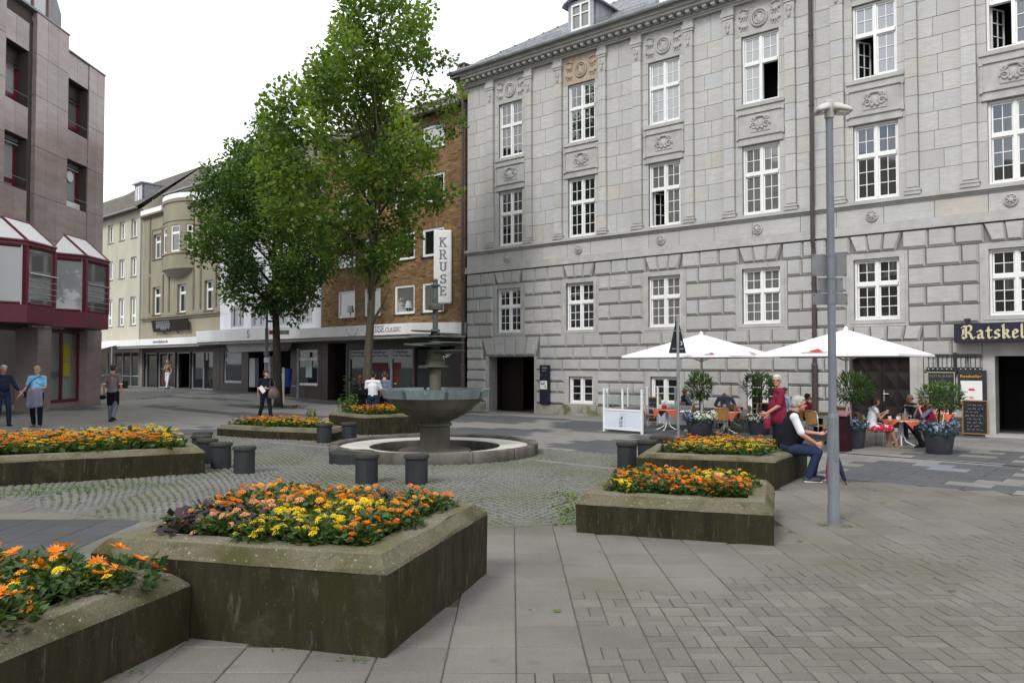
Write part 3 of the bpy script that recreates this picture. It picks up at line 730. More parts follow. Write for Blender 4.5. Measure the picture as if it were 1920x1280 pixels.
def strip(name, a, b, w, z, m):
    d = unit((b[0] - a[0], b[1] - a[1])); n = (-d[1] * w / 2, d[0] * w / 2)
    q = MB(); q.prism([(a[0] - n[0], a[1] - n[1]), (b[0] - n[0], b[1] - n[1]), (b[0] + n[0], b[1] + n[1]), (a[0] + n[0], a[1] + n[1])], -.03, z)
    return tag(q.build(name, m), kind='structure')
strip('kerb_strip', (.42, 14.55), (1.72, 13.3), .17, .032, M['lightband'])
strip('kerb_strip', (-3.6, 16.6), (-5.4, 17.9), .17, .032, M['lightband'])
strip('drain_channel', gnd(1560, 849), gnd(1960, 879), .07, .018, M['soil'])

# --- weeds along the planter feet and in the cobble joints
def tuft(mb, x, y, z, h, n, spread):
    for _ in range(n):
        a = rnd.uniform(0, 6.283); d = rnd.uniform(.0, spread); w = h * rnd.uniform(.18, .4); t = rnd.uniform(.15, .9)
        bx, by = x + d * math.cos(a), y + d * math.sin(a); l = h * rnd.uniform(.5, 1.2)
        p = Vector((math.cos(a) * math.cos(t), math.sin(a) * math.cos(t), math.sin(t))) * l; q = Vector((-math.sin(a), math.cos(a), 0)) * w / 2
        c = rnd.random(); b = Vector((bx, by, z))
        mb.add([tuple(b), tuple(b + p * .5 + q), tuple(b + p), tuple(b + p * .5 - q)], [(0, 1, 2, 3)], 0, (c, c, c))
mb = MB()
for _ in range(210):
    f = rnd.betavariate(1, 1.4); a = gnd(rnd.uniform(-10, 330), 0 + 918 + rnd.uniform(-6, 9)); x = gnd(-10 + 345 * f, 929 - 22 * f + rnd.gauss(0, 4)); 
    tuft(mb, x[0], x[1], .01, rnd.uniform(.03, .075), 5, .06)
for _ in range(120):
    x = gnd(1082 - abs(rnd.gauss(0, 22)), rnd.uniform(925, 988)); tuft(mb, x[0], x[1], .01, rnd.uniform(.03, .08), 5, .05)
for x0, y0, n in ((3.38, 8.72, 14), (3.62, 8.66, 14), (-.93, 4.78, 5), (-1.42, 4.95, 4), (-2.2, 4.6, 6), (-2.3, 4.5, 6)):
    for _ in range(n): tuft(mb, x0 + rnd.gauss(0, .05), y0 + rnd.gauss(0, .03), .012, rnd.uniform(.02, .045), 4, .03)
for _ in range(1500):
    a = rnd.uniform(0, 6.283); r = rnd.uniform(2.1, CR); x, y = FC[0] + r * math.cos(a), FC[1] + r * math.sin(a)
    if in_circle(x, y) and y < 16 and mnoise.noise((x * .7, y * .7, 2)) > -.05 and not in_planter((x, y)): tuft(mb, x, y, .008, rnd.uniform(.012, .03), 4, .07)
tag(mb.build('weeds', M['grass']), kind='stuff')
mb = MB()
for px_ in ((1640, 921), (1785, 1112), (1500, 1018), (1482, 1000), (1655, 945), (150, 945), (148, 938), (100, 940), (1180, 968), (1045, 1150)):
    x, y = gnd(*px_); a = rnd.uniform(0, 6); s = .035
    mb.add([(x + s * math.cos(a + b), y + s * .5 * math.sin(a + b), .022 + .008 * (i % 2)) for i, b in enumerate((0, 1.2, 2.3, 3.14, 4.2, 5.3))], [(0, 1, 2, 3, 4, 5)], 0, (.3, .3, .3))
tag(mb.build('fallen_leaves', M['grass']), kind='stuff')
# ------------------------------------------------------------------ town hall of grey stone
TH_ROT = math.atan2(TU[1], TU[0])
hall = thing('town_hall', 'long grey stone town hall with rusticated ground floor, white windows and slate roof', 'building', (TA[0], TA[1], 0), TH_ROT)
WW = 1.14; WL = [1.62, 4.85, 8.09, 11.30, 14.50, 17.70, 20.92]; S1 = 24.0
Z_U2, Z_U1, Z_GF = (9.53, 11.57), (6.20, 8.26), (2.96, 4.60)
CELLAR = [(4.88, 5.89, .42, 1.36), (8.13, 9.13, .52, 1.38), (11.38, 12.42, .48, 1.45)]
GATE = (1.10, 3.33, -.3, 2.06); DOOR = (14.33, 15.85, .1, 2.06); RATS = (17.76, 20.6, -.3, 1.97)
GWL = [w - .08 if i < 2 else w - .03 for i, w in enumerate(WL)]
holes = [(w, w + WW, *z) for w in WL for z in (Z_U2, Z_U1)] + [(w, w + WW + .02, *Z_GF) for w in GWL] + CELLAR + [GATE, DOOR, RATS]
mb = MB()
wall(mb, -.02, S1, -.4, 5.26, holes, .05, .5); wall(mb, -.02, S1, 5.26, 12.56, holes, .012, .5)
mb.box(-.02, .4, .5, 13, -.4, 12.5); mb.box(-.02, S1, 12.8, 13.2, -.4, 12.5)
core = mb.build('wall', M['core'], hall)
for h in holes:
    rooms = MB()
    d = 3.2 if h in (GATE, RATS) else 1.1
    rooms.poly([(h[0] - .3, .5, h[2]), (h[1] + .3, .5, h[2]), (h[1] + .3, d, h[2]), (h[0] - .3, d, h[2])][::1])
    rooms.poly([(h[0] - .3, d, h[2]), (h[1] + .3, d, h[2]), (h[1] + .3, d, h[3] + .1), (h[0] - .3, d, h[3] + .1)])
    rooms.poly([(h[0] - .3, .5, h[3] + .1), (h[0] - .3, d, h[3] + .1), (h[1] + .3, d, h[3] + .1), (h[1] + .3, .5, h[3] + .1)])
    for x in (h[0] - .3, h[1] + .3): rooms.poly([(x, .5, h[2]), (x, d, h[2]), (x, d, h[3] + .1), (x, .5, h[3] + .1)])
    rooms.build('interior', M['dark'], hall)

# --- rusticated stones, each its own bevelled block
def rblock(a, b, z0, z1, proud=.07, bev=.07, top=None):
    g = .008; m_ = MB(); a += g; b -= g; z0 += g; z1 -= g
    ta, tb = top if top else (a, b)
    v = [(a, .05, z0), (b, .05, z0), (tb, .05, z1), (ta, .05, z1)]
    f = [(a + bev * .5, -proud, z0 + bev), (b - bev * .5 - .02, -proud, z0 + bev), (tb - bev * .5 - .02, -proud, z1 - bev * .35), (ta + bev * .5, -proud, z1 - bev * .35)]
    w = [(a, -.0, z0), (b, -.0, z0), (tb, -.0, z1), (ta, -.0, z1)]
    m_.add(v + w + f, [(8, 9, 10, 11)] + [(i, (i + 1) % 4, 4 + (i + 1) % 4, 4 + i) for i in range(4)] + [(4 + i, 4 + (i + 1) % 4, 8 + (i + 1) % 4, 8 + i) for i in range(4)])
    return m_
ROWS = [.37, .77, 1.15, 1.55, 1.95, 2.37, 2.78, 3.27, 3.77, 4.27, 4.76, 5.25]
def minus(iv, cuts):
    out = [iv]
    for c in cuts:
        nx = []
        for a, b in out:
            if c[1] <= a or c[0] >= b: nx.append((a, b)); continue
            if c[0] > a: nx.append((a, c[0]))
            if c[1] < b: nx.append((c[1], b))
        out = nx
    return [q for q in out if q[1] - q[0] > .08]
SUR_G = [(w - .2, w + WW + .22, 2.78, 4.76) for w in GWL]
SUR_C = [(c[0] - .2, c[1] + .2, .37, 1.55) for c in CELLAR]
BLK = SUR_G + SUR_C + [(GATE[0] - .12, GATE[1] + .12, -.4, 2.37), (14.0, 16.16, -.4, 2.37), (17.5, 21, -.4, 2.37)]
nrs = 0; restR = MB()
def add_r(m_, vis=True):
    global nrs
    if nrs < 300 and vis: m_.build('rusticated_stone', M['rustic'], hall); nrs += 1
    else: restR.add(m_.v, m_.f)
vous = []
for w in GWL: vous.append((w + WW / 2, 4.76, 5.25, 3, .34, .44))
for c, z0, z1, n, wb, wt in vous:
    for i in range(n):
        k = i - (n - 1) / 2; add_r(rblock(c + wb * (k - .5), c + wb * (k + .5), z0, z1, .08, .06, (c + wt * (k - .5), c + wt * (k + .5))))
for i in range(5):
    k = i - 2; c = (GATE[0] + GATE[1]) / 2; add_r(rblock(c + .47 * (k - .5), c + .47 * (k + .5), 2.07, 2.78, .075, .07, (c + .56 * (k - .5) + .008, c + .56 * (k + .5) - .008)))
for i in range(5):
    k = i - 2; c = 15.09; add_r(rblock(c + .40 * (k - .5), c + .40 * (k + .5), 2.37, 2.78, .075, .065, (c + .44 * (k - .5) + .008, c + .44 * (k + .5) - .008)))
for r in range(len(ROWS) - 1):
    z0, z1 = ROWS[r], ROWS[r + 1]; zc = (z0 + z1) / 2
    cuts = [(b[0], b[1]) for b in BLK if b[2] < zc < b[3]]
    if r == 10: cuts += [(c - .66, c + .66) for c, *_ in vous]
    if zc > 2.07 and zc < 2.78: cuts.append((.83, 3.6))
    if 2.37 < zc < 2.78: cuts.append((14.02, 16.16))
    for a, b in minus((.02, 22.5), cuts):
        L = b - a; ws = .74 if r < 6 else .72
        if L < .6: parts = [L]
        else:
            n = max(1, round(L / ws)); wv = L / n
            parts = [wv] * n if r % 2 == 0 else ([wv * .52] + [wv] * (n - 1) + [wv * .48])
            if n > 2: parts = [p * rnd.uniform(.9, 1.1) for p in parts]; q = sum(parts); parts = [p * L / q for p in parts]
        x = a
        for p in parts:
            add_r(rblock(x, x + p, z0, z1, .07 + rnd.uniform(-.008, .008)), x < 18.6); x += p
if restR.v: tag(restR.build('hidden_rusticated_stone', M['rustic'], hall), kind='stuff')

# --- stone surrounds, plinth, string course, frieze, roundels, pilasters, panels, cornice
mb = MB()
for (a, b, c, d), (ha, hb, hc, hd) in list(zip(SUR_G, [(w, w + WW + .02, *Z_GF) for w in GWL])) + list(zip(SUR_C, CELLAR)):
    for dd, pr in ((0, .012), (.075, -.012)):
        A, B, C, D = a + dd, b - dd, c + dd, d - dd
        wall(mb, A, B, C, D, [(ha, hb, hc, hd)], -pr if pr > 0 else -.028, .05)
    mb.build('window_surround', M['trim'], hall); mb = MB()
wall(mb, 14.0, 16.16, -.4, 2.37, [DOOR], -.02, .05); wall(mb, 14.12, 16.04, -.4, 2.25, [DOOR], -.045, .05); mb.build('door_surround', M['trim'], hall); mb = MB()
wall(mb, 17.5, 21, -.4, 2.37, [RATS], -.01, .05); mb.build('entrance_surround', M['trim'], hall); mb = MB(); wall(mb, GATE[0] - .12, GATE[1] + .12, -.4, 2.07, [GATE], -.012, .05); mb.build('gate_surround', M['trim'], hall)
for a, b in minus((0, 22.5), [(GATE[0] - .12, GATE[1] + .12), (14.0, 16.16), (17.5, 21)]): 
    n = max(1, int((b - a) / 1.3)); 
    for i in range(n): mb = MB(); mb.cbox(a + (b - a) * i / n + .006, a + (b - a) * (i + 1) / n - .006, -.10, .05, -.3, .355, .02); mb.build('plinth_stone', M['plinth'], hall)
mb = MB()
mb.box(-.06, S1, -.10, .012, 5.27, 5.34); mb.box(-.06, S1, -.075, .012, 5.34, 5.52)
mb.box(-.04, S1, -.05, .012, 5.98, 6.02); mb.box(-.05, S1, -.09, .012, 6.02, 6.07); mb.box(-.06, S1, -.15, .012, 6.07, 6.13); mb.box(-.06, S1, -.12, .012, 6.13, 6.17)
mb.build('string_course', M['trim'], hall)
x = 0.0; i = 0
while x < 23.5:
    w = rnd.uniform(.95, 1.5); m_ = MB(); m_.cbox(x + .006, min(x + w, S1) - .006, -.03, .02, 5.525, 5.975, .006)
    m_.build('frieze_stone', M['ashlar'], hall); x += w
for w in WL[:6]:
    m_ = MB(); c = w + WW / 2 - .1; m_.loft([[(c + r * math.cos(2 * math.pi * k / 16), y, 5.75 + r * math.sin(2 * math.pi * k / 16)) for k in range(16)] for r, y in ((.16, -.02), (.16, -.08), (.125, -.095), (.115, -.07), (.07, -.075), (.05, -.12), (.012, -.135))][::-1])
    for k in range(7):
        a = 2 * math.pi * k / 7; m_.ell((c + .085 * math.cos(a), -.085, 5.75 + .085 * math.sin(a)), (.03, .03, .03), 6, 4)
    m_.build('roundel', M['trim'], hall)
PIL = [(w - .56, w - .22) for w in WL] + [(w + WW + .20, w + WW + .50) for w in WL]
nash = 0; restA = MB()
ZR = [6.30 + i * (12.20 - 6.30) / 12 for i in range(13)]
def ablock(a, b, z0, z1, y0=-.004, depth=.05):
    global nash
    m_ = MB(); g = .0055; y0 += rnd.uniform(-.004, .003); m_.cbox(a + g, b - g, y0, y0 + depth, z0 + g, z1 - g, .004)
    if nash < 300 and a < 18.5: m_.build('ashlar_block', M['ashlar'], hall); nash += 1
    else:
        c = rnd.random(); restA.add(m_.v, m_.f, 0, (c, c, c))
for r in range(12):
    for a, b in PIL:
        if a > 23.6: continue
        off = (.0, .18)[r % 2]
        if r < 11: ablock(a, b, ZR[r] - (.0 if r else .0) + .06 * (r == 0), ZR[r + 1], -.10, .11)
    piers = [(0.0, WL[0] - .56)] + [(WL[i] + WW + .5, WL[i + 1] - .56) for i in range(6)] + [(WL[6] + WW + .5, S1)]
    for a, b in piers:
        L = b - a
        if L < 1.1: ws = [.58, .42] if r % 2 else [.36, .64]
        else: ws = [.5, .5]
        if (r * 7 + int(a * 3)) % 3 == 0: ws = [.46, .54]
        x = a
        for w in ws: ablock(x, x + w * L, ZR[r] - (.13 if r == 0 else 0), ZR[r + 1] + (.36 if r == 11 else 0)); x += w * L
    for w in WL:                                                    # plain jambs beside each window
        for a, b in ((w - .22, w - .0), (w + WW, w + WW + .20)):
            if (r < 4 or 5 < r < 11): m_ = MB(); m_.cbox(a + .004, b - .004, .0, .03, ZR[r] + .005 - (.13 if r == 0 else 0), ZR[r + 1] - .005, .003); c = rnd.uniform(.3, .7); restA.add(m_.v, m_.f, 0, (c, c, c))
if restA.v: tag(restA.build('further_ashlar_block', stone_mat('ashlar_stone_tinted', (.51, .50, .478), (.46, .472, .49), (.51, .465, .40), attr=True), hall), kind='stuff')
for a, b in PIL:
    if a > 23.6: continue
    m_ = MB()
    for z0, z1, e in ((6.175, 6.23, .05), (6.23, 6.27, .035), (6.27, 6.30, .055), (6.30, 6.345, .02)): m_.box(a - e, b + e, -.10 - e, .012, z0, z1)
    m_.build('pilaster_base', M['trim'], hall)
    m_ = MB(); z = ZR[11]
    m_.box(a, b, -.10, .012, z + .005, 12.2); m_.box(a - .02, b + .02, -.125, .012, 12.2, 12.28); m_.box(a - .045, b + .045, -.15, .012, 12.28, 12.4); m_.box(a - .02, b + .02, -.12, .012, 12.4, 12.56)
    c = (a + b) / 2; m_.ell((c, -.11, z + .31), (.09, .05, .12), 10, 6); m_.ell((c, -.12, z + .13), (.05, .04, .09), 8, 5); m_.ell((c, -.13, z + .38), (.05, .045, .05), 8, 5)
    m_.build('pilaster_capital', M['trim'], hall)
def scroll(m_, cx, cz, y, r, d, turns=1.4, th=.03):
    p = []
    for k in range(16):
        a = 2 * math.pi * turns * k / 15; rr = r * (1 - .75 * k / 15); p.append((cx + d * rr * math.cos(a), y, cz + rr * math.sin(a)))
    m_.tube(p, [th * (1 - .5 * k / 15) for k in range(16)], 6)
for i, w in enumerate(WL):
    c = w + WW / 2; a, b = c - .72, c + .72
    m_ = MB()                                                         # apron panel between the two upper windows
    m_.box(c - .77, c + .77, -.01, .012, 8.27, 9.52)
    for z0, z1, e in ((8.50, 8.56, 0), (9.20, 9.26, 0), (9.40, 9.47, .02), (8.28, 8.34, -.03)): m_.box(a - e, b + e, -.055, -.01, z0, z1)
    for x0 in (a, b - .05): m_.box(x0, x0 + .05, -.045, -.01, 8.56, 9.20)
    for x0 in (a - .02, b - .06):
        for z0 in (8.47, 9.16): m_.box(x0, x0 + .08, -.065, -.011, z0, z0 + .13)
    m_.build('window_apron', M['trim'], hall)
    m_ = MB(); m_.box(c - .30, c + .30, -.03, -.0105, 8.64, 9.12)
    for s in (-1, 1):
        scroll(m_, c + s * .19, 8.82, -.045, .11, s); scroll(m_, c + s * .2, 9.0, -.045, .07, -s)
    m_.ell((c, -.04, 8.86), (.09, .045, .13), 10, 6); m_.tube([(c - .18, -.04, 9.02), (c - .08, -.06, 9.08), (c + .08, -.06, 9.08), (c + .18, -.04, 9.02)], .03, 6)
    m_.ell((c - .07, -.05, 8.74), (.05, .04, .05), 8, 5); m_.ell((c + .07, -.05, 8.74), (.05, .04, .05), 8, 5)
    m_.build('cartouche', M['trim'], hall)
    m_ = MB(); m_.box(c - .77, c + .77, -.006, .012, 11.58, 12.56)    # relief over the top window
    m_.build('relief_panel', M['tanstone'] if i == 1 else M['trim'], hall)
    m_ = MB()
    for r0, rt in ((.24, .035), (.17, .02)): m_.tube([(c + r0 * math.cos(t * math.pi / 10), -.03, 12.03 + r0 * 1.05 * math.sin(t * math.pi / 10)) for t in range(21)], rt, 6)
    m_.ell((c, -.02, 12.0), (.08, .05, .14), 8, 6); m_.ell((c - .05, -.02, 12.12), (.05, .04, .05), 8, 5); m_.ell((c + .06, -.02, 11.93), (.05, .04, .08), 8, 5)
    for s in (-1, 1):
        for dz, k in ((.13, 0), (-.17, 1)):
            m_.ell((c + s * .47, -.02, 12.03 + dz), (.13, .045, .05), 8, 5); m_.ell((c + s * .6, -.02, 12.07 + dz), (.05, .045, .05), 8, 5)
            for q in (-.08, .0, .08): m_.tube([(c + s * .47 + q, -.03, 12.0 + dz), (c + s * .47 + q + .02 * s, -.03, 11.92 + dz)], .018, 5)
            if not k: m_.tube([(c + s * .4, -.03, 12.08 + dz), (c + s * .34, -.03, 12.2 + dz), (c + s * .52, -.03, 12.26 + dz), (c + s * .6, -.03, 12.22 + dz)], .022, 5)
    m_.build('relief', M['tanstone'] if i == 1 else M['trim'], hall)
mb = MB(); mb.box(-.06, S1, -.13, .012, 12.56, 12.62); mb.box(-.10, S1, -.18, .012, 12.62, 12.66)
mb.box(-.12, S1, -.14, .3, 12.66, 12.80); mb.box(-.36, S1, -.42, .3, 12.80, 12.90); mb.box(-.42, S1, -.49, .3, 12.90, 12.97); mb.box(-.46, S1, -.54, .3, 12.97, 13.04)
mb.box(-.36, .0, -.42, 13, 12.80, 12.9); mb.box(-.46, .0, -.54, 13, 12.9, 13.04)
mb.build('cornice', M['trim'], hall)
dm = MB(); dm.cbox(-.068, .068, -.10, .13, -.05, .06, .012); dmm = dm.mesh('dentil', M['trim'])
for i in range(66): place(dmm, 'dentil', hall, (.0 + i * .285, -.27, 12.735))
mb = MB(); mb.tube([(-.5, -.62, 13.06), (S1, -.62, 13.06)], .075, 8); mb.build('gutter', M['lead'], hall)

# --- white windows: frame (part) with every pane a sub-part
pane_m = {k: MB().add([(0, 0, 0), (1, 0, 0), (1, 0, 1), (0, 0, 1)], [(0, 1, 2, 3)]).mesh('pane', M[k]) for k in ('glass', 'glass_c', 'glass_w')}
npane = 0
def frame_rect(m_, a, b, c, d, t, y0, y1):
    m_.box(a, b, y0, y1, d - t, d); m_.box(a, b, y0, y1, c, c + t); m_.box(a, a + t, y0, y1, c + t, d - t); m_.box(b - t, b, y0, y1, c + t, d - t)
def sash(m_, ps, a, b, c, d, cols, rows, y, t=.036, bar=.019):
    frame_rect(m_, a, b, c, d, t, y, y + .04)
    A, B, C, D = a + t, b - t, c + t, d - t
    for i in range(1, cols): x = A + (B - A) * i / cols; m_.box(x - bar / 2, x + bar / 2, y + .004, y + .036, C, D)
    for j in range(1, rows):
        z = C + (D - C) * j / rows
        for i in range(cols):
            x0 = A + (B - A) * i / cols + (bar / 2 if i else 0); x1 = A + (B - A) * (i + 1) / cols - (bar / 2 if i < cols - 1 else 0)
            m_.box(x0, x1, y + .004, y + .036, z - bar / 2, z + bar / 2)
    for i in range(cols):
        for j in range(rows):
            ps.append((A + (B - A) * i / cols, A + (B - A) * (i + 1) / cols, C + (D - C) * j / rows, C + (D - C) * (j + 1) / rows, y + .02))
def add_panes(win, ps, kind, mtx=None):
    global npane
    for a, b, c, d, y in ps:
        k = kind if rnd.random() < .97 else 'glass'
        if npane < 300:
            o = place(pane_m[k], 'pane', win, (a, y, c), (rnd.gauss(0, .006), 0, rnd.gauss(0, .008)), (b - a, 1, d - c))
            npane += 1
        else: extra_panes.add([(a, y, c), (b, y, c), (b, y, d), (a, y, d)], [(0, 1, 2, 3)], 0 if kind == 'glass' else 1)
extra_panes = MB()
def hall_window(a, b, c, d, kind, open_side=None, ys=.09):
    m_ = MB(); ps = []; tr = c + (d - c) * .585; mid = (a + b) / 2
    frame_rect(m_, a, b, c, d, .055, ys, ys + .12)
    m_.box(mid - .04, mid + .04, ys - .01, ys + .11, c + .065, d - .065)
    m_.box(a + .065, mid - .04, ys - .02, ys + .11, tr - .045, tr + .045); m_.box(mid + .04, b - .065, ys - .02, ys + .11, tr - .045, tr + .045)
    for s, (x0, x1) in enumerate(((a + .065, mid - .04), (mid + .04, b - .065))):
        sash(m_, ps, x0, x1, tr + .045, d - .065, 2, 2, ys + .03)
        if open_side == s: continue
        sash(m_, ps, x0, x1, c + .065, tr - .045, 2, 3, ys + .03)
    m_.box(a - .03, b + .03, ys - .06, ys, c - .03, c + .015)
    win = m_.build('window', M['whitewood'], hall)
    add_panes(win, ps, kind)
    if open_side is not None:
        x0, x1 = ((a + .065, mid - .04), (mid + .04, b - .065))[open_side]
        q = MB(); pp = []; sash(q, pp, 0, x1 - x0, 0, tr - .11 - c, 2, 3, -.02)
        left = open_side == 0
        leaf = q.build('open_casement', M['whitewood'], win, (x0, ys + .16, c + .065) if left else (x1, ys + .16, c + .065), rad(62) if left else rad(180 - 62))
        for A, B, C, D, y in pp:
            extra_open.append((leaf, A, B, C, D, y))
extra_open = []
order = [5, 4, 3, 2, 1, 0, 6]
CURT = {0: ('glass', 'glass', 'glass'), 1: ('glass', 'glass', 'glass'), 2: ('glass_w', 'glass_c', 'glass_c'), 3: ('glass_w', 'glass_c', 'glass_c'), 4: ('glass_w', 'glass', 'glass'), 5: ('glass_c', 'glass', 'glass'), 6: ('glass', 'glass', 'glass')}
for i in order:
    w = WL[i]; k = CURT[i]
    hall_window(GWL[i], GWL[i] + WW + .02, *Z_GF, k[2])
    hall_window(w, w + WW, *Z_U1, k[1], 0 if i == 2 else None)
    hall_window(w, w + WW, *Z_U2, k[0], {4: 0, 5: 0, 3: 1}.get(i))
for (a, b, c, d) in CELLAR:
    m_ = MB(); ps = []; frame_rect(m_, a, b, c, d, .07, .07, .19); mid = (a + b) / 2; m_.box(mid - .05, mid + .05, .06, .18, c + .07, d - .07)
    for x0, x1 in ((a + .07, mid - .05), (mid + .05, b - .07)): sash(m_, ps, x0, x1, c + .07, d - .07, 1, 3, .10)
    add_panes(m_.build('window', M['whitewood'], hall), ps, 'glass')
if extra_panes.v: tag(extra_panes.build('further_pane', [M['glass'], M['glass_c']], hall), kind='stuff')
for leaf, A, B, C, D, y in extra_open:
    # panes of an open casement are set in its own mesh as a second material
    me = leaf.data
    if len(me.materials) < 2: me.materials.append(M['glass'])
    bm = bmesh.new(); bm.from_mesh(me); f = bm.faces.new([bm.verts.new(p) for p in ((A, y, C), (B, y, C), (B, y, D), (A, y, D))]); f.material_index = 1; bm.to_mesh(me); bm.free()

# --- gate, oak door, Ratskeller entrance
mb = MB(); mb.box(GATE[0], GATE[0] + 1.05, .8, .86, 0, 2.06)
for k in range(1, 8): mb.box(GATE[0] + k * .13, GATE[0] + k * .13 + .02, .785, .8, 0, 2.06)
mb.build('gate_leaf', M['wood_dark'], hall)
dr = MB(); mid = (DOOR[0] + DOOR[1]) / 2
for x0, x1 in ((DOOR[0], mid - .006), (mid + .006, DOOR[1])): dr.box(x0, x1, .26, .32, .1, 2.06)
door = dr.build('door', M['wood_dark'], hall)
for s in (0, 1):
    for c_ in range(2):
        for r_ in range(4):
            m_ = MB(); x0 = DOOR[0] + .06 + s * .765 + c_ * .33; z0 = .2 + r_ * .46
            m_.add([(x0, .26, z0), (x0 + .30, .26, z0), (x0 + .30, .26, z0 + .42), (x0, .26, z0 + .42), (x0 + .15, .232, z0 + .21)], [(0, 1, 4), (1, 2, 4), (2, 3, 4), (3, 0, 4)]); m_.build('door_panel', M['wood_dark'], door)
m_ = MB(); m_.box(mid + .02, mid + .06, .25, .26, .78, 1.08); m_.tube([(mid + .04, .25, .98), (mid + .04, .2, .98), (mid + .17, .2, .975)], .012, 6); m_.build('door_handle', M['alu'], door)
m_ = MB(); m_.box(14.0, 16.2, -.18, .3, -.3, .1); m_.box(17.6, 20.8, -.4, .5, -.3, .06); m_.build('door_step', M['trim'], hall)
# downpipes
for x, p in ((13.43, .06), (-.10, .06)):
    m_ = MB(); m_.tube([(x, -.5, 13.0), (x, -.3, 12.7), (x, -.17, 12.4), (x, -.17, 6.3), (x, -.19, 6.2), (x, -.19, 5.2), (x, -.14, 5.0), (x, -.14, -.2)], p, 10)
    for z in (11, 9, 7.2, 4, 2.6): m_.lathe([(p + .012, z), (p + .012, z + .05)], 10, x, -.17 if z > 5.5 else -.14)
    m_.lathe([(p + .02, -.1), (p + .025, 1.75), (p + .01, 1.8)], 12, x, -.14)
    m_.build('downpipe', M['pipe'], hall)

# --- slate roof with a hipped left end, dormers and snow guard
RZ0 = 13.06; PT = math.tan(rad(34)); E0, EX = -.5, -.42
def roof_pt(x, y): return (x, y, RZ0 + PT * min(y - E0, x - EX))
mb = MB(); DEP = 6.2
top = RZ0 + PT * DEP
mb.poly([(EX, E0, RZ0), (S1, E0, RZ0), (S1, E0 + DEP, top), (EX + DEP, E0 + DEP, top)]); mb.poly([(EX, 13, RZ0), (EX, E0, RZ0), (EX + DEP, E0 + DEP, top), (EX + DEP, 13 - DEP, top)])
mb.poly([(EX + DEP, E0 + DEP, top), (S1, E0 + DEP, top), (S1, 12, top), (EX + DEP, 12, top)])
mb.build('roof', M['slate_s'], hall)
rest = MB(); n = 0; sw, sh = .30, .24
slm = MB(); slm.add([(-.145, -.15, .0), (.145, -.15, .0), (.145, .17, .0), (-.145, .17, .0), (-.145, -.15, .014), (.145, -.15, .014)], [(4, 5, 2, 3), (0, 1, 5, 4), (0, 4, 3), (1, 2, 5)])
slmm = slm.mesh('slate', M['slate']); ang = math.atan(PT)
for j in range(0, 26):
    dy = (j + .5) * sh * math.cos(ang); y = E0 + dy
    for i in range(0, 62):
        x = EX + dy + .15 + i * sw + (sw / 2 if j % 2 else 0)
        if x > 12.0: continue
        z = RZ0 + PT * dy + .02
        if n < 300 and j < 12: place(slmm, 'slate', hall, (x, y, z), (ang, 0, 0)); n += 1
        else:
            ca, sa = math.cos(ang), math.sin(ang); c = rnd.uniform(.38, .62)
            rest.add([(x + p[0], y + p[1] * ca - p[2] * sa, z + p[1] * sa + p[2] * ca) for p in slm.v], slm.f, 0, (c, c, c))
for j in range(0, 26):                                              # slates of the hipped end
    dx = (j + .5) * sh * math.cos(ang)
    for i in range(0, 44):
        y = E0 + dx + .15 + i * sw + (sw / 2 if j % 2 else 0)
        if y > 12.5 - dx: continue
        ca, sa = math.cos(ang), math.sin(ang); c = rnd.uniform(.38, .62); z = RZ0 + PT * dx + .02
        rest.add([(EX + dx + p[1] * ca - p[2] * sa, y - p[0], z + p[1] * sa + p[2] * ca) for p in slm.v], slm.f, 0, (c, c, c))
tag(rest.build('further_slate', M['slate_s'], hall), kind='stuff')
m_ = MB(); m_.tube([roof_pt(EX + t, E0 + t) for t in (0, DEP)], .06, 6); m_.build('hip_ridge', M['lead'], hall)
for cx in (5.45, 8.95, 12.5, 16.0):
    yf = E0 + .45; zf = RZ0 + PT * .45 - .02; w = .54; h = 1.12
    m_ = MB(); wall(m_, cx - w, cx + w, zf - .1, zf + h, [(cx - .4, cx + .4, zf + .08, zf + h - .12)], yf, yf + .15)
    for s in (-1, 1): m_.poly([(cx + s * w, yf, zf - .1), (cx + s * w, yf, zf + h), (cx + s * w, yf + h / PT, zf + h)][::s])
    dmr = m_.build('dormer', M['slate'], hall)
    r_ = MB(); pts_ = [(-.72, h - .12), (-.6, h + .0), (-.35, h + .10), (0, h + .15), (.35, h + .10), (.6, h), (.72, h - .12)]
    R = [[(cx + px_, y, zf + pz) for px_, pz in pts_ + [(p[0] * .97, p[1] - .05) for p in reversed(pts_)]] for y in (yf - .16, yf + (h + .1) / PT)]
    r_.loft(R); r_.build('dormer_roof', M['slate'], dmr)
    q = MB(); ps = []; frame_rect(q, cx - .4, cx + .4, zf + .08, zf + h - .12, .06, yf - .02, yf + .08); q.box(cx - .03, cx + .03, yf - .02, yf + .08, zf + .14, zf + h - .18)
    for x0, x1 in ((cx - .34, cx - .03), (cx + .03, cx + .34)):
        q.box(x0, x1, yf, yf + .05, zf + .62, zf + .66)
        q.poly([(x0, yf + .04, zf + .14), (x1, yf + .04, zf + .14), (x1, yf + .04, zf + h - .18), (x0, yf + .04, zf + h - .18)], 1)
    q.build('dormer_window', [M['whitewood'], M['glass_c']], dmr)
sg = MB()
for a, b in ((.4, 4.7), (6.3, 8.2), (9.7, 11.7)):
    y, z = E0 + .30, RZ0 + PT * .30
    for dz in (.07, .16, .25): sg.tube([(a, y, z + dz), (b, y, z + dz)], .010, 4)
    for i in range(int((b - a) / .11) + 1): sg.tube([(a + i * .11, y, z + .07), (a + i * .11, y, z + .25)], .006, 3)
    for i in range(int((b - a) / .9) + 1): sg.tube([(a + i * .9, y, z - .02), (a + i * .9, y, z + .27)], .014, 4)
sg.build('snow_guard', M['lead'], hall)

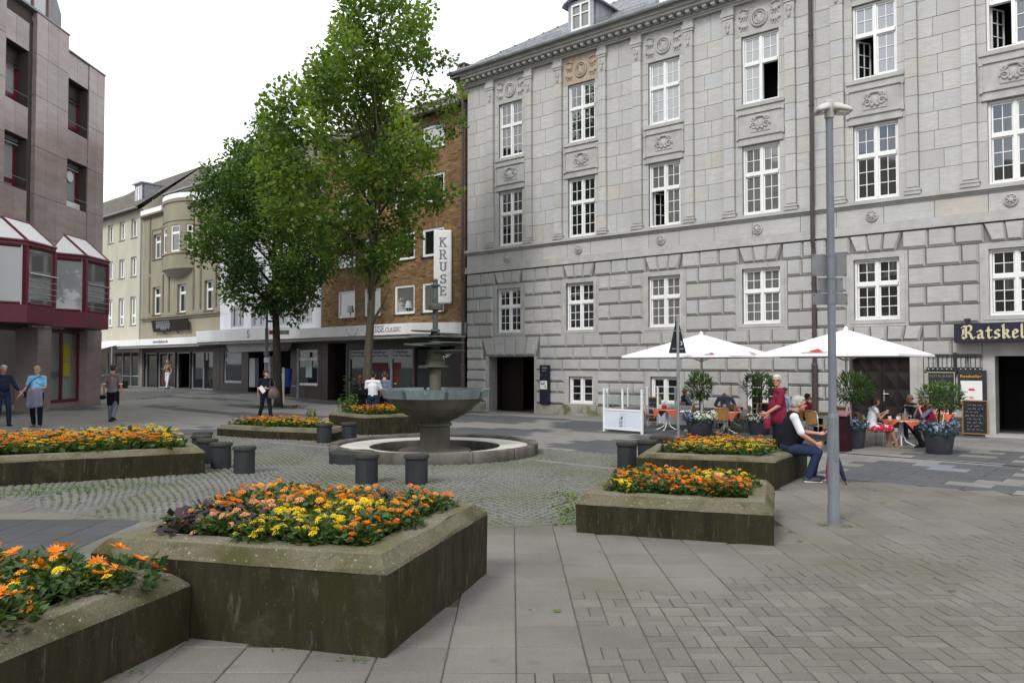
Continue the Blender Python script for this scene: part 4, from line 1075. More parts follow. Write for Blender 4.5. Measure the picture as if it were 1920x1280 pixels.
# --- things fixed on the town hall wall
def wall_loc(s, t=0, z=0): x, y = un(s, t); return (x, y, z)
sign = thing('restaurant_sign', 'long dark navy sign with pale gold broken-script letters over the cellar entrance', 'sign', wall_loc(16.96, .12, 2.30), TH_ROT)
m_ = MB(); m_.cbox(0, 3.7, -.30, .0, 0, .47, .008); m_.build('sign_board', M['navy'], sign)
m_ = MB(); fraktur(m_, 'Ratskeller', .17, .09, .325, -.312, -.301, gap=.075); m_.build('lettering', M['goldletter'], sign)
m_ = MB(); m_.box(.22, .28, -.1, .06, .47, .58); m_.box(.18, .32, -.06, .0, .56, .60); m_.build('bracket', M['black'], sign)
rl = thing('iron_railing', 'black iron railing with small white studs fixed above the menu cases', 'railing', wall_loc(16.26, .1, 1.62), TH_ROT)
m_ = MB(); m_.box(0, 1.24, -.03, 0, .36, .39); m_.box(0, 1.24, -.03, 0, -.01, .07); m_.build('rail', M['black'], rl)
for i, x in enumerate([.05 + k * .105 for k in range(12)]):
    m_ = MB(); m_.tube([(x, -.015, .06), (x, -.015, .37)], .009, 5); m_.tube([(x, -.015, .30), (x + .03, -.015, .34), (x + .052, -.015, .37)], .006, 4)
    o = m_.build('bar', M['black'], rl); q = MB(); q.ell((x, -.036, .03), (.014, .01, .014), 6, 4); q.build('stud', M['white'], o)
m_ = MB(); m_.box(.62, .70, -.05, .0, -.1, .44); m_.build('post', M['black'], rl)
cs = thing('menu_case', 'black restaurant notice case with a thin gold rim behind the right oleander', 'notice board', wall_loc(16.28, .09, .72), TH_ROT)
m_ = MB(); m_.cbox(0, .64, -.06, 0, 0, .86, .01); m_.build('case', M['black'], cs)
m_ = MB(); frame_rect(m_, .01, .63, .01, .85, .015, -.068, -.055); m_.build('rim', M['goldletter'], cs)
put_text('RESTAURANT', .085, M['greyletter'], cs, .05, -.064, .72, width=.54)
cs = thing('menu_case', 'lit menu case with red and white card under yellow lettering beside the entrance', 'notice board', wall_loc(16.98, .09, .70), TH_ROT)
m_ = MB(); m_.cbox(0, .62, -.07, 0, 0, .92, .01); m_.build('case', M['black'], cs)
m_ = MB(); m_.box(.06, .53, -.078, -.068, .08, .66); m_.build('menu_card', M['paper'], cs)
m_ = MB()
for i in range(9): m_.ell((.08 + .052 * i, -.082, .10 + .02 * (i % 3)), (.035, .006, .03), 6, 4)
m_.box(.24, .36, -.084, -.079, .42, .47); m_.box(.30, .37, -.086, -.079, .43, .455);
for i in range(5): m_.box(.25 + .02 * i, .262 + .02 * i, -.084, -.079, .22, .22 + .03 + .02 * (i % 3))
m_.box(.08, .22, -.084, -.079, .385, .395); m_.build('red_print', M['redprint'], cs)
put_text('Ratskeller', .09, M['yellowletter'], cs, .05, -.08, .74, width=.46)
cb = thing('chalkboard', 'tall black chalkboard with handwritten white menu leaning at the cellar entrance', 'chalkboard', wall_loc(17.1, .22, .07), TH_ROT)
m_ = MB(); m_.box(0, .52, -.03, 0, 0, .80); m_.build('board', M['chalk'], cb)
m_ = MB(); frame_rect(m_, -.02, .54, -.015, .815, .025, -.04, .005); m_.build('frame', M['oakframe'], cb)
scribble(cb, .04, .46, .06, .74, -.033, 8)
lt = thing('info_column', 'slim anthracite notice column with a small white sheet beside the gateway', 'info board', wall_loc(3.70, .09, .36), TH_ROT)
m_ = MB(); m_.cbox(0, .43, -.08, 0, 0, 1.39, .008); m_.build('panel', M['navy'], lt)
m_ = MB(); m_.box(.03, .34, -.088, -.08, .53, .83); m_.build('notice', M['paper'], lt)
m_ = MB(); m_.box(.07, .1, -.094, -.089, .7, .8); m_.box(.1, .2, -.094, -.089, .7, .73); m_.box(.2, .23, -.094, -.089, .7, .79); m_.box(.25, .28, -.094, -.089, .56, .68); m_.build('print', M['black'], lt)
m_ = MB(); m_.box(.12, .34, -.088, -.08, 1.26, 1.31); m_.box(.12, .3, -.088, -.08, 1.17, 1.20); m_.box(.05, .08, -.088, -.08, 1.0, 1.05); m_.build('heading', M['paleblue'], lt)
# ------------------------------------------------------------------ the row of houses left of the town hall (one building line)
RO = (-31.448, 58.118); RR = rad(-42.1014); RU = (math.cos(RR), math.sin(RR)); RN = (RU[1], -RU[0])   # RN points out into the street
def rloc(x, out=0.0, z=0.0): return (RO[0] + RU[0] * x + RN[0] * out, RO[1] + RU[1] * x + RN[1] * out, z)
def house(name, label, x0): return thing(name, label, 'building', rloc(x0), RR)
def simple_window(h, a, b, c, d, y=.10, cols=2, transom=None, m='whitewood', g='glass', t=.055, sill=None, light=False, sash_t=.045):
    """frame with mullions as one part; each pane a child of it"""
    q = MB(); frame_rect(q, a, b, c, d, t, y, y + .08); xs_ = [a + t + (b - a - 2 * t) * i / cols for i in range(cols + 1)]; ps = []
    zs_ = [c + t, d - t] if transom is None else [c + t, c + (d - c) * transom, d - t]
    for i in range(1, cols): q.box(xs_[i] - .035, xs_[i] + .035, y, y + .075, c + t, d - t)
    for i in range(cols):
        for j in range(len(zs_) - 1):
            X0 = xs_[i] + (.035 if i else 0); X1 = xs_[i + 1] - (.035 if i < cols - 1 else 0); Z0 = zs_[j] + (.03 if j else 0); Z1 = zs_[j + 1] - (.03 if j < len(zs_) - 2 else 0)
            if j: q.box(X0, X1, y, y + .075, zs_[j] - .03, zs_[j] + .03)
            frame_rect(q, X0, X1, Z0, Z1, sash_t, y + .01, y + .06); ps.append((X0 + sash_t, X1 - sash_t, Z0 + sash_t, Z1 - sash_t))
    w = q.build('window', M[m], h)
    for A, B, C, D in ps: place(pane_any(g), 'pane', w, (A, y + .045, C), (rnd.gauss(0, .006), 0, rnd.gauss(0, .008)), (B - A, 1, D - C))
    if sill: s_ = MB(); s_.box(a - .05, b + .05, -.06, y, c - .06, c - .004); s_.build('sill', M[sill], w)
    return w
_pm = {}
def pane_any(g):
    if g in pane_m: return pane_m[g]
    if g not in _pm: _pm[g] = MB().add([(0, 0, 0), (1, 0, 0), (1, 0, 1), (0, 0, 1)], [(0, 1, 2, 3)]).mesh('pane', M[g])
    return _pm[g]
def shell(h, w, z0, z1, holes, m, depth=9.0, mr=None, name='wall'):
    q = MB(); wall(q, 0, w, z0, z1, holes, 0, .4, 0, 0); q.box(0, .3, .4, depth, z0, z1); q.box(w - .3, w, .4, depth, z0, z1); q.box(0, w, depth - .3, depth, z0, z1)
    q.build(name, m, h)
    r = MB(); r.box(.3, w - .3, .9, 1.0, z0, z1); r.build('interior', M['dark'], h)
def tiled_roof(h, x0, x1, z, depth, pitch, y0=-.45, mat_='tile', name='roof', tile=.30, row=.34):
    T = math.tan(rad(pitch)); a = rad(pitch); top = z + T * depth
    q = MB(); g5 = (.5, .5, .5); q.poly([(x0, y0, z), (x1, y0, z), (x1, y0 + depth, top), (x0, y0 + depth, top)], 0, g5); q.poly([(x1, y0 + 2 * depth, z), (x0, y0 + 2 * depth, z), (x0, y0 + depth, top), (x1, y0 + depth, top)], 0, g5)
    q.box(x0, x1, y0 - .02, y0 + .06, z - .14, z + .0)
    o = q.build(name, M[mat_], h)
    r = MB(); n = int((x1 - x0) / tile); ca, sa = math.cos(a), math.sin(a); rows = int(depth / ca / row)
    for j in range(rows):
        for i in range(n):
            c = rnd.uniform(.40, .60); x = x0 + (i + .5) * (x1 - x0) / n; l = (j + .5) * row; w = tile * .48
            P = [(-w, -row * .52, .035), (0, -row * .52, .06), (w, -row * .52, .035), (w, row * .5, .012), (0, row * .5, .032), (-w, row * .5, .012), (-w, -row * .52, 0), (w, -row * .52, 0)]
            r.add([(x + p[0], y0 + (l + p[1]) * ca - p[2] * sa, z + (l + p[1]) * sa + p[2] * ca) for p in P], [(0, 1, 4, 5), (1, 2, 3, 4), (6, 7, 2, 1, 0)], 0, (c, c, c))
    tag(r.build('roof_tiles', M[mat_], h), kind='stuff'); g = MB()
    for x in (x0 + .06, x1 - .06): g.poly([(x, y0 + .3, z - .1), (x, y0 + 2 * depth, z - .1), (x, y0 + depth, top - .05)])
    g.build('gable', M['plaster_c'], h)
    g = MB(); g.tube([(x0, y0 - .06, z - .06), (x1, y0 - .06, z - .06)], .065, 8); g.build('gutter', M['zinc'], h)
    return o

# --- cream plaster house
hc = house('plaster_house', 'plain cream plaster house with brown tiled roof and a slate dormer at the far left', .8); W = 9.75
wx = [(.15 + k * 1.88, .15 + k * 1.88 + .9) for k in range(1, 5)]; wx = [(3.95 - 1.88, 4.85 - 1.88), (4.10, 5.0), (6.02, 6.90), (7.88, 8.78)]
zs = [(4.36, 6.2), (7.54, 8.80), (10.08, 11.30)]
shell(hc, W, -.3, 11.85, [(a, b, c, d) for a, b in wx for c, d in zs] + [(.3, 9.3, .4, 2.55)], M['plaster_c'])
for a, b in wx:
    for i, (c, d) in enumerate(zs): simple_window(hc, a, b, c, d, .13, 2, None if i else .33, g=('glass', 'glass_c', 'glass_c')[(int(a) + i) % 3], sill='zinc')
tiled_roof(hc, -.1, W, 11.85, 4.3, 38)
dm_ = MB(); dm_.box(6.05, 9.0, 1.55, 1.6, 12.55, 12.6); wall(dm_, 7.0, 8.2, 12.3, 13.75, [(7.15, 8.05, 12.45, 13.6)], .55, .7)
for x in (7.0, 8.2): dm_.poly([(x, .55, 12.3), (x, .55, 13.75), (x, 3.0, 13.85)])
dd = dm_.build('dormer', M['slate'], hc); r_ = MB(); r_.box(6.9, 8.3, .4, 3.0, 13.75, 13.85); r_.build('dormer_roof', M['slate'], dd)
simple_window(dd, 7.15, 8.05, 12.45, 13.6, .56, 2, None, g='glass_w')
m_ = MB(); m_.tube([(9.62, -.14, 11.75), (9.62, -.1, 11.4), (9.62, -.1, 0)], .05, 8); m_.build('downpipe', M['zinc'], hc)
aw = thing('awning', 'white shop awning over the glass front of the cream house', 'awning', rloc(.4, 0, 0), RR)
m_ = MB(); m_.loft([[(0, -.05, 3.35), (9.2, -.05, 3.35), (9.2, -.05, 3.31), (0, -.05, 3.31)], [(0, -2.2, 2.75), (9.2, -2.2, 2.75), (9.2, -2.2, 2.71), (0, -2.2, 2.71)]]); m_.build('canopy', M['canvas'], aw)
m_ = MB(); m_.box(0, 9.2, -2.21, -2.17, 2.38, 2.71); m_.build('valance', M['canvas'], aw)
for x in (.1, 4.5, 9.0): m_ = MB(); m_.tube([(x, -2.1, 2.4), (x, -2.1, .3)], .03, 6); m_.build('post', M['alu'], aw)
m_ = MB(); m_.box(.3, 9.3, .06, .1, 1.0, 1.06)
for i in range(8): m_.box(.3 + i * 1.28, .37 + i * 1.28, .04, .12, .4, 2.55)
m_.build('shop_frame', M['greyframe'], hc)
for i in range(7): place(pane_any('shopglass'), 'pane', hc, (.37 + i * 1.28, .09, .4), (0, 0, rnd.gauss(0, .02)), (1.21, 1, 2.15))

# --- far gable seen between the granite block and the cream house
hf = house('far_house', 'brown roofed house far down the street, only its roof edge showing', -9.0)
shell(hf, 9.6, -.3, 11.2, [(2, 3, 8, 9.4), (5, 6, 8, 9.4), (7.6, 8.6, 8, 9.4)], M['plaster_b'])
for a in (2, 5, 7.6): simple_window(hf, a, a + 1, 8, 9.4, .13)
tiled_roof(hf, -.1, 9.7, 11.2, 4.2, 42)

# --- beige house with the rounded oriel
hb = house('oriel_house', 'beige plaster house with a rounded oriel and a white parapet', 10.56); W = 10.0
X = lambda v: v - 10.56
wl = [(X(12.0), X(13.1), 8.36, 9.90), (X(12.0), X(13.12), 4.88, 6.60), (X(15.35), X(16.46), 4.87, 6.55), (X(18.66), X(19.66), 8.36, 9.82), (X(18.70), X(19.72), 4.87, 6.55)]
shops = [(X(10.9), X(12.6), 0, 2.5), (X(12.75), X(15.1), .35, 2.5), (X(15.2), X(17.0), .05, 2.5), (X(17.1), X(19.8), .35, 2.5)]
shell(hb, W, 2.9, 11.2, wl, M['plaster_b'])
shell(hb, W, -.3, 2.9, shops, M['shopwall'], name='shop_wall')
for a, b, c, d in wl: simple_window(hb, a, b, c, d, .16, 1, .70, g='glass_c' if c > 8 else 'glass', sill='plaster_bt')
m_ = MB()
for a, b, c, d in wl:
    if c > 8: frame_rect(m_, a - .18, b + .18, c - .1, d + .35, .10, -.03, .001)
for x in (X(11.5), X(13.4), X(14.2), X(17.35), X(18.2), X(20.0)): m_.box(x, x + .16, -.05, .001, 5.0, 7.3); m_.box(x, x + .16, -.05, .001, 7.5, 11.0)
m_.build('wall_moulding', M['plaster_bt'], hb)
m_ = MB(); m_.box(-.02, W, -.14, .001, 4.62, 4.72); m_.box(-.02, W, -.08, .001, 4.50, 4.62); m_.box(-.02, W, -.12, .001, 11.02, 11.12); m_.box(-.02, W, -.25, .001, 11.12, 11.24); m_.build('string_course', M['plaster_bt'], hb)
bc = (X(15.58), .50); BR = 2.02
def bow(r, a0=200, a1=340, n=18): return [(bc[0] + r * math.cos(rad(a0 + (a1 - a0) * i / n)), bc[1] + r * .58 * math.sin(rad(a0 + (a1 - a0) * i / n))) for i in range(n + 1)]
m_ = MB(); prof = [(7.38, 1.02), (7.55, 1.0), (7.62, .94), (8.25, .94), (8.27, 1.0), (8.36, 1.0)]
def bowring(f): return bow(BR * f) + [(bc[0] + BR * .6, .3), (bc[0] - BR * .6, .3)]
m_.loft([[(x, y, z) for x, y in bowring(f)] for z, f in [(6.9, .40), (7.0, .62), (7.2, .86), (7.36, .97), (7.40, 1.05), (7.50, 1.05), (7.52, 1.0), (8.26, 1.0), (8.28, 1.05), (8.38, 1.05), (8.40, 1.0)]])
ori = m_.build('oriel', M['plaster_b'], hb); m_ = MB()
m_.loft([[(x, y, z) for x, y in bowring(f)] for z, f in [(9.98, 1.0), (10.2, 1.0), (10.22, 1.04), (10.30, 1.04), (10.32, 1.0), (11.3, 1.0), (11.34, 1.06), (11.5, 1.08), (11.52, 1.02)]])
m_.build('oriel_head', M['plaster_b'], hb)
bw = bow(BR); 
for i in (0, 3, 4, 8, 9, 13, 14, 17):                                # piers between the oriel windows
    a, b = bw[i], bw[i + 1]; q = MB(); q.prism([a, b, (b[0], b[1] + .2), (a[0], a[1] + .2)], 8.4, 9.98); q.build('oriel_pier', M['plaster_b'], ori)
for i0, i1 in ((1, 3), (5, 8), (10, 13), (15, 17)):
    a, b = bw[i0], bw[i1]; L = math.hypot(b[0] - a[0], b[1] - a[1]); ang = math.atan2(b[1] - a[1], b[0] - a[0])
    w = simple_window(hb, 0, L, 8.4, 9.98, .04, 1, .7, g='glass'); w.location = (a[0], a[1], 0); w.rotation_euler = (0, 0, ang)
m_ = MB(); m_.loft([[(x, y, z) for x, y in bowring(f)] for z, f in [(11.53, 1.05), (11.78, 1.05), (11.82, 1.02)]]); m_.box(-.02, X(13.5), -.2, .2, 11.25, 11.55); m_.box(X(17.6), W, -.2, .2, 11.25, 11.62); m_.build('parapet', M['white'], hb)
q = MB(); wall(q, .5, W, 11.2, 12.75, [(3.6, 5.4, 11.7, 12.5), (5.8, 7.4, 11.7, 12.5), (7.8, 9.2, 11.7, 12.5), (1.8, 3.0, 11.7, 12.4)], 1.6, 1.9); q.box(.5, .8, 1.9, 8, 11.2, 12.75); q.build('attic_wall', M['plaster_c'], hb)
for a, b in ((3.6, 5.4), (5.8, 7.4), (7.8, 9.2), (1.8, 3.0)): simple_window(hb, a, b, 11.7, 12.5 if a > 2 else 12.4, 1.7, 2, g='glass_w')
m_ = MB(); m_.box(.3, W, 1.1, 1.7, 12.6, 12.78); m_.build('attic_eave', M['plaster_c'], hb)
tiled_roof(hb, .3, W, 12.80, 3.6, 36, y0=1.1)
m_ = MB(); m_.box(5.4, 6.5, 3.3, 4.6, 14.0, 15.3); ch = m_.build('chimney', M['slate'], hb); m_ = MB(); m_.loft([[(5.2, 3.1, 15.45), (6.7, 3.1, 15.45), (6.7, 4.8, 15.45), (5.2, 4.8, 15.45)], [(5.9, 3.9, 15.75), (6.0, 3.9, 15.75), (6.0, 4.0, 15.75), (5.9, 4.0, 15.75)]]); m_.box(5.5, 5.56, 3.4, 3.46, 15.3, 15.46); m_.box(6.35, 6.41, 3.4, 3.46, 15.3, 15.46); m_.build('chimney_hood', M['lead'], ch)
m_ = MB(); T36 = math.tan(rad(36)); m_.add([(4.2, 1.9, 12.80 + T36 * .8 + .1), (5.0, 1.9, 12.80 + T36 * .8 + .1), (5.0, 3.2, 12.80 + T36 * 2.1 + .1), (4.2, 3.2, 12.80 + T36 * 2.1 + .1)], [(0, 1, 2, 3)]); m_.build('skylight', M['glass_w'], hb)
sf = MB()
for a, b, c, d in shops:
    frame_rect(sf, a, b, c, d, .06, .12, .2)
    if b - a > 2: sf.box((a + b) / 2 - .03, (a + b) / 2 + .03, .12, .2, c + .06, d - .06)
sf.build('shop_frame', M['greyframe'], hb)
for i, (a, b, c, d) in enumerate(shops):
    if i != 2: place(pane_any('shopglass'), 'pane', hb, (a + .06, .17, c + .06), (0, 0, .01), (b - a - .12, 1, d - c - .12))
m_ = MB(); m_.box(X(13.1), X(13.7), .14, .16, .5, 1.2); m_.build('red_poster', M['dimred'], hb)
ts = thing('tattoo_sign', 'slanted black sign with curly grey lettering on the beige house', 'sign', rloc(12.35, .16, 3.78), RR)
m_ = MB(); m_.xprism([(.30, 0), (5.0, 0), (4.75, .68), (0, .72)], -.06, 0); m_.build('sign_board', M['dark'], ts)
q = MB(); rnd2 = random.Random(3)
for i in range(7):
    x = .75 + i * .27; h = (.42, .36, .46, .46, .52, .5, .5)[i]
    for st_ in ([(x, .62), (x + .06, .62 - h)], [(x - .08, .58), (x + .10, .60)], arc(x + .09, .5 - h * .35, .10, .16, 90, -200, 8)): nib(q, [st_], 0, 0, 1, .055, .02, rad(40), -.075 - .002 * i, -.061)
for i in range(4): nib(q, [arc(1.45 + i * .18, .17, .07, .09, 180, -100, 6)], 0, 0, 1, .04, .02, rad(40), -.08, -.061)
q.build('lettering', M['signback'], ts)
for x in (1.6, 3.4): m_ = MB(); m_.tube([(x, .05, -.12), (x, -.05, .02)], .03, 5); m_.tube([(x, .14, -.12), (x, .0, -.12)], .03, 5); m_.build('bracket', M['black'], ts)

# --- white panelled house
hw = house('panelled_house', 'pale panelled house with grey window frames half hidden by the trees', 20.6); W = 9.62
X = lambda v: v - 20.6
wx = [(X(21.8), X(23.15)), (X(23.93), X(25.27)), (X(26.05), X(27.35)), (X(28.16), X(29.5))]; zs = [(3.76, 4.95), (5.85, 7.15), (8.1, 9.4)]
shop = [(X(21.0), X(22.9), .78, 2.48), (X(23.6), X(27.6), .0, 2.45)]
shell(hw, W, 2.9, 10.9, [(a, b, c, d) for a, b in wx for c, d in zs], M['panel_w']); shell(hw, W, -.3, 2.9, shop + [(X(28.12), X(29.92), .76, 2.48)], M['shopwall'], name='shop_wall')
for a, b in wx:
    for i, (c, d) in enumerate(zs): simple_window(hw, a, b, c, d, .05, 2, None if a < 7 else .25, m='greyframe', g='glass_c' if (i + int(a)) % 3 == 0 else 'glass')
for x0, x1 in [(0, wx[0][0])] + [(wx[i][1], wx[i + 1][0]) for i in range(3)] + [(wx[3][1], W)]:      # wall panels with open joints
    n = max(1, round((x1 - x0) / .62))
    for i in range(n):
        for z0 in (3.3, 4.55, 5.8, 7.05, 8.3, 9.55):
            q = MB(); q.cbox(x0 + (x1 - x0) * i / n + .006, x0 + (x1 - x0) * (i + 1) / n - .006, -.035, .0, z0 + .006, min(z0 + 1.25, 10.9) - .006, .004); q.build('wall_panel', M['panel_w'], hw)
tiled_roof(hw, -.1, W, 10.9, 4.5, 40)
simple_window(hw, X(21.0), X(22.9), .78, 2.48, .06, 1, .74, m='greyframe', g='shopglass', t=.07); w_ = simple_window(hw, X(28.12), X(29.92), .76, 2.48, .06, 1, .74, m='whitewood', g='shopglass', t=.07)
m_ = MB(); m_.box(X(28.85), X(29.35), .06, .09, 1.15, 1.95); m_.build('poster', M['poster'], hw)
m_ = MB(); m_.box(X(23.75), X(24.3), -.02, .2, .6, 2.1); m_.box(X(25.2), X(25.75), .0, .2, 0, 2.2); m_.build('show_case', M['greyframe'], hw)
m_ = MB(); m_.xprism([(X(22.9), 2.98)] + [(X(22.9) + .55 - .55 * math.cos(rad(a)), 2.98 - .55 * math.sin(rad(a))) for a in range(0, 91, 15)] + [(X(27.2) + .55 * math.sin(rad(a)), 2.43 + .55 * (1 - math.cos(rad(a)))) for a in range(0, 91, 15)] + [(X(27.75), 2.98)], -.9, -.0); m_.build('arched_soffit', M['soffit'], hw)

# --- brick house of the shoe shop
hk = house('brick_house', 'ochre brick house with white windows and a dark tiled roof beside the town hall', 30.24); W = 9.66
X = lambda v: v - 30.24
wx = [(X(31.52), X(32.82)), (X(33.5), X(34.65)), (X(35.6), X(36.9)), (X(37.38), X(38.7))]; zs = [(3.9, 5.13), (6.20, 7.36), (8.42, 9.60), (10.62, 11.62)]
hh = [(a, b, c, d) for a, b in wx for c, d in zs]
shops = [(X(30.75), X(32.15), .0, 2.75), (X(32.28), X(36.80), .12, 2.45), (X(36.9), X(39.3), .0, 2.5)]
shell(hk, W, 2.9, 12.15, hh, M['mortar']); shell(hk, W, -.3, 2.9, shops, M['shopwall'], name='shop_wall')
q = MB(); bl, bh = .25, .077; nb = 0
for j in range(int((12.15 - 3.3) / bh)):
    z0 = 3.3 + j * bh; z1 = z0 + bh - .012; zc = (z0 + z1) / 2
    iv = minus((0.02, W - .02), [(a, b) for a, b, c, d in hh if c - .06 < zc < d + (.0 if c > 10 else .24)])
    for a, b in iv:
        x = a - (.125 if j % 2 else 0)
        while x < b - .03:
            x0 = max(a, x); x1 = min(b, x + bl - .012)
            if x1 - x0 > .04:
                c = min(.8, max(.22, rnd.gauss(.5, .10))); y = -.014 + rnd.uniform(-.003, .003)
                col = (c, c * rnd.uniform(.92, 1.06), c * rnd.uniform(.8, 1.1))
                if nb < 300 and x0 > 6.6 and z1 < 7.4 and j % 2 == 0 and x1 - x0 > .2:
                    t_ = MB(); t_.box(x0, x1, y, .0, z0, z1, 0, col, False); t_.build('brick', M['brick'], hk); nb += 1
                else: q.box(x0, x1, y, .0, z0, z1, 0, col, False)
            x += bl
for a, b, c, d in hh:
    if c > 10: continue
    n = int((b - a) / .077)
    for i in range(n):
        cc = min(.8, max(.22, rnd.gauss(.5, .10))); q.box(a + i * (b - a) / n + .005, a + (i + 1) * (b - a) / n - .005, -.015, 0, d + .006, d + .235, 0, (cc, cc * .97, cc * .9), False)
tag(q.build('brickwork', M['brick'], hk), kind='stuff')
for a, b, c, d in hh: simple_window(hk, a, b, c, d, .03, 1, None, g='glass_w' if c > 10 else ('glass_c' if (c < 4 and a > 4.5) else 'glass'), t=.06, sill='shopwall')
tiled_roof(hk, -.05, W + .0, 12.15, 2.3, 32, y0=-.35)
m_ = MB(); m_.box(7.8, 8.25, 1.3, 1.75, 13.0, 14.3, 0, (.5, .5, .5)); ch = m_.build('chimney', M['brick'], hk); m_ = MB(); m_.box(7.76, 8.29, 1.26, 1.79, 14.42, 14.46)
for a_, b_ in ((7.82, 1.32), (8.18, 1.32), (7.82, 1.68), (8.18, 1.68)): m_.box(a_, a_ + .05, b_, b_ + .05, 14.3, 14.42)
m_.build('chimney_cap', M['lead'], ch)
for i in range(3):                                                    # lamps standing in the first floor windows
    a, b, c, d = (wx[i + (1 if i else 0)][0], 0, 3.9, 0); m_ = MB(); m_.lathe([(.17, 4.15), (.10, 4.45)], 10, a + .85, .065); m_.lathe([(.02, 3.98), (.02, 4.15)], 6, a + .85, .065); m_.build('shade_in_window', M['net'], hk)
sfm = MB()
for i in range(4): x = shops[1][0] + 1.507 * i; sfm.box(x - .03, x + .03, .06, .14, .12, 2.45)
sfm.box(shops[1][0], shops[1][1], .06, .14, .12, .2); sfm.box(shops[1][0], shops[1][1], .06, .14, 2.02, 2.07); sfm.build('shop_frame', M['greyframe'], hk)
for i in range(3):
    x = shops[1][0] + 1.507 * i + .03; place(pane_any('shopglass'), 'pane', hk, (x, .13, .2), (0, 0, rnd.gauss(0, .01)), (1.447, 1, 1.82))
    m_ = MB(); m_.box(x, x + 1.447, .1, .13, 2.07, 2.42); bd = m_.build('sign_band', M['greyframe'], hk)
    put_text('Fußpflege', .15, M['black'], bd, x + .1, .095, 2.26, width=.95, name='lettering'); put_text('Fuß + Bein Pflege', .12, M['black'], bd, x + .1, .095, 2.11, width=1.15)
for i in range(1, 3):
    x = shops[1][0] + 1.507 * i + .03
    for k in range(3): m_ = MB(); m_.box(x + .05 + k * .02, x + (.25, .5, .3)[k] + (.9 if k == 2 else 0), .118, .124, .45 + k * .5, .85 + k * .5); m_.build('red_display', M['dimred'], hk)
    for k in range(14): m_ = MB(); m_.ell((x + rnd.uniform(.15, 1.3), .115, rnd.choice((.32, .62, .92)) + .03), (.08, .012, .035), 8, 5); m_.build('display_shoe', M[rnd.choice(('soffit', 'black', 'net'))], hk)
ss = MB(); ss.box(X(36.95), X(38.1), .1, .16, .0, 2.4); ss.build('door_leaf', M['shopglass'], hk)
put_text('KRUSE', .17, M['soffit'], hk, X(37.05), .09, 1.62, width=.55)
ds = MB(); ds.xprism([(X(38.15), .2), (X(39.3), .2), (X(39.3), 2.35), (X(38.15), 1.5)], .02, .06); dsk = ds.build('black_banner', M['black'], hk)
put_text('Neu! Neu!', .26, M['paper'], dsk, X(38.05), .0, 1.62, width=1.3, rot=(math.pi / 2, rad(-27), 0))
# flat canopies over the shops
cp = MB(); OUT = -1.25
def canopy(h, x0, x1, z0, z1, out, mname, angled=None):
    q = MB(); pl = [(x0, .0), (x0, out)] + ([(angled, out), (x1, -.12)] if angled else [(x1, out)]) + [(x1, .0)]
    n = len(pl); q.prism(pl[::-1] if False else pl, z0, z1); o = q.build('canopy', M[mname], h)
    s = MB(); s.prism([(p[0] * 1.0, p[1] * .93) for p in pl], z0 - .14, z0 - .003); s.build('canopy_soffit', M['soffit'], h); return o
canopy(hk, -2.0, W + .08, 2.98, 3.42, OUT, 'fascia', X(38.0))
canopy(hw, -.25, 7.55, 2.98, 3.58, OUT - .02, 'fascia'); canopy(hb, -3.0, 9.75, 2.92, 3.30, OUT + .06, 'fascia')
m_ = MB(); e = serif_text(m_, 'KRUSE', X(35.35), 3.10, .26, OUT - .012, OUT + .004, wd=.15); e = serif_text(m_, 'CLASSIC', e + .06, 3.10, .18, OUT - .012, OUT + .004, wd=.10); m_.build('lettering', M['greyletter'], hk)
m_ = MB(); m_.tube([(X(34.3) + .42 * math.cos(rad(a)), OUT - .01, 3.40 + .42 * math.sin(rad(a))) for a in range(190, 351, 10)], .008, 4); m_.build('ring_mark', M['greyletter'], hk)
put_text('www.altattoo.de', .24, M['greyletter'], hb, 4.3, OUT + .045, 3.04, width=1.95)
m_ = MB(); nib(m_, [arc(.1, .26, .1, .1, 20, 250) + arc(.1, .1, .1, .1, 90, -160)], 5.1, 3.12, 1, .05, .03, .2, OUT - .03, OUT - .02); m_.build('faded_letter', M['soffit'], hw)
ks = thing('shop_sign', 'tall white vertical sign with grey serif letters projecting from the brick house', 'sign', rloc(38.9, .25, 4.20), RR)
# the sign stands out from the wall, its broad face turned to the square
ks.rotation_euler = (0, 0, RR + rad(40))
m_ = MB(); m_.cbox(-.36, .36, -.14, .14, 0, 2.92, .04); m_.build('sign_box', M['white'], ks)
m_ = MB(); serif_text(m_, 'KRUSE', 0.02, 2.26, .34, -.152, -.139, wd=.17, vertical=.485); m_.build('lettering', M['greyletter'], ks)
for z in (.5, 2.3): m_ = MB(); m_.tube([(.3, .05, z), (.62, .1, z)], .035, 6); m_.lathe([(.07, z - .09), (.07, z + .09)], 8, .62, .1); m_.build('bracket', M['white'], ks)

# ------------------------------------------------------------------ brown granite building on the left
GX = -17.3
gb = thing('granite_building', 'brown polished granite office building with maroon glazed bays at the left', 'building', (GX, 20, 0), rad(90))
WN = [(10.73, 12.42), (6.90, 8.40), (3.0, 4.5)]; ZN = [(10.94, 12.97), (7.95, 9.80)]
GE = 13.68
hol = [(a, b, c, d) for a, b in WN for c, d in ZN]
q = MB(); wall(q, -6, GE, 3.1, 14.0, hol, .06, .6); q.box(-6, GE, .6, 10, 13.9, 14.0); q.box(GE - .1, GE - .04, .06, 10, 3.1, 14.0); q.box(-6, 8.64, .08, 3, 14.0, 14.5)
for h in hol: q.box(h[0] - .1, h[1] + .1, .62, .66, h[2] - .1, h[3] + .1)
q.build('wall', M['granite_d'], gb)
def gpanel(x0, x1, z0, z1, y=0.0, d=.06):
    m_ = MB(); m_.cbox(x0 + .006, x1 - .006, y, y + d, z0 + .006, z1 - .006, .003); m_.build('granite_panel', M['granite'], gb)
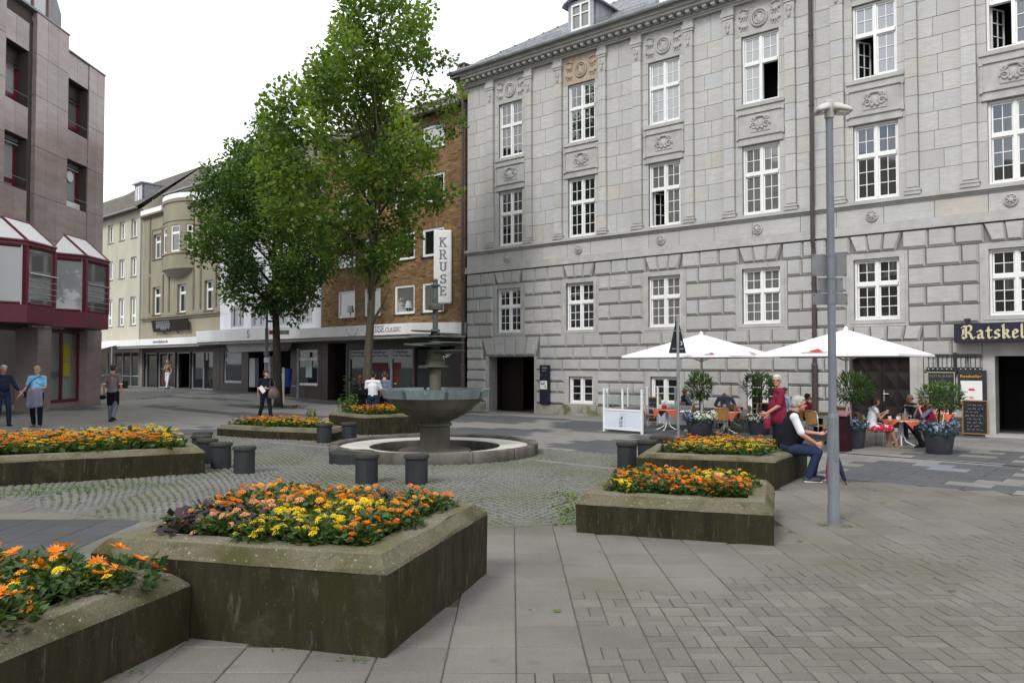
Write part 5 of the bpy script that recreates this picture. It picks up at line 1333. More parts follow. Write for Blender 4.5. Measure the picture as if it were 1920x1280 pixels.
PZ = [6.4, 7.95, 9.75, 11.5, 13.0, 14.0]
for (a, b, y, zz) in [(8.64, 10.73, -.10, [3.1, 4.8, 6.4, 7.9, 9.65, 11.5, 13.02, 14.52]), (12.42, GE, .0, [3.1, 4.8, 6.4, 8.0, 9.75, 11.5, 13.0, 14.0]), (4.72, 6.90, -.10, [6.4, 7.9, 9.65, 11.5, 13.02, 14.52]), (-6, 3.0, -.02, [3.1, 6.4, 9.65, 13.02, 14.52])]:
    n = max(1, round((b - a) / .70))
    for i in range(n):
        for k in range(len(zz) - 1): gpanel(a + (b - a) * i / n, a + (b - a) * (i + 1) / n, zz[k], zz[k + 1], y, .06 - y)
for i in range(14):                                                   # return face at the far corner
    m_ = MB(); z0 = 3.1 + i * .78
    for k in range(3): m_.cbox(GE - .04, GE, .07 + k * .9, .96 + k * .9, z0 + .006, min(14, z0 + .774), .003)
    m_.build('granite_panel', M['granite'], gb)
for a, b in WN:
    for z0, z1 in ((6.4, 7.95), (9.80, 10.94), (12.97, 14.0)):
        for k in range(2): gpanel(a + (b - a) * k / 2, a + (b - a) * (k + 1) / 2, z0, z1, .03, .05)
for a, b in WN:
    for i, (c, d) in enumerate(ZN):
        w = simple_window(gb, a + .02, b - .02, c + .02, d - .02, .42, 1, .16, m='maroon', g='glass_w' if (a < 8 or i) else 'glass_c', t=.09)
        m_ = MB(); hb_ = .62 if i == 0 else .18
        for k in range(int(hb_ / .07)): m_.box(a + .05, b - .05, .36, .40, d - .06 - k * .07, d - .02 - k * .07)
        m_.box(a + .05, b - .05, .35, .39, d - .02 - hb_ - .05, d - .02 - hb_); m_.build('louvre_blind', M['greyframe'] if i else M['shopwall'], gb)
        m_ = MB(); m_.tube([(a, .05, c + .38), (b, .05, c + .38)], .012, 5)
        m_.build('guard_rail', M['lead'], gb)
m_ = MB(); m_.lathe([(.0, -.008), (.22, -.008), (.22, .008), (.0, .008)], 24); o = m_.build('round_sticker', M['paper'], gb); o.location = (11.83, .40, 9.28); o.rotation_euler = (rad(90), 0, 0)
m_ = MB(); m_.xprism([(11.29, 8.93), (11.33, 8.93), (11.35, 9.02), (11.37, 8.93), (11.41, 8.93), (11.44, 9.12), (11.39, 9.16), (11.35, 9.13), (11.31, 9.16), (11.26, 9.12)], .384, .39); m_.build('tooth_mark', M['blueplastic'], gb)
m_ = MB(); m_.box(10.75, 12.4, .30, .42, 7.95, 8.25); m_.build('white_sill_panel', M['white'], gb)
# glazed maroon bays on the first floor
def bay(x0):
    P = [(x0, .0), (x0 + 1.0, -1.0), (x0 + 2.66, -1.0), (x0 + 3.66, .0)]; zb, zs_, ze, za = 3.18, 3.78, 5.78, 6.80
    m_ = MB(); m_.prism(P, zb, zs_)
    m_.prism([(p[0], p[1] * 1.0) for p in P], ze, ze + .14)
    for p in ((x0 + .05, -.02), P[1], P[2], (x0 + 3.61, -.02)): m_.box(p[0] - .07, p[0] + .07, p[1] - .0, p[1] + .14, zs_, ze)
    by = m_.build('bay_window', M['maroon'], gb)
    apex = (x0 + .2, 0, za), (x0 + 3.46, 0, za); e = [(p[0], p[1], ze + .14) for p in P]
    r = MB(); r.tube([e[1], (x0 + 1.0, -.02, za)], .05, 5); r.tube([e[2], (x0 + 2.66, -.02, za)], .05, 5); r.tube([e[0], (x0 + 1.0, -.02, za)], .05, 5); r.tube([e[3], (x0 + 2.66, -.02, za)], .05, 5); r.tube([(x0 + 1.0, -.02, za), (x0 + 2.66, -.02, za)], .05, 5); r.tube(e, .05, 5)
    r.build('roof_bar', M['maroon'], by)
    for tri in ([e[0], e[1], (x0 + 1.0, -.02, za)], [e[1], e[2], (x0 + 2.66, -.02, za), (x0 + 1.0, -.02, za)], [e[2], e[3], (x0 + 2.66, -.02, za)]):
        MB().poly(tri).build('roof_pane', M['canvas'], by)
    for k, (a, b) in enumerate(((P[0], P[1]), (P[1], P[2]), (P[2], P[3]))):
        t = .12; A = (a[0] + (b[0] - a[0]) * t, a[1] + (b[1] - a[1]) * t + .05); B = (b[0] - (b[0] - a[0]) * t, b[1] - (b[1] - a[1]) * t + .05)
        f_ = MB(); f_.tube([(A[0], A[1], zs_ + .04), (B[0], B[1], zs_ + .04)], .05, 4); f_.tube([(A[0], A[1], ze - .04), (B[0], B[1], ze - .04)], .05, 4); f_.build('bay_frame', M['maroon'], by)
        MB().poly([(a[0], a[1] + .07, zs_), (b[0], b[1] + .07, zs_), (b[0], b[1] + .07, ze), (a[0], a[1] + .07, ze)]).build('bay_pane', M['glass_w'] if k != 1 else M['glass_c'], by)
        if k == 1:
            c_ = MB(); c_.tube([(P[1][0] + .05, -1.04, 4.85), (P[2][0] + .1, -1.04, 4.85)], .022, 6)
            for z in (4.0, 4.2, 4.4, 4.62): c_.tube([(P[1][0] + .05, -1.03, z), (P[2][0] + .05, -1.03, z)], .008, 4)
            c_.build('guard_rail', M['alu'], by)
    return by
bay(9.6); bay(5.84); bay(2.08)
# ground floor: granite piers, shop window, dark entrance
for a, b in ((9.15, 10.0), (12.55, GE), (4.6, 5.4)):
    m_ = MB(); m_.cbox(a, b, -.02, .8, -.3, 3.15, .004); m_.build('granite_pier', M['granite'], gb)
m_ = MB(); m_.box(10.0, 12.55, .25, .6, -.3, .28); m_.build('sill_wall', M['granite'], gb)
sw_ = simple_window(gb, 10.0, 12.55, .28, 3.12, .30, 2, None, m='maroon', g='clear', t=.08)
m_ = MB(); m_.box(9.9, 12.6, .62, .64, .2, 3.1)
for x in (10.3, 10.46, 10.62, 11.0, 11.9): m_.box(x, x + .03, .57, .6, .28, 3.1, 0)
m_.build('net_curtain', M['net'], gb); m_ = MB(); m_.box(11.75, 12.2, .5, .52, 1.9, 2.6); m_.box(11.75, 12.2, .5, .52, 1.3, 1.86); m_.build('yellow_poster', M['yellowposter'], gb)
m_ = MB(); m_.box(10.08, 12.0, .54, .55, 1.28, 1.5); m_.build('window_band', M['lead'], gb)
m_ = MB(); m_.box(-6, 9.15, 1.5, 1.6, -.3, 3.2); m_.box(-6, GE, .05, 3, 3.15, 3.18); m_.box(12.6, GE - .05, .8, 8, -.3, 3.2); m_.build('entrance_wall', M['shopwall'], gb)
m_ = MB(); m_.box(7.3, 8.9, 1.44, 1.5, 0, 2.3); m_.build('entrance_door', M['shopglass'], gb); m_ = MB(); m_.box(7.6, 8.1, 1.42, 1.44, 1.7, 2.0); m_.build('red_notice', M['redprint'], gb)
# roof-level oriel with red frames between slate cheeks
q = MB(); q.loft([[(x, y, z) for x, z in ((7.2, 14.45), (11.3, 14.05), (11.3, 15.6), (10.4, 16.9), (8.2, 16.9))] for y in (.55, 5)]); q.build('roof_oriel', M['lead'], gb)
m_ = MB()
for x, t in ((8.3, .12), (9.25, .12), (10.2, .12)): m_.box(x, x + t, .46, .55, 14.5, 16.8)
m_.box(8.3, 10.3, .45, .55, 14.45, 14.56); fr = m_.build('oriel_frame', M['maroon'], gb)
for x in (8.42, 9.37): place(pane_any('glass_w'), 'pane', fr, (x, .5, 14.56), (0, 0, 0), (.83, 1, 2.2))
m_ = MB(); m_.box(6.8, 8.66, -.12, .3, 14.52, 14.6); m_.box(10.7, GE + .03, -.04, .3, 14.0, 14.05); m_.box(8.6, 10.76, -.13, .3, 14.52, 14.58); m_.build('coping', M['lead'], gb)

# the next house towards the viewer, outside the picture: it is what the town hall windows mirror
hn = thing('rendered_house', 'plain dark rendered house with tiled roof beyond the left picture edge', 'building', (GX, -14, 0), rad(90)); W = 27.5
wn = [(1.2 + 2.6 * i, 2.5 + 2.6 * i, z, z + 1.6) for i in range(10) for z in (4.2, 7.2, 10.0)]
shell(hn, W, -.3, 12.2, wn, M['plaster_bt'])
for a, b, c, d in wn: simple_window(hn, a, b, c, d, .12, 2, None, g='glass_c')
tiled_roof(hn, -.2, W, 12.2, 4.5, 42)
# ------------------------------------------------------------------ planters
def planter(key, label, he, ht, bi=.085, ri=.25, wall_in=.02):
    P = PL[key]; cx = sum(p[0] for p in P) / len(P); cy = sum(p[1] for p in P) / len(P); L = [(x - cx, y - cy) for x, y in P]
    pl = thing('concrete_planter', label, 'planter', (cx, cy, 0))
    def ring(poly, z, sub=7, jit=.004):                              # subdivided, slightly worn edge lines
        out = []
        for i in range(len(poly)):
            a, b = poly[i], poly[(i + 1) % len(poly)]
            for k in range(sub): out.append((a[0] + (b[0] - a[0]) * k / sub + rnd.gauss(0, jit), a[1] + (b[1] - a[1]) * k / sub + rnd.gauss(0, jit), z + rnd.gauss(0, jit * .6)))
        return out
    lo = inset(L, wall_in * .4); a = ring(L, he - .012, 9, .003)
    m_ = MB(); m_.loft([ring(lo, -.03, 9, .003), a], cap=False); m_.build('planter_wall', M['pwall'], pl)
    m_ = MB(); R = [ring(inset(L, -.002), he - .014, 9, .003), ring(inset(L, .012), he + .012, 9, .004), ring(inset(L, bi - .006), ht - .008, 9, .004), ring(inset(L, bi + .012), ht, 9, .003), ring(inset(L, ri), ht, 9, .003), ring(inset(L, ri + .01), ht - .14, 9, .0)]
    m_.loft(R[:3], cap=False); m_.build('rim_bevel', M['bevel'], pl); m_ = MB(); m_.loft(R[2:], cap=False); m_.build('planter_rim', M['rim'], pl)
    MB().poly([(x, y, ht - .07) for x, y in inset(L, ri - .005)]).build('soil', M['soil'], pl)
    return (cx, cy, ht - .07)
planter('near', 'large square concrete planter in the foreground with a mossy rim', .515, .605)
planter('corner', 'low concrete planter at the bottom left, abutting the large foreground planter', .36, .445)
planter('right', 'concrete planter with orange and yellow flowers, in front of the lamp post', .315, .415)
planter('rightback', 'angular concrete planter on whose edge the old man sits', .405, .455, .07, .24)
planter('left', 'long concrete planter at the left edge in front of the walking couple', .36, .435)
planter('mid', 'low angular concrete planter before the dark dressed woman', .205, .29, .08, .24)
planter('centre', 'concrete planter behind the fountain, three onlookers beyond it', .445, .505, .06, .22)

# ------------------------------------------------------------------ bedding plants
def leafy(mb, n, R, H, ls, mi=0, narrow=.35):
    for _ in range(n):
        a = rnd.uniform(0, 6.283); r = R * math.sqrt(rnd.random()); h = H * (rnd.uniform(.15, 1.0)) * (1 - .35 * (r / R) ** 2)
        p = Vector((r * math.cos(a), r * math.sin(a), h)); yaw = a + rnd.gauss(0, .9); up = rnd.uniform(-.3, .9); l = ls * rnd.uniform(.6, 1.25)
        d = Vector((math.cos(yaw) * math.cos(up), math.sin(yaw) * math.cos(up), math.sin(up))) * l; q = d.cross(Vector((0, 0, 1))).normalized() * l * narrow
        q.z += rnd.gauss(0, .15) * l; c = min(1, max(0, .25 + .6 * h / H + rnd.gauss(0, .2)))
        mb.add([tuple(p), tuple(p + d * .45 + q), tuple(p + d), tuple(p + d * .45 - q)], [(0, 1, 2, 3)], mi, (c, c, c))
def pom(mb, c, r, mi=0, n=3, flat=.62):                                # a double marigold head: rings of frilled petals
    for k in range(n):
        cnt = (11, 8, 5)[k]; rr = r * (1.0, .72, .42)[k]; z0 = r * flat * (.15, .5, .8)[k]
        for i in range(cnt):
            a = 6.283 * i / cnt + k * .4 + rnd.gauss(0, .08); w = rr * 3.4 / cnt; t = rnd.random()
            o = Vector((math.cos(a), math.sin(a), 0)); s = Vector((-math.sin(a), math.cos(a), 0)); C = Vector(c)
            mb.add([tuple(C + o * rr * .15 + Vector((0, 0, z0 * .7))), tuple(C + o * rr * .85 - s * w * .55 + Vector((0, 0, z0 + r * .05 * rnd.gauss(0, 1)))), tuple(C + o * rr * 1.02 + Vector((0, 0, z0 - r * .12))), tuple(C + o * rr * .85 + s * w * .55 + Vector((0, 0, z0 + r * .05 * rnd.gauss(0, 1))))], [(0, 1, 2, 3)], mi, (t, t, t))
def daisy(mb, c, r, mi=0, n=13):
    for i in range(n):
        a = 6.283 * i / n + rnd.gauss(0, .06); o = Vector((math.cos(a), math.sin(a), 0)); s = Vector((-math.sin(a), math.cos(a), 0)); C = Vector(c); t = rnd.random(); up = rnd.uniform(.1, .45)
        mb.add([tuple(C), tuple(C + o * r * .6 + s * r * .16 + Vector((0, 0, r * up * .8))), tuple(C + o * r + Vector((0, 0, r * up))), tuple(C + o * r * .6 - s * r * .16 + Vector((0, 0, r * up * .8)))], [(0, 1, 2, 3)], mi, (t, t, t))
bloom = {}
for cname in ('orange', 'amber', 'yellow', 'salmon'):
    for v in range(2):
        q = MB(); pom(q, (0, 0, 0), 1.0); bloom[cname, v] = q.mesh('blossom', M[cname])
q = MB(); daisy(q, (0, 0, 0), 1.0); daisy(q, (0, 0, .05), .5, 0, 9); bloom['gazania', 0] = q.mesh('blossom', M['orange'])
foli = []
for v in range(5):
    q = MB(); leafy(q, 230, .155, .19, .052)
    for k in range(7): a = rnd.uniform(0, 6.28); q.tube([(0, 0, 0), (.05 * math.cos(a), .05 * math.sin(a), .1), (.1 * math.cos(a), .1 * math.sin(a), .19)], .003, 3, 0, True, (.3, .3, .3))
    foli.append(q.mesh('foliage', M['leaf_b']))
folw = []
for v in range(2):
    q = MB(); leafy(q, 190, .17, .2, .07, 0, .24); folw.append(q.mesh('foliage', M['leaf_b']))
folp = []
for v in range(2):
    q = MB(); leafy(q, 70, .12, .19, .075, 0, .30); folp.append(q.mesh('foliage', M['leaf_p']))
KINDL = {'orange': 'orange marigold', 'amber': 'amber marigold', 'yellow': 'yellow marigold', 'salmon': 'salmon zinnia', 'purple': 'purple leaved plant', 'gazania': 'orange star flower'}
far_cache = {}
def farplant(kind, v):
    if (kind, v) not in far_cache:
        q = MB(); leafy(q, 60, .17, .17, .085)
        for _ in range(14):
            a = rnd.uniform(0, 6.28); r = .15 * math.sqrt(rnd.random()); pom(q, (r * math.cos(a), r * math.sin(a), rnd.uniform(.11, .22)), rnd.uniform(.020, .034), 1, 2)
        far_cache[kind, v] = q.mesh('marigold_plant', [M['leaf_b'], M[kind]])
    return far_cache[kind, v]
def plant_bed(key, where, soil_z, step, chooser, near, ri=.25, hs=1.0, nb=(5, 9)):
    poly = inset(PL[key], ri + .07); x0 = min(p[0] for p in poly); x1 = max(p[0] for p in poly); y0 = min(p[1] for p in poly); y1 = max(p[1] for p in poly)
    j = 0; y = y0; cnt = 0; us = [960 + F_PX * p[0] / p[1] for p in poly]; us = [max(0, u) for u in us]; u0, u1 = min(us), max(us)
    def spot(a, b):
        d = ('front', 'middle', 'back')[min(2, max(0, int(3 * (b - y0) / (y1 - y0))))]; s_ = ('left', 'centre', 'right')[min(2, max(0, int(3 * (960 + F_PX * a / b - u0) / (u1 - u0))))]
        return ' at the %s %s ' % (d, s_)
    while y < y1:
        x = x0 + (step / 2 if j % 2 else 0)
        while x < x1:
            px_, py_ = x + rnd.gauss(0, step * .13), y + rnd.gauss(0, step * .13); x += step
            if not inside((px_, py_), poly): continue
            u_ = 960 + F_PX * px_ / py_
            if u_ < -80: continue
            kind = chooser(px_, py_)
            if kind is None: continue
            lab = KINDL[kind] + spot(px_, py_) + where; grp = KINDL[kind] + 's ' + where.replace('of the', 'in the', 1); sc_ = hs * rnd.uniform(.85, 1.15)
            nm = {'purple': 'purple_plant', 'salmon': 'zinnia_plant', 'gazania': 'gazania_plant'}.get(kind, 'marigold_plant')
            cnt += 1
            if not near:
                o = place(farplant(kind if kind != 'purple' else 'orange', rnd.randrange(3)), nm, None, (px_, py_, soil_z), (0, 0, rnd.uniform(0, 6.28)), (sc_, sc_, sc_)); tag(o, lab, 'flower', grp); continue
            t = thing(nm, lab, 'flower', (px_, py_, soil_z), rnd.uniform(0, 6.28), grp, sc_)
            fm = rnd.choice(folp) if kind == 'purple' else rnd.choice(folw if kind == 'gazania' else foli)
            place(fm, 'foliage', t, (0, 0, 0), (0, 0, rnd.uniform(0, 6.28)))
            if kind == 'purple': continue
            for _ in range(rnd.randint(*nb)):
                a = rnd.uniform(0, 6.28); r = .155 * math.sqrt(rnd.random()); R = rnd.uniform(.018, .032) * (1.15 if kind in ('yellow', 'salmon') else 1.0) * (2.1 if kind == 'gazania' else 1)
                place(bloom[kind, 0 if kind == 'gazania' else rnd.randrange(2)], 'blossom', t, (r * math.cos(a), r * math.sin(a), rnd.uniform(.165, .235) - .5 * r * r / .15), (rnd.gauss(0, .3), rnd.gauss(0, .3), rnd.uniform(0, 6.28)), (R, R, R))
        y += step * .9; j += 1
    return cnt
def mixk(*ws):
    def f(x, y): return rnd.choices([w[0] for w in ws], [w[1] for w in ws])[0]
    return f
def near_kind(x, y):
    c = (PL['near'][0][0] + PL['near'][2][0]) / 2, (PL['near'][0][1] + PL['near'][2][1]) / 2; e1 = (.964, -.265); e2 = (.27, .963)
    a = (x - c[0]) * e1[0] + (y - c[1]) * e1[1]; b = (x - c[0]) * e2[0] + (y - c[1]) * e2[1]
    if -.05 < a < .62 and b < .02: return 'yellow'
    if b > .15: return rnd.choice(('orange', 'orange', 'amber', 'orange', 'purple' if a > .3 else 'orange'))
    if (abs(a + .58) < .13 and b < -.2) or (abs(a + .05) < .13 and b < -.35) or (abs(a - .5) < .14 and b > .25): return 'purple'
    if -.5 < a < .05 and b < .1: return rnd.choice(('salmon', 'amber', 'salmon'))
    return rnd.choice(('orange', 'orange', 'amber'))
NB = {}
NB['near'] = plant_bed('near', 'of the large foreground planter', .535, .225, near_kind, True, .18, nb=(10, 15))
NB['corner'] = plant_bed('corner', 'of the planter at the bottom left corner', .375, .24, lambda x, y: 'gazania' if (x < -2.75 and y > 4.55) else rnd.choice(('yellow', 'gazania', 'amber')), True, .13, 1.05, nb=(3, 6))
NB['right'] = plant_bed('right', 'of the planter in front of the lamp post', .345, .225, lambda x, y: ('yellow' if (x < 1.3 and rnd.random() < .8) or (x > 2.15 and y > 8.8 and rnd.random() < .6) else rnd.choice(('orange', 'orange', 'amber', 'orange', 'orange', 'amber', 'salmon', 'yellow' if y > 9.2 else 'orange')) if rnd.random() > .04 else 'purple'), True, .22, nb=(10, 15))
NB['rightback'] = plant_bed('rightback', 'of the planter the old man sits on', .385, .27, lambda x, y: 'yellow' if (y < 12.3 and rnd.random() < .75) else rnd.choice(('orange', 'amber')), False, .24, 1.05)
NB['left'] = plant_bed('left', 'of the long planter at the left', .365, .31, lambda x, y: rnd.choice(('orange', 'orange', 'amber', 'yellow')) if y < 13.6 else rnd.choice(('yellow', 'yellow', 'orange')), False, .22, 1.3)
NB['mid'] = plant_bed('mid', 'of the low planter before the dark dressed woman', .22, .29, lambda x, y: 'yellow' if y < 19.3 else rnd.choice(('orange', 'amber')), False, .22, 1.15)
NB['centre'] = plant_bed('centre', 'of the planter behind the fountain', .435, .27, lambda x, y: 'yellow' if x > -3.1 else rnd.choice(('orange', 'orange', 'amber')), False, .2, 1.15)

# ------------------------------------------------------------------ fountain
fx, fy = FC
ft = thing('fountain', 'stone bowl fountain with copper rim and tiered patina discs in a round basin', 'fountain', (fx, fy, 0))
m_ = MB(); m_.lathe([(2.03, -.03), (2.05, .0), (2.05, .19), (2.03, .215), (1.90, .215), (1.88, .20), (1.88, .15), (1.28, .145), (1.27, .12), (1.27, .0)], 72, cap=False); bas = smooth_by_angle(m_.build('basin_ring', M['fring'], ft))
m_ = MB(); m_.lathe([(1.878, .153), (1.29, .149)], 72, cap=False); m_.build('basin_floor', M['ffloor'], ft)
m_ = MB(); m_.lathe([(1.27, .02), (.0, .02)], 60, cap=False); m_.build('water', M['water'], ft)
for k in range(14):                                                    # joints between the ring stones
    a = 6.283 * k / 14 + .2; q = MB(); q.tube([(1.875 * math.cos(a), 1.875 * math.sin(a), .217), (2.052 * math.cos(a), 2.052 * math.sin(a), .217), (2.053 * math.cos(a), 2.053 * math.sin(a), .0)], .005, 4); q.build('ring_joint', M['soil'], ft)
m_ = MB(); m_.lathe([(.72, -.02), (.72, .07), (.70, .085), (.31, .09), (.30, .10), (.295, .52), (.30, .54), (.335, .55), (.335, .60), (.30, .615), (.33, .65), (.45, .70), (.62, .79), (.76, .90), (.77, .905), (.79, .93), (.88, 1.0), (.965, 1.095), (.965, 1.11)], 56, cap=False); st_ = smooth_by_angle(m_.build('pedestal_bowl', M['fstone'], ft), 30)
for k in range(8):                                                     # copper rim in segments with spout notches
    a0 = 6.283 * k / 8 + .30 + .035; a1 = 6.283 * (k + 1) / 8 + .30 - .035; q = MB(); R = []
    for i in range(9):
        a = a0 + (a1 - a0) * i / 8; R.append([(r * math.cos(a), r * math.sin(a), z) for r, z in ((1.02, 1.10), (1.085, 1.275), (1.00, 1.275), (.94, 1.11))])
    q.loft(R); q.build('rim_segment', M['copper'], ft)
    a = 6.283 * k / 8 + .30; q = MB(); R = []
    for i in range(4):
        b = a - .034 + .068 * i / 3; R.append([(r * math.cos(b), r * math.sin(b), z) for r, z in ((1.03, 1.10), (1.075, 1.235), (.98, 1.235), (.94, 1.11))])
    q.loft(R); q.build('spout', M['copper_d'], ft)
m_ = MB(); m_.lathe([(1.0, 1.22), (0, 1.22)], 48, cap=False); m_.build('bowl_water', M['water'], ft)
m_ = MB(); m_.lathe([(.14, 1.15), (.115, 1.3), (.115, 1.66), (.16, 1.69), (.265, 1.705), (.265, 1.735), (.19, 1.75), (.19, 1.82), (.21, 1.83), (.21, 1.845), (.15, 1.87), (.15, 2.05), (.09, 2.07), (.09, 2.46)], 28, cap=False); smooth_by_angle(m_.build('column', M['fstone'], ft), 30)
m_ = MB(); m_.lathe([(.09, 2.28), (.085, 2.44), (.055, 2.45), (.055, 2.84), (.14, 2.845), (.145, 2.86), (.145, 2.955), (.138, 2.97), (.055, 2.975), (.055, 3.31), (.10, 3.32), (.105, 3.345), (.06, 3.36), (.045, 3.40), (.055, 3.43), (.04, 3.465), (.0, 3.475)], 24, cap=False); smooth_by_angle(m_.build('copper_spire', M['copper_d'], ft), 30)
for k, (ang, dist, r, z, tilt) in enumerate(((200, .22, .40, 2.12, 3), (330, .26, .36, 2.17, 2), (175, .20, .38, 2.26, -2), (15, .24, .36, 2.30, 4), (250, .1, .42, 2.13, 0), (340, .30, .30, 1.98, -4), (190, .22, .26, 2.40, 2), (10, .24, .24, 2.35, 3))):
    a = rad(ang); q = MB(); q.lathe([(.02, .0), (r, .012), (r + .012, .03), (r, .042), (.02, .02)], 28); o = q.build('water_disc', M['copper_d'], ft); o.location = (dist * math.cos(a), dist * math.sin(a), z); o.rotation_euler = (rad(tilt), rad(tilt * .7), 0)
bl = thing('stone_step', 'low round grey stone step set against the fountain basin', 'step', (-2.85, 14.35, 0)); m_ = MB(); m_.lathe([(.41, -.02), (.41, .19), (.40, .205), (0, .21)], 36); m_.build('step_block', M['bollard'], bl)

# ------------------------------------------------------------------ cylindrical stone seats
q = MB(); q.lathe([(.165, -.02), (.165, .385), (.17, .388)], 28, cap=False); sm1 = smooth_by_angle(q.build('stool_shaft', M['bollard'])); q = MB(); q.lathe([(.165, .383), (.185, .388), (.188, .40), (.188, .425), (.178, .442), (0, .446)], 28, cap=False); sm2 = smooth_by_angle(q.build('stool_top', M['bollard_t']))
SEATS = [((-4.31, 12.93), 'round grey stone seat nearest the cobbles, rightmost of the left cluster'), ((-4.91, 13.55), 'round grey stone seat second from the right in the left cluster'), ((-5.40, 14.22), 'round grey stone seat third from the right in the left cluster'),
         ((-5.80, 14.98), 'fourth stone seat from the right in the left cluster'), ((-6.02, 15.62), 'farthest round grey stone seat of the left cluster, only its top showing'), ((-2.14, 11.83), 'left one of two round stone seats before the fountain'), ((-1.40, 11.78), 'right one of two round stone seats before the fountain'),
         ((-4.20, 17.95), 'left one of two round seats by the low planter behind the fountain'), ((-3.70, 18.25), 'right one of two round seats by the low planter behind the fountain'), ((1.95, 13.62), 'nearest round stone seat left of the planter the old man sits on'), ((2.36, 14.0), 'second round stone seat behind the planter the old man sits on'), ((2.72, 14.75), 'farthest round stone seat behind the planter the old man sits on'), ((2.98, 14.45), 'round stone seat half hidden by orange flowers behind the planter')]
for i, ((x, y), lab) in enumerate(SEATS):
    t = thing('stone_stool', lab, 'stone stool', (x, y, 0), rnd.uniform(0, 6), 'round stone stools around the fountain')
    a, b = (sm1, sm2) if i == 0 else (sm1.copy(), sm2.copy())
    if i: COL.objects.link(a); COL.objects.link(b)
    a.parent = t; b.parent = t

# ------------------------------------------------------------------ street lamp, signs, bin
lp = thing('street_lamp', 'grey street lamp post with twin lamp head in the right foreground', 'street lamp', (3.54, 8.85, 0))
m_ = MB(); m_.lathe([(.068, -.02), (.068, .20), (.062, .215), (.062, 1.17), (.061, 1.18), (.046, 1.215), (.044, 1.23), (.040, 4.55)], 24, cap=False); smooth_by_angle(m_.build('pole', M['polegrey'], lp))
m_ = MB(); m_.box(-.02, .03, -.064, -.055, .7, .95); m_.build('access_door', M['polegrey'], lp)
for z in (2.42, 2.70, 2.95): m_ = MB(); m_.lathe([(.047, z), (.047, z + .03)], 16); m_.build('clamp', M['polegrey'], lp)
m_ = MB(); m_.lathe([(.05, 4.50), (.05, 4.685), (.045, 4.695), (0, 4.70)], 20); m_.build('lamp_cap', M['lampshell'], lp)
for s, L in ((-1, .11), (1, .20)):
    q = MB(); R = []
    for t in (0, .25, .5, .75, 1):
        x = s * (.03 + L * t); h = .10 * (1 - .35 * t * t); w = .12 * (1 - .25 * t * t); zc = 4.58 - .02 * t
        R.append([(x, w * math.cos(a), zc + (h * .95 * math.sin(a) if math.sin(a) > 0 else h * .06 * math.sin(a))) for a in [6.283 * k / 12 for k in range(12)]])
    q.loft(R if s > 0 else R[::-1]); hd = q.build('lamp_head', M['lampshell'], lp, smooth=True)
    q = MB(); q.box(min(s * .08, s * (L + .0)), max(s * .08, s * (L + .0)), -.07, .07, 4.55, 4.575); q.build('lamp_lens', M['white'], hd)
for z0, z1, x0, x1 in ((2.74, 2.985, -.19, .20), (2.555, 2.725, -.13, .155), (2.42, 2.65 - .1, -.19, .205)):
    q = MB(); q.cbox(x0, x1, .055, .063, z0, z1, .003); sg_ = q.build('sign_plate', M['signback'], lp)
    q = MB()
    for xx in (x0 + .02, x1 - .02):
        for zz in (z0 + .02, z1 - .02): q.box(xx - .005, xx + .005, .049, .055, zz - .005, zz + .005)
    q.build('rivet', M['black'], sg_)
tsn = thing('traffic_sign', 'triangular road sign seen from its dark back on a thin pole by the parasol', 'traffic sign', (3.96, 19.09, 0), rad(4))
m_ = MB(); m_.tube([(0, 0, -.02), (0, 0, 2.9)], .034, 10); m_.build('pole', M['zinc'], tsn)
m_ = MB(); R = []
tri = [(-.21, 2.03), (.21, 2.03), (.035, 2.80), (-.035, 2.80)]; m_.xprism(tri, .04, .052); m_.build('sign_plate', M['chalk'], tsn)
m_ = MB(); m_.box(-.14, .14, .03, .04, 2.12, 2.15); m_.box(-.07, .07, .03, .04, 2.55, 2.58); m_.build('clamp', M['zinc'], tsn)
put_text('3', .14, M['paper'], tsn, .055, .034, 2.22)
x, y = -10.4, 33.9
sp_ = thing('signpost', 'grey post with a small red and white direction arm near the far tree', 'signpost', (x, y, GZ(x, y)), rad(0))
m_ = MB(); m_.tube([(0, 0, -.1), (0, 0, 1.6), (0, 0, 4.0)], [.05, .05, .05], 8); m_.build('pole', M['polegrey'], sp_); m_ = MB(); m_.tube([(0, 0, 1.9), (0, 0, 3.2)], .075, 8); m_.lathe([(.12, 2.05), (.12, 2.2)], 8); m_.build('sleeve', M['polegrey'], sp_)
m_ = MB(); m_.box(.1, .95, -.02, .02, 2.93, 3.12); o = m_.build('direction_arm', M['lampshell'], sp_); m_ = MB(); m_.box(.12, .3, -.03, -.021, 2.95, 3.10); m_.build('red_emblem', M['redprint'], o); m_ = MB(); m_.box(.36, .62, -.03, -.021, 3.05, 3.07); m_.box(.36, .7, -.03, -.021, 3.0, 3.02); m_.box(.84, .89, -.03, -.021, 3.0, 3.05); m_.build('print', M['greyletter'], o)
m_ = MB(); m_.box(.04, .45, -.03, .0, 3.45, 3.53); m_.build('arm', M['black'], sp_); m_ = MB(); m_.box(-.08, .12, -.09, -.05, 1.75, 1.95); m_.build('notice', M['poster'], sp_); m_ = MB(); m_.ell((0, 0, 4.3), (.12, .12, .3), 8, 6); m_.build('finial', M['black'], sp_)
x, y = gnd(537, 752); bn = thing('litter_bin', 'blue litter bin hanging on a grey post by the tree pit', 'bin', (x, y, GZ(x, y)), 0)
m_ = MB(); m_.loft([[(-.05 + .33 * f * math.cos(a), .28 * f * math.sin(a), z) for a in [6.283 * k / 12 for k in range(12)]] for f, z in ((.8, .5), (1, 1.35), (1.03, 1.37), (.9, 1.38))]); m_.build('bin_body', M['blueplastic'], bn)
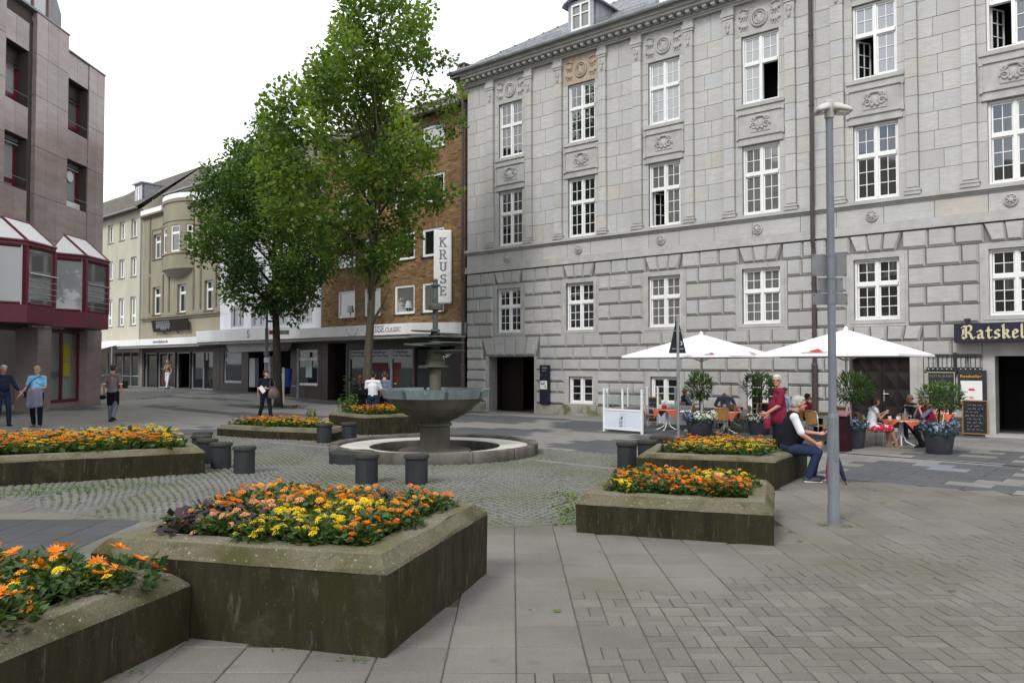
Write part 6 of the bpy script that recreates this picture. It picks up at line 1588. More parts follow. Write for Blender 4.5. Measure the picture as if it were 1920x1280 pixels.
m_ = MB(); m_.tube([(.55, 0, -.1), (.55, 0, 2.35)], .07, 8); m_.tube([(.55, 0, .3), (.5, 0, .52), (.1, 0, .55)], .04, 6); m_.build('post', M['zinc'], bn)
x, y = gnd(531, 762); wp = thing('marker_post', 'short white marker post with stickers left of the blue bin', 'post', (x, y, GZ(x, y)), 0)
m_ = MB(); m_.tube([(0, 0, -.1), (0, 0, 1.55)], .055, 8); m_.build('pole', M['lampshell'], wp); m_ = MB(); m_.box(-.06, .06, -.062, -.055, .9, 1.3); m_.build('sticker', M['poster'], wp)
# ------------------------------------------------------------------ cafe in front of the town hall
CS = .80                                                               # the terrace lies a little lower than the square; furniture scaled to its apparent size
def at(px_, py_): return gnd(px_, py_)
def parasol(c, label, marks):
    t = thing('parasol', label, 'parasol', (c[0], c[1], 0), TH_ROT, 'white square parasols of the cafe'); S = 1.5; ze, za = 1.98, 2.56
    m_ = MB(); N_ = 8; top = (0, 0, za)
    for k in range(4):
        a = rad(-135 + 90 * k); b = rad(-45 + 90 * k); A = (S * math.copysign(1, math.cos(a)), S * math.copysign(1, math.sin(a))); B = (S * math.copysign(1, math.cos(b)), S * math.copysign(1, math.sin(b)))
        rows = []
        for i in range(6):
            f = i / 5; row = []
            for j in range(N_ + 1):
                g = j / N_; x = (A[0] + (B[0] - A[0]) * g) * f; y = (A[1] + (B[1] - A[1]) * g) * f; sag = .07 * math.sin(math.pi * f) * math.sin(math.pi * g) + .035 * f * math.sin(math.pi * g) * 0
                row.append((x * (1 - .015 * math.sin(math.pi * g) * f), y * (1 - .015 * math.sin(math.pi * g) * f), za + (ze - za) * f - sag))
            rows.append(row)
        for i in range(5):
            for j in range(N_): m_.add([rows[i][j], rows[i][j + 1], rows[i + 1][j + 1], rows[i + 1][j]], [(0, 3, 2, 1)])
        for j in range(N_):
            p, q = rows[5][j], rows[5][j + 1]; m_.add([p, q, (q[0] * 1.004, q[1] * 1.004, q[2] - .045), (p[0] * 1.004, p[1] * 1.004, p[2] - .045)], [(0, 3, 2, 1)])
    cn = m_.build('canopy', M['canvas'], t); cn.modifiers.new('thickness', 'SOLIDIFY').thickness = .004
    m_ = MB(); m_.lathe([(.05, za - .02), (.05, za + .03), (.02, za + .07), (0, za + .075)], 10); m_.build('cap', M['white'], t)
    m_ = MB(); m_.tube([(0, 0, .05), (0, 0, za)], .028, 10); m_.build('pole', M['white'], t); m_ = MB(); m_.cbox(-.35, .35, -.35, .35, -.02, .07, .02); m_.build('base', M['lead'], t)
    for k in range(8):
        a = rad(45 * k); r = S * (1.414 if k % 2 else 1.0) * .97; q = MB(); q.tube([(0, 0, za - .03), (r * math.cos(a), r * math.sin(a), ze - .02 + (0 if k % 2 else .0))], .011, 5); q.tube([(0, 0, ze - .15), (r * .5 * math.cos(a), r * .5 * math.sin(a), (za + ze) / 2 - .05)], .009, 4); q.build('rib', M['white'], t)
    for (x, y0_, w_, f0, f1, ax) in marks:                              # red triangle printed on the canvas near the hem
        def P_(u_, f_): return ((u_, -S * f_, za + (ze - za) * f_ + .012 - .05 * (1 - f_)) if ax == 0 else (S * f_, u_, za + (ze - za) * f_ + .012 - .05 * (1 - f_)))
        q = MB(); q.add([P_(x - w_, f1), P_(x + w_, f1), P_(x, f0)], [(0, 1, 2)]); pr = q.build('printed_mark', M['redprint'], cn)
        q = MB(); q.add([P_(x - w_ * 1.5, f1 + .05), P_(x + w_ * 1.5, f1 + .05), P_(x + w_ * 1.5, f1 + .02), P_(x - w_ * 1.5, f1 + .02)], [(0, 1, 2, 3)]); q.build('printed_line', M['greyletter'], pr)
    return t
parasol((4.97, 21.0), 'left white parasol, behind the dark triangular road sign', [(.95, 0, .09, .88, .93, 0), (0.2, 0, .12, .78, .9, 1)])
parasol((7.6, 18.2), 'right white parasol with a red triangle, behind the lamp post', [(-.22, 0, .19, .78, .91, 0)])

def tube_m(paths, r, n=6):
    q = MB()
    for p in paths: q.tube(p, r, n)
    return q
def make_chair(label):
    t = thing('cafe_chair', label, 'chair', (0, 0, 0), 0, None, CS)
    for s in (-1, 1):
        x = .26 * s
        tube_m([[(x, .22, 0), (x, .21, .40), (x, .20, .60), (x, .16, .655), (x, .05, .67), (x, -.14, .68), (x * .98, -.22, .70)]], .013, 6).build('leg', M['alu'], t, smooth=True)
        tube_m([[(x * .92, -.26, 0), (x * .92, -.20, .42), (x * .92, -.26, .84)]], .012, 6).build('leg', M['alu'], t, smooth=True)
    tube_m([[(-.24, -.26, .84), (-.18, -.29, .87), (0, -.31, .88), (.18, -.29, .87), (.24, -.26, .84)], [(-.25, .2, .43), (.25, .2, .43)], [(-.24, -.2, .43), (.24, -.2, .43)]], .012, 6).build('frame', M['alu'], t, smooth=True)
    q = MB(); q.cbox(-.235, .235, -.2, .215, .425, .455, .012); q.build('seat', M['wicker'], t)
    q = MB(); R = []
    for z, yy in ((.50, -.22), (.66, -.245), (.85, -.275)):
        R.append([(x, yy - .045 * (1 - (x / .235) ** 2), z) for x in [(-.225 + .45 * i / 8) for i in range(9)]] + [(x, yy - .06 - .045 * (1 - (x / .235) ** 2) + .03, z) for x in [(.225 - .45 * i / 8) for i in range(9)]])
    q.loft(R); q.build('backrest', M['wicker'], t)
    return t
chair0 = make_chair('wicker and aluminium cafe chair at the left side of the table behind the windbreak')
GRPC = 'wicker cafe chairs'
def put_chair(px_, py_, rz, label, first=False):
    x, y = at(px_, py_)
    if first: chair0.location = (x, y, 0); chair0.rotation_euler = (0, 0, rad(rz)); chair0['label'] = label; chair0['group'] = GRPC; return chair0
    return dup(chair0, (x, y, 0), rad(rz), label, GRPC)
put_chair(1222, 801, -100, 'wicker chair between the white windbreak and the first table', True)
put_chair(1283, 809, 70, 'wicker chair right of the first table, left of the white flowered pot')
put_chair(1346, 817, 8, 'wicker chair with its curved back to the viewer in the middle of the terrace')
put_chair(1388, 811, 75, 'wicker chair turned sideways at the right of the second table')
put_chair(1409, 803, 60, 'empty wicker chair in front of the small blackboard')
put_chair(1361, 804, 0, 'wicker chair under the man in the plaid shirt')
put_chair(1293, 800, -80, 'wicker chair of the seated man in the blue shirt')
put_chair(1514, 813, -75, 'wicker chair just behind the old man in the waistcoat')
put_chair(1535, 826, -70, 'wicker chair with light arms just left of the lamp post')
put_chair(1634, 838, -95, 'wicker chair of the woman in the white top')
put_chair(1742, 838, 95, 'wicker chair of the grey haired woman in the raspberry waistcoat')
put_chair(1722, 822, 100, 'wicker chair of the man in the striped shirt')
put_chair(1592, 812, -60, 'wicker chair behind the oleander nearest the lamp post')
def table(px_, py_, rz, lab, cl, cm='cloth_o', s=CS):
    x, y = at(px_, py_); t = thing('cafe_table', lab, 'table', (x, y, 0), rad(rz), 'cafe tables', s)
    q = MB(); q.cbox(-.38, .38, -.38, .38, .68, .705, .01); q.build('tabletop', M['white'], t)
    q = MB(); q.tube([(0, 0, .2), (0, 0, .68)], .04, 10); q.build('column', M['white'], t)
    for k in range(4):
        a = rad(45 + 90 * k); q = MB(); q.tube([(.035 * math.cos(a), .035 * math.sin(a), .62), (.045 * math.cos(a), .045 * math.sin(a), .3), (.12 * math.cos(a), .12 * math.sin(a), .13), (.30 * math.cos(a), .30 * math.sin(a), .03), (.40 * math.cos(a), .40 * math.sin(a), .012)], .02, 6); q.build('leg', M['white'], t, smooth=True)
    z0 = .712 * s; c = thing('tablecloth', cl, 'tablecloth', (x, y, z0), rad(rz + 45), 'tablecloths of the cafe', s)
    q = MB(); n = 14; H = .50
    def dz(a, b):
        ca, sa = math.cos(rad(-45)), math.sin(rad(-45)); u_, v_ = a * ca - b * sa, a * sa + b * ca
        return max(abs(u_), abs(v_)) - .385
    P = []
    for j in range(n + 1):
        for i in range(n + 1):
            a = -H + 2 * H * i / n; b = -H + 2 * H * j / n; d = dz(a, b)
            if d > 0: k = 1 - d * .75 / max(.01, math.hypot(a, b)); P.append((a * k, b * k, -d * .95 + .004 * math.sin(19 * a + 13 * b)))
            else: P.append((a, b, 0))
    q.add(P, [(j * (n + 1) + i, j * (n + 1) + i + 1, (j + 1) * (n + 1) + i + 1, (j + 1) * (n + 1) + i) for j in range(n) for i in range(n)])
    q.build('cloth', M[cm], c)
    return x, y, z0
def holder(x, y, z, lab):
    t = thing('menu_holder', lab, 'menu holder', (x, y, z), .3, 'red menu holders on the tables', CS); q = MB(); q.cbox(-.07, .07, -.06, .06, 0, .13, .01); q.build('box', M['red'], t); q = MB(); q.box(-.05, .05, -.01, .0, .05, .21); q.build('card', M['paper'], t)
x, y, z = table(1251, 806, 15, 'white pedestal table with coral cloth next to the windbreak', 'coral tablecloth on the table next to the windbreak'); holder(x - .08, y, z, 'red menu holder on the table next to the windbreak')
x, y, z = table(1360, 812, 8, 'white pedestal table behind the chair that shows its back', 'coral tablecloth behind the chair that shows its back'); holder(x, y + .05, z, 'red menu holder on the table behind the chair that shows its back')
q = thing('ashtray', 'small dark ashtray on the table behind the chair that shows its back', 'ashtray', (x + .16, y - .02, z), 0, None, CS); m_ = MB(); m_.lathe([(.05, 0), (.06, .04), (.05, .045), (.04, .015), (0, .012)], 12); m_.build('bowl', M['black'], q)
table(1369, 797, 0, 'white table at which the man in the plaid shirt sits', 'coral tablecloth in front of the man in the plaid shirt')
x, y, z = table(1690, 836, 20, 'white pedestal table between the two women', 'coral tablecloth between the two women')
for k, (dx, dy) in enumerate(((-.22, .05), (-.1, -.06), (.0, .08))):
    c = thing('cup', ('white coffee cup at the left on the table between the two women', 'white coffee cup in the middle of the table between the two women', 'white coffee cup near the bottle cooler between the two women')[k], 'cup', (x + dx, y + dy, z), k, None, CS); m_ = MB(); m_.lathe([(.02, 0), (.04, .02), (.045, .09), (.04, .09), (.03, .02)], 12); m_.build('bowl', M['white'], c); m_ = MB(); m_.lathe([(.07, .004), (.075, .012), (0, .01)], 14); m_.build('saucer', M['white'], c)
c = thing('bottle_cooler', 'metal bottle cooler on the table between the two women', 'cooler', (x + .1, y + .02, z), 0, None, CS); m_ = MB(); m_.lathe([(.07, 0), (.085, .16), (.078, .16), (.065, .01)], 16); m_.build('bucket', M['alu'], c)
c = thing('bottle', 'pale bottle standing in the cooler between the two women', 'bottle', (x + .1, y + .02, z + .012), 0, None, CS); m_ = MB(); m_.lathe([(.035, 0), (.036, .17), (.014, .23), (.014, .29), (0, .292)], 12); m_.build('glass', M['net'], c)
c = thing('napkin_sheet', 'white folded paper on the table between the two women', 'paper', (x + .26, y - .05, z + .004), .4, None, CS); m_ = MB(); m_.box(-.1, .1, -.07, .07, 0, .012); m_.build('sheet', M['paper'], c)
table(1758, 815, 10, 'white table behind the grey haired woman', 'coral tablecloth behind the grey haired woman')
x, y = at(1578, 846); c = thing('menu_stand', 'dark red draped menu stand right behind the lamp post', 'stand', (x, y, 0), rad(-40)); m_ = MB(); m_.loft([[(-.16, -.16, 0), (.16, -.16, 0), (.16, .16, 0), (-.16, .16, 0)], [(-.13, -.13, .72), (.13, -.13, .72), (.13, .13, .72), (-.13, .13, .72)]]); m_.build('drape', M['cloth_r'], c); m_ = MB(); m_.loft([[(-.16, -.17, .72), (.16, -.17, .72), (.16, .17, .80), (-.16, .17, .80)], [(-.16, -.17, .74), (.16, -.17, .74), (.16, .17, .82), (-.16, .17, .82)]]); m_.build('lectern_top', mat('pink_cloth', (.24, .11, .12), (.2, .09, .10)), c)

# --- windbreak screens
def windbreak(A, B, lab, text=None, panel=True):
    L = math.hypot(B[0] - A[0], B[1] - A[1]); t = thing('windbreak', lab, 'windbreak', (A[0], A[1], 0), math.atan2(B[1] - A[1], B[0] - A[0]), 'white windbreak screens')
    for x in (0, L): q = MB(); q.cbox(x - .028, x + .028, -.028, .028, .01, 1.13, .005); q.build('post', M['white'], t); q = MB(); q.box(x - .03, x + .03, -.26, .26, -.0, .02); q.build('foot', M['lead'], t)
    q = MB(); q.cbox(L / 2 - .025, L / 2 + .025, -.022, .022, .60, 1.13, .004); q.build('post', M['white'], t)
    q = MB(); q.box(.028, L - .028, -.02, .02, .57, .62); q.box(.028, L - .028, -.02, .02, .08, .12); q.build('rail', M['white'], t)
    q = MB(); q.box(.028, L - .028, -.008, .008, .12, .57); pn = q.build('panel', mat('pale_blue_white_panel', (.66, .70, .78), (.62, .66, .74), 2, .4, .4), t)
    for a, b in ((.028, L / 2 - .025), (L / 2 + .025, L - .028)): q = MB(); q.box(a, b, -.004, .004, .62, 1.10); q.build('glass_panel', M['clear'], t)
    if text:
        o = put_text(text, .16, M['greyletter'], pn, L * .5, -.011, .15, rot=(math.pi / 2, rad(-90), 0)); o.scale = (.9, .9, 1)
        q = MB(); q.ell((L * .5 - .02, -.012, .40), (.022, .004, .03), 8, 6); q.build('heart_mark', M['black'], pn)
        q = MB()
        for k in range(3): q.tube([(L * .5 - .10 + .09 * k, -.011, .16), (L * .5 - .09 + .09 * k, -.011, .35), (L * .5 - .05 + .07 * k, -.011, .52)], .003, 3)
        q.build('fine_print', M['greyletter'], pn)
    return t
A, B = at(1133, 809), at(1204, 815)
windbreak(A, B, 'white windbreak screen with slanted VIO lettering at the left end of the terrace', 'VIO')
nx, ny = TN
windbreak((A[0] + .1, A[1] + .12), (A[0] - nx * 2.2, A[1] - ny * 2.2), 'white windbreak screen running back from the lettered one to the wall')
windbreak((A[0] + .15 - nx * 2.5, A[1] - ny * 2.5), (A[0] + 1.0 - nx * 2.5, A[1] - .72 - ny * 2.5), 'white windbreak screen in front of the cellar window')
# --- blackboards standing on the terrace
for px_, py_, lab, w, h in ((1226, 795, 'small dark board with wooden frame behind the first table', .42, .70), (1434, 803, 'wide blackboard with wooden frame left of the man in the red shirt', .62, .60)):
    x, y = at(px_, py_); t = thing('blackboard', lab, 'blackboard', (x, y, 0), TH_ROT + .1); q = MB(); q.box(-w / 2, w / 2, -.02, 0, .08, .08 + h); q.build('board', M['chalk'], t); q = MB(); frame_rect(q, -w / 2 - .03, w / 2 + .03, .05, .11 + h, .035, -.03, .01); q.build('frame', M['oakframe'], t)
    for s in (-1, 1): q = MB(); q.tube([(s * w * .45, 0, .6), (s * w * .45, .3, 0)], .014, 4); q.tube([(s * w * .47, -.01, 0), (s * w * .47, -.01, .1)], .014, 4); q.build('leg', M['oakframe'], t)
    scribble(t, -w * .4, w * .4, .15, h, -.024, 5)

# --- potted oleanders with under-planting
def leaves_on(mb, c, R, n, ls, nar, mi=0, drop=-.1, gap=0):
    for _ in range(n):
        while True:
            p = Vector((rnd.uniform(-1, 1), rnd.uniform(-1, 1), rnd.uniform(-1, 1)))
            if .25 < p.length < 1: break
        if p.length < .8 and rnd.random() < .4: p = p.normalized() * rnd.uniform(.75, 1.0)
        k = 1 + .18 * mnoise.noise((p.x * 2 + c[0], p.y * 2, p.z * 2 + c[2])); P = Vector(c) + Vector((p.x * R[0], p.y * R[1], p.z * R[2])) * k
        d = (p.normalized() + Vector((rnd.gauss(0, .45), rnd.gauss(0, .45), rnd.gauss(.25, .4)))).normalized() * ls * rnd.uniform(.6, 1.2)
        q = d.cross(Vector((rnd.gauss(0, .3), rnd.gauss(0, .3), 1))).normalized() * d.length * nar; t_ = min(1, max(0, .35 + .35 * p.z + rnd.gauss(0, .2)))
        mb.add([tuple(P), tuple(P + d * .45 + q), tuple(P + d), tuple(P + d * .45 - q)], [(0, 1, 2, 3)], mi, (t_, t_, t_))
def oleander(x, y, lab, pot_lab, hang_lab, ph, pr, th, R, blooms, flowers, lean=0.0):
    p = thing('plant_pot', pot_lab, 'plant pot', (x, y, 0)); q = MB(); q.lathe([(pr * .72, 0), (pr * .78, .02), (pr * .97, ph * .86), (pr * 1.04, ph * .87), (pr * 1.06, ph), (pr * .96, ph), (pr * .93, ph - .05), (0, ph - .05)], 28); smooth_by_angle(q.build('pot_body', M['pot'], p)); q = MB(); q.lathe([(pr * .93, ph - .045), (0, ph - .04)], 20, cap=False); q.build('soil', M['soil'], p)
    t = thing('oleander', lab, 'shrub', (x, y, ph - .05)); q = MB(); zc = th + R[2] * .8 - ph + .05
    q.tube([(0, 0, 0), (.01, .01, th * .5 - ph * .3), (lean * .5, 0, zc * .72)], [.022, .018, .015], 6)
    for k in range(7): a = k * .9; q.tube([(lean * .5, 0, zc * .66), (lean + R[0] * .45 * math.cos(a), R[1] * .45 * math.sin(a), zc + R[2] * .3)], .008, 4)
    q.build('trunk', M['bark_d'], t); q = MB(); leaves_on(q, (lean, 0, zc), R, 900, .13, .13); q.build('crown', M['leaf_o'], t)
    if blooms:
        q = MB()
        for _ in range(blooms): a = rnd.uniform(0, 6.28); b = rnd.uniform(-.3, 1.2); pom(q, (lean + R[0] * math.cos(a) * math.cos(b), R[1] * math.sin(a) * math.cos(b), zc + R[2] * math.sin(b)), .035, 0, 2)
        q.build('blossoms', M['whiteflower'], t)
    for (kind, nm, lb, a0, n, rr) in flowers:
        f = thing(nm, lb, 'flower', (x, y, ph - .05)); q = MB()
        for k in range(n):
            a = a0 + (k - (n - 1) / 2) * .75; c = (pr * .85 * math.cos(a), pr * .85 * math.sin(a), .06 + rnd.uniform(0, .05)); leaves_on(q, c, (rr, rr, rr * .8), 60, .07, .35)
        q.build('foliage', M['leaf_b'], f)
        for k in range(n):
            a = a0 + (k - (n - 1) / 2) * .75; c = Vector((pr * .92 * math.cos(a), pr * .92 * math.sin(a), .09 + rnd.uniform(0, .04))); q = MB()
            for _ in range(70):
                v = Vector((rnd.gauss(0, 1), rnd.gauss(0, 1), rnd.gauss(.2, 1))).normalized() * rr * rnd.uniform(.85, 1.05); P = c + v; e1 = v.cross(Vector((.3, .2, 1))).normalized() * .026; e2 = v.cross(e1).normalized() * .026; t_ = rnd.random(); o_ = v.normalized() * .008
                q.add([tuple(P + e1), tuple(P + e2 + o_), tuple(P - e1), tuple(P - e2 + o_)], [(0, 1, 2, 3)], 0, (t_, t_, t_))
            q.build('flower_head', M[kind], f)
FR = rad(-95)
x, y = at(1312, 820); oleander(x, y, 'dense round oleander on a thin stem left of the second table', 'dark pot of the round oleander left of the second table', '', .46, .34, 1.0, (.30, .30, .30), 0, [('whiteflower', 'white_flower_bush', 'white small-flowered bush in the pot of the round oleander', FR + .55, 3, .13), ('blueflower', 'blue_flower_bush', 'blue flower clump at the left of the round oleander pot', FR - 1.05, 2, .12)])
x, y = at(1424, 815); oleander(x, y, 'dark spreading oleander behind the man in the red shirt', 'dark pot behind the man in the red shirt', '', .40, .30, 1.0, (.40, .38, .29), 0, [('whiteflower', 'white_flower_bush', 'white small-flowered bush in the pot behind the man in the red shirt', FR - .7, 2, .12), ('blueflower', 'blue_flower_bush', 'blue flower clump beside the hand of the man in the red shirt', FR + .5, 2, .12)])
x, y = at(1600, 840); oleander(x, y, 'loose oleander with white blossoms right of the lamp post', 'dark pot right of the lamp post', '', .46, .26, 1.02, (.39, .36, .30), 9, [('blueflower', 'blue_flower_bush', 'blue flower clump in the pot right of the lamp post', FR - .2, 3, .13)])
x, y = at(1761, 851); oleander(x, y, 'broad oleander with pale yellow blossoms in front of the menu case', 'large anthracite pot with blue hydrangeas in front of the menu cases', '', .46, .29, .92, (.40, .37, .25), 12, [('blueflower', 'hydrangea', 'blue hydrangea spilling over the large anthracite pot', FR, 5, .14), ('whiteflower', 'white_flower_bush', 'white blossoms among the blue hydrangea of the large pot', FR - .45, 1, .06)], .05)
# ------------------------------------------------------------------ people
def blob(prims, voxel, m, name, parent, smooth_it=3):
    """one continuous skin grown over tapered limbs and ellipsoids (voxel remesh), returned as a plain mesh"""
    q = MB()
    for p in prims:
        if p[0] == 'c':
            a, b, r0, r1 = Vector(p[1]), Vector(p[2]), p[3], p[4]; d = b - a; L = d.length
            if L < 1e-5: continue
            d /= L; u_ = d.cross(Vector((0, 0, 1)) if abs(d.z) < .9 else Vector((1, 0, 0))).normalized(); v_ = d.cross(u_)
            fl = p[5] if len(p) > 5 else 1.0; R = []; n = 14
            for (o, rr) in [(-r0 * math.cos(t), r0 * math.sin(t)) for t in (.25, .7, 1.15)] + [(0, r0), (L * .5, (r0 + r1) / 2), (L, r1)] + [(L + r1 * math.cos(t), r1 * math.sin(t)) for t in (1.15, .7, .25)]:
                R.append([tuple(a + d * o + (u_ * math.cos(6.2832 * k / n) + v_ * fl * math.sin(6.2832 * k / n)) * rr) for k in range(n)])
            q.loft(R)
        else:
            q.ell(p[1], p[2], 16, 12, 0, p[3] if len(p) > 3 else None)
    o = q.build(name, m, None)
    r = o.modifiers.new('r', 'REMESH'); r.mode = 'VOXEL'; r.voxel_size = voxel; r.use_smooth_shade = True
    s = o.modifiers.new('s', 'SMOOTH'); s.factor = .5; s.iterations = smooth_it
    dg = bpy.context.evaluated_depsgraph_get(); me = bpy.data.meshes.new_from_object(o.evaluated_get(dg))
    old = o.data; bpy.data.objects.remove(o); bpy.data.meshes.remove(old); me.name = name; me.materials.clear(); me.materials.append(m)
    return place(me, name, parent)
STAND = dict(pel=(0, 0, .94), waist=(0, 0, 1.08), chest=(0, .0, 1.28), neck=(0, -.01, 1.47), head=(0, .03, 1.635), sL=(-.185, -.01, 1.41), sR=(.185, -.01, 1.41), eL=(-.24, -.03, 1.13), eR=(.24, -.03, 1.13),
             wL=(-.25, .05, .89), wR=(.25, .05, .89), hL=(-.095, 0, .91), hR=(.095, 0, .91), kL=(-.10, .03, .50), kR=(.10, .03, .50), aL=(-.10, -.02, .085), aR=(.10, -.02, .085), yaw=0, fyL=0, fyR=0)
SIT = dict(STAND, pel=(0, 0, .56), waist=(0, -.02, .70), chest=(0, -.04, .90), neck=(0, -.03, 1.09), head=(0, .01, 1.255), sL=(-.185, -.04, 1.03), sR=(.185, -.04, 1.03), eL=(-.24, .0, .77), eR=(.24, .0, .77), wL=(-.17, .24, .72), wR=(.17, .24, .72),
           hL=(-.095, .02, .53), hR=(.095, .02, .53), kL=(-.12, .44, .53), kR=(.12, .44, .53), aL=(-.12, .42, .085), aR=(.12, .42, .085))
def lerp(a, b, t): return tuple(p + (q - p) * t for p, q in zip(a, b))
def person(label, loc, heading, h, pose=None, base=STAND, skin='skin', shirt=None, sleeve=.9, trousers=None, leg=1.0, hair=None, hairstyle='short', shoes='black', belly=1.0, female=False, glasses=False, vox=.012, vest=None, skirt=None, fist=False, hem=None):
    J = dict(base); J.update(pose or {}); s = h / 1.75
    t = thing('person', label, 'person', loc, heading, None, s)
    S = M[skin]; wS = .93 if female else 1.0
    Hd = Vector(J['head']); Rz = Matrix.Rotation(rad(J['yaw']), 3, 'Z')
    pit = Matrix.Rotation(rad(J.get('pitch', 0)), 3, 'X'); Rh = Rz @ pit
    def hp(x, y, z): return tuple(Hd + Rh @ Vector((x, y, z)))
    P = [('e', hp(0, -.008, .018), (.076, .094, .098), Rh), ('e', hp(0, .022, -.045), (.058, .066, .068), Rh), ('c', hp(0, .085, .0), hp(0, .105, -.022), .010, .015), ('e', hp(0, .062, -.088), (.03, .03, .024), Rh), ('e', hp(0, .078, -.056), (.026, .014, .012), Rh), ('e', hp(-.079, -.012, -.012), (.012, .024, .034), Rh), ('e', hp(.079, -.012, -.012), (.012, .024, .034), Rh),
         ('e', hp(-.033, .073, .026), (.03, .018, .012), Rh), ('e', hp(.033, .073, .026), (.03, .018, .012), Rh),
         ('c', lerp(J['neck'], J['head'], -.15), hp(0, -.02, -.05), .058, .052)]
    ch, wa, pe = J['chest'], J['waist'], J['pel']
    tor = [('c', lerp(pe, wa, .0), wa, .125, .12 * belly, .85), ('c', wa, ch, .125 * (1 + (belly - 1) * .8), .125, .85)]
    def side(v, k): return (v[0] + k, v[1], v[2])
    sv = Vector(J['sR']) - Vector(J['sL']); sx = sv.normalized(); rt = Matrix.Rotation(math.atan2(sx.y, sx.x), 3, 'Z')
    for k in (-1, 1):
        o = sx * (.062 * k); tor += [('c', tuple(Vector(pe) + o), tuple(Vector(wa) + o * .75), .10, .092 * belly), ('c', tuple(Vector(wa) + o * .75), tuple(Vector(ch) + o), .092 * belly, .10)]
    if female: tor += [('e', tuple(Vector(ch) + rt @ Vector((k * .075, .09, -.02))), (.068, .062, .066)) for k in (-1, 1)]
    if belly > 1.05: tor.append(('e', tuple(Vector(lerp(wa, ch, .2)) + rt @ Vector((0, .07 * belly, 0))), (.135, .10 * belly, .15)))
    nk = Vector(lerp(J['chest'], J['neck'], .75))
    for k in 'LR': tor.append(('c', tuple(nk), J['s' + k], .066, .060 * wS))
    def tor2(e): return [((p[0], p[1], tuple(r + e for r in p[2])) + tuple(p[3:])) if p[0] == 'e' else (p[:3] + (p[3] + e, p[4] + e) + tuple(p[5:])) for p in tor]
    P += tor2(-.012)
    for k in 'LR':
        sg = -1 if k == 'L' else 1
        sh, el, wr = J['s' + k], J['e' + k], J['w' + k]
        P += [('c', sh, el, .048 * wS, .040 * wS), ('c', el, wr, .040 * wS, .027 * wS)]
        d = (Vector(wr) - Vector(el)).normalized(); hd = Vector(J.get('d' + k, tuple(d))).normalized(); W = Vector(wr)
        lat = Vector(J.get('l' + k, (0, 1, 0))); lat = (lat - hd * lat.dot(hd)); lat = lat.normalized() if lat.length > .05 else hd.cross(Vector((0, 0, 1))).normalized()
        nrm = hd.cross(lat) * (-sg); pal = W + hd * .085
        P += [('c', tuple(W), tuple(W + hd * .04), .026, .030, 1.0), ('c', tuple(W + hd * .035 + lat * .018), tuple(pal + lat * .024), .021, .018), ('c', tuple(W + hd * .035 - lat * .016), tuple(pal - lat * .022), .021, .017)]
        for i, (o, L) in enumerate(((.032, .068), (.011, .078), (-.011, .073), (-.031, .056))):
            b0 = pal + lat * o * .95; c = .35 if not fist else 1.1
            m1 = b0 + (hd + nrm * c * .5).normalized() * L * .55; P += [('c', tuple(b0), tuple(m1), .0105, .0098), ('c', tuple(m1), tuple(m1 + (hd * (1 - c * .6) + nrm * c * 1.1).normalized() * L * .5), .0098, .0085)]
        tb = W + hd * .03 + lat * .026; t1 = tb + (hd * .7 + lat * .8 + nrm * .3).normalized() * .045; P += [('c', tuple(tb), tuple(t1), .014, .012), ('c', tuple(t1), tuple(t1 + (hd + nrm * .4 + lat * .1).normalized() * .035), .012, .009)]
        hi, kn, an = J['h' + k], J['k' + k], J['a' + k]
        P += [('c', hi, kn, .082, .055), ('c', kn, lerp(kn, an, .35), .054, .055), ('c', lerp(kn, an, .35), an, .055, .035)]
        fy = rad(J['fy' + k]); fd = Vector((-math.sin(fy), math.cos(fy), 0)); fz = J.get('ft' + k, 0); A_ = Vector(an)
        P += [('c', tuple(A_ + Vector((0, 0, -.045)) - fd * .03), tuple(A_ + fd * .15 + Vector((0, 0, -.058 + fz))), .034, .028)]
    blob(P, vox, S, 'body', t)
    if shirt:
        C = [p for p in tor2(.008)]
        for k in 'LR':
            sh, el, wr = J['s' + k], J['e' + k], J['w' + k]
            if sleeve <= 1: C.append(('c', sh, lerp(sh, el, sleeve), .062 * wS, .058 * wS))
            else: C += [('c', sh, el, .062 * wS, .054 * wS), ('c', el, lerp(el, wr, sleeve - 1), .054 * wS, .041 * wS)]
        C.append(('c', tuple(nk), lerp(J['neck'], J['head'], -.05), .07, .062))
        if hem: C += [('c', tuple(Vector(pe) + sx * (.06 * k) + Vector((0, 0, .08))), tuple(Vector(pe) + sx * (.07 * k) - Vector((0, 0, hem))), (.142 if belly > 1.1 else .125), (.15 if belly > 1.1 else .13)) for k in (-1, 1)]
        blob(C, vox, M[shirt], 'shirt', t, 2)
    if vest:
        C = [p for p in tor2(.020)]; C = C[:-2] + [('c', tuple(nk), lerp(tuple(nk), J['s' + k], .62), .088, .078) for k in 'LR']; C.append(('c', tuple(Vector(nk) - Vector((0, .02, .02))), tuple(Vector(nk) - Vector((0, .035, -.02))), .07, .07)); blob(C, vox, M[vest], 'vest', t, 2)
    if trousers:
        C = [('c', tuple(Vector(pe) + sx * (-.05)), tuple(Vector(pe) + sx * .05), .132, .132, .9), ('c', pe, lerp(pe, wa, .35), .134, .13, .88)]
        for k in 'LR':
            hi, kn, an = J['h' + k], J['k' + k], J['a' + k]; C.append(('c', hi, kn, .096, .070))
            if leg >= 1: C += [('c', kn, lerp(kn, an, .4), .070, .068), ('c', lerp(kn, an, .4), tuple(Vector(lerp(kn, an, .97))), .068, .060)]
            elif leg > .45: C.append(('c', kn, lerp(kn, an, leg), .068, .066))
        blob(C, vox, M[trousers], 'trousers', t, 2)
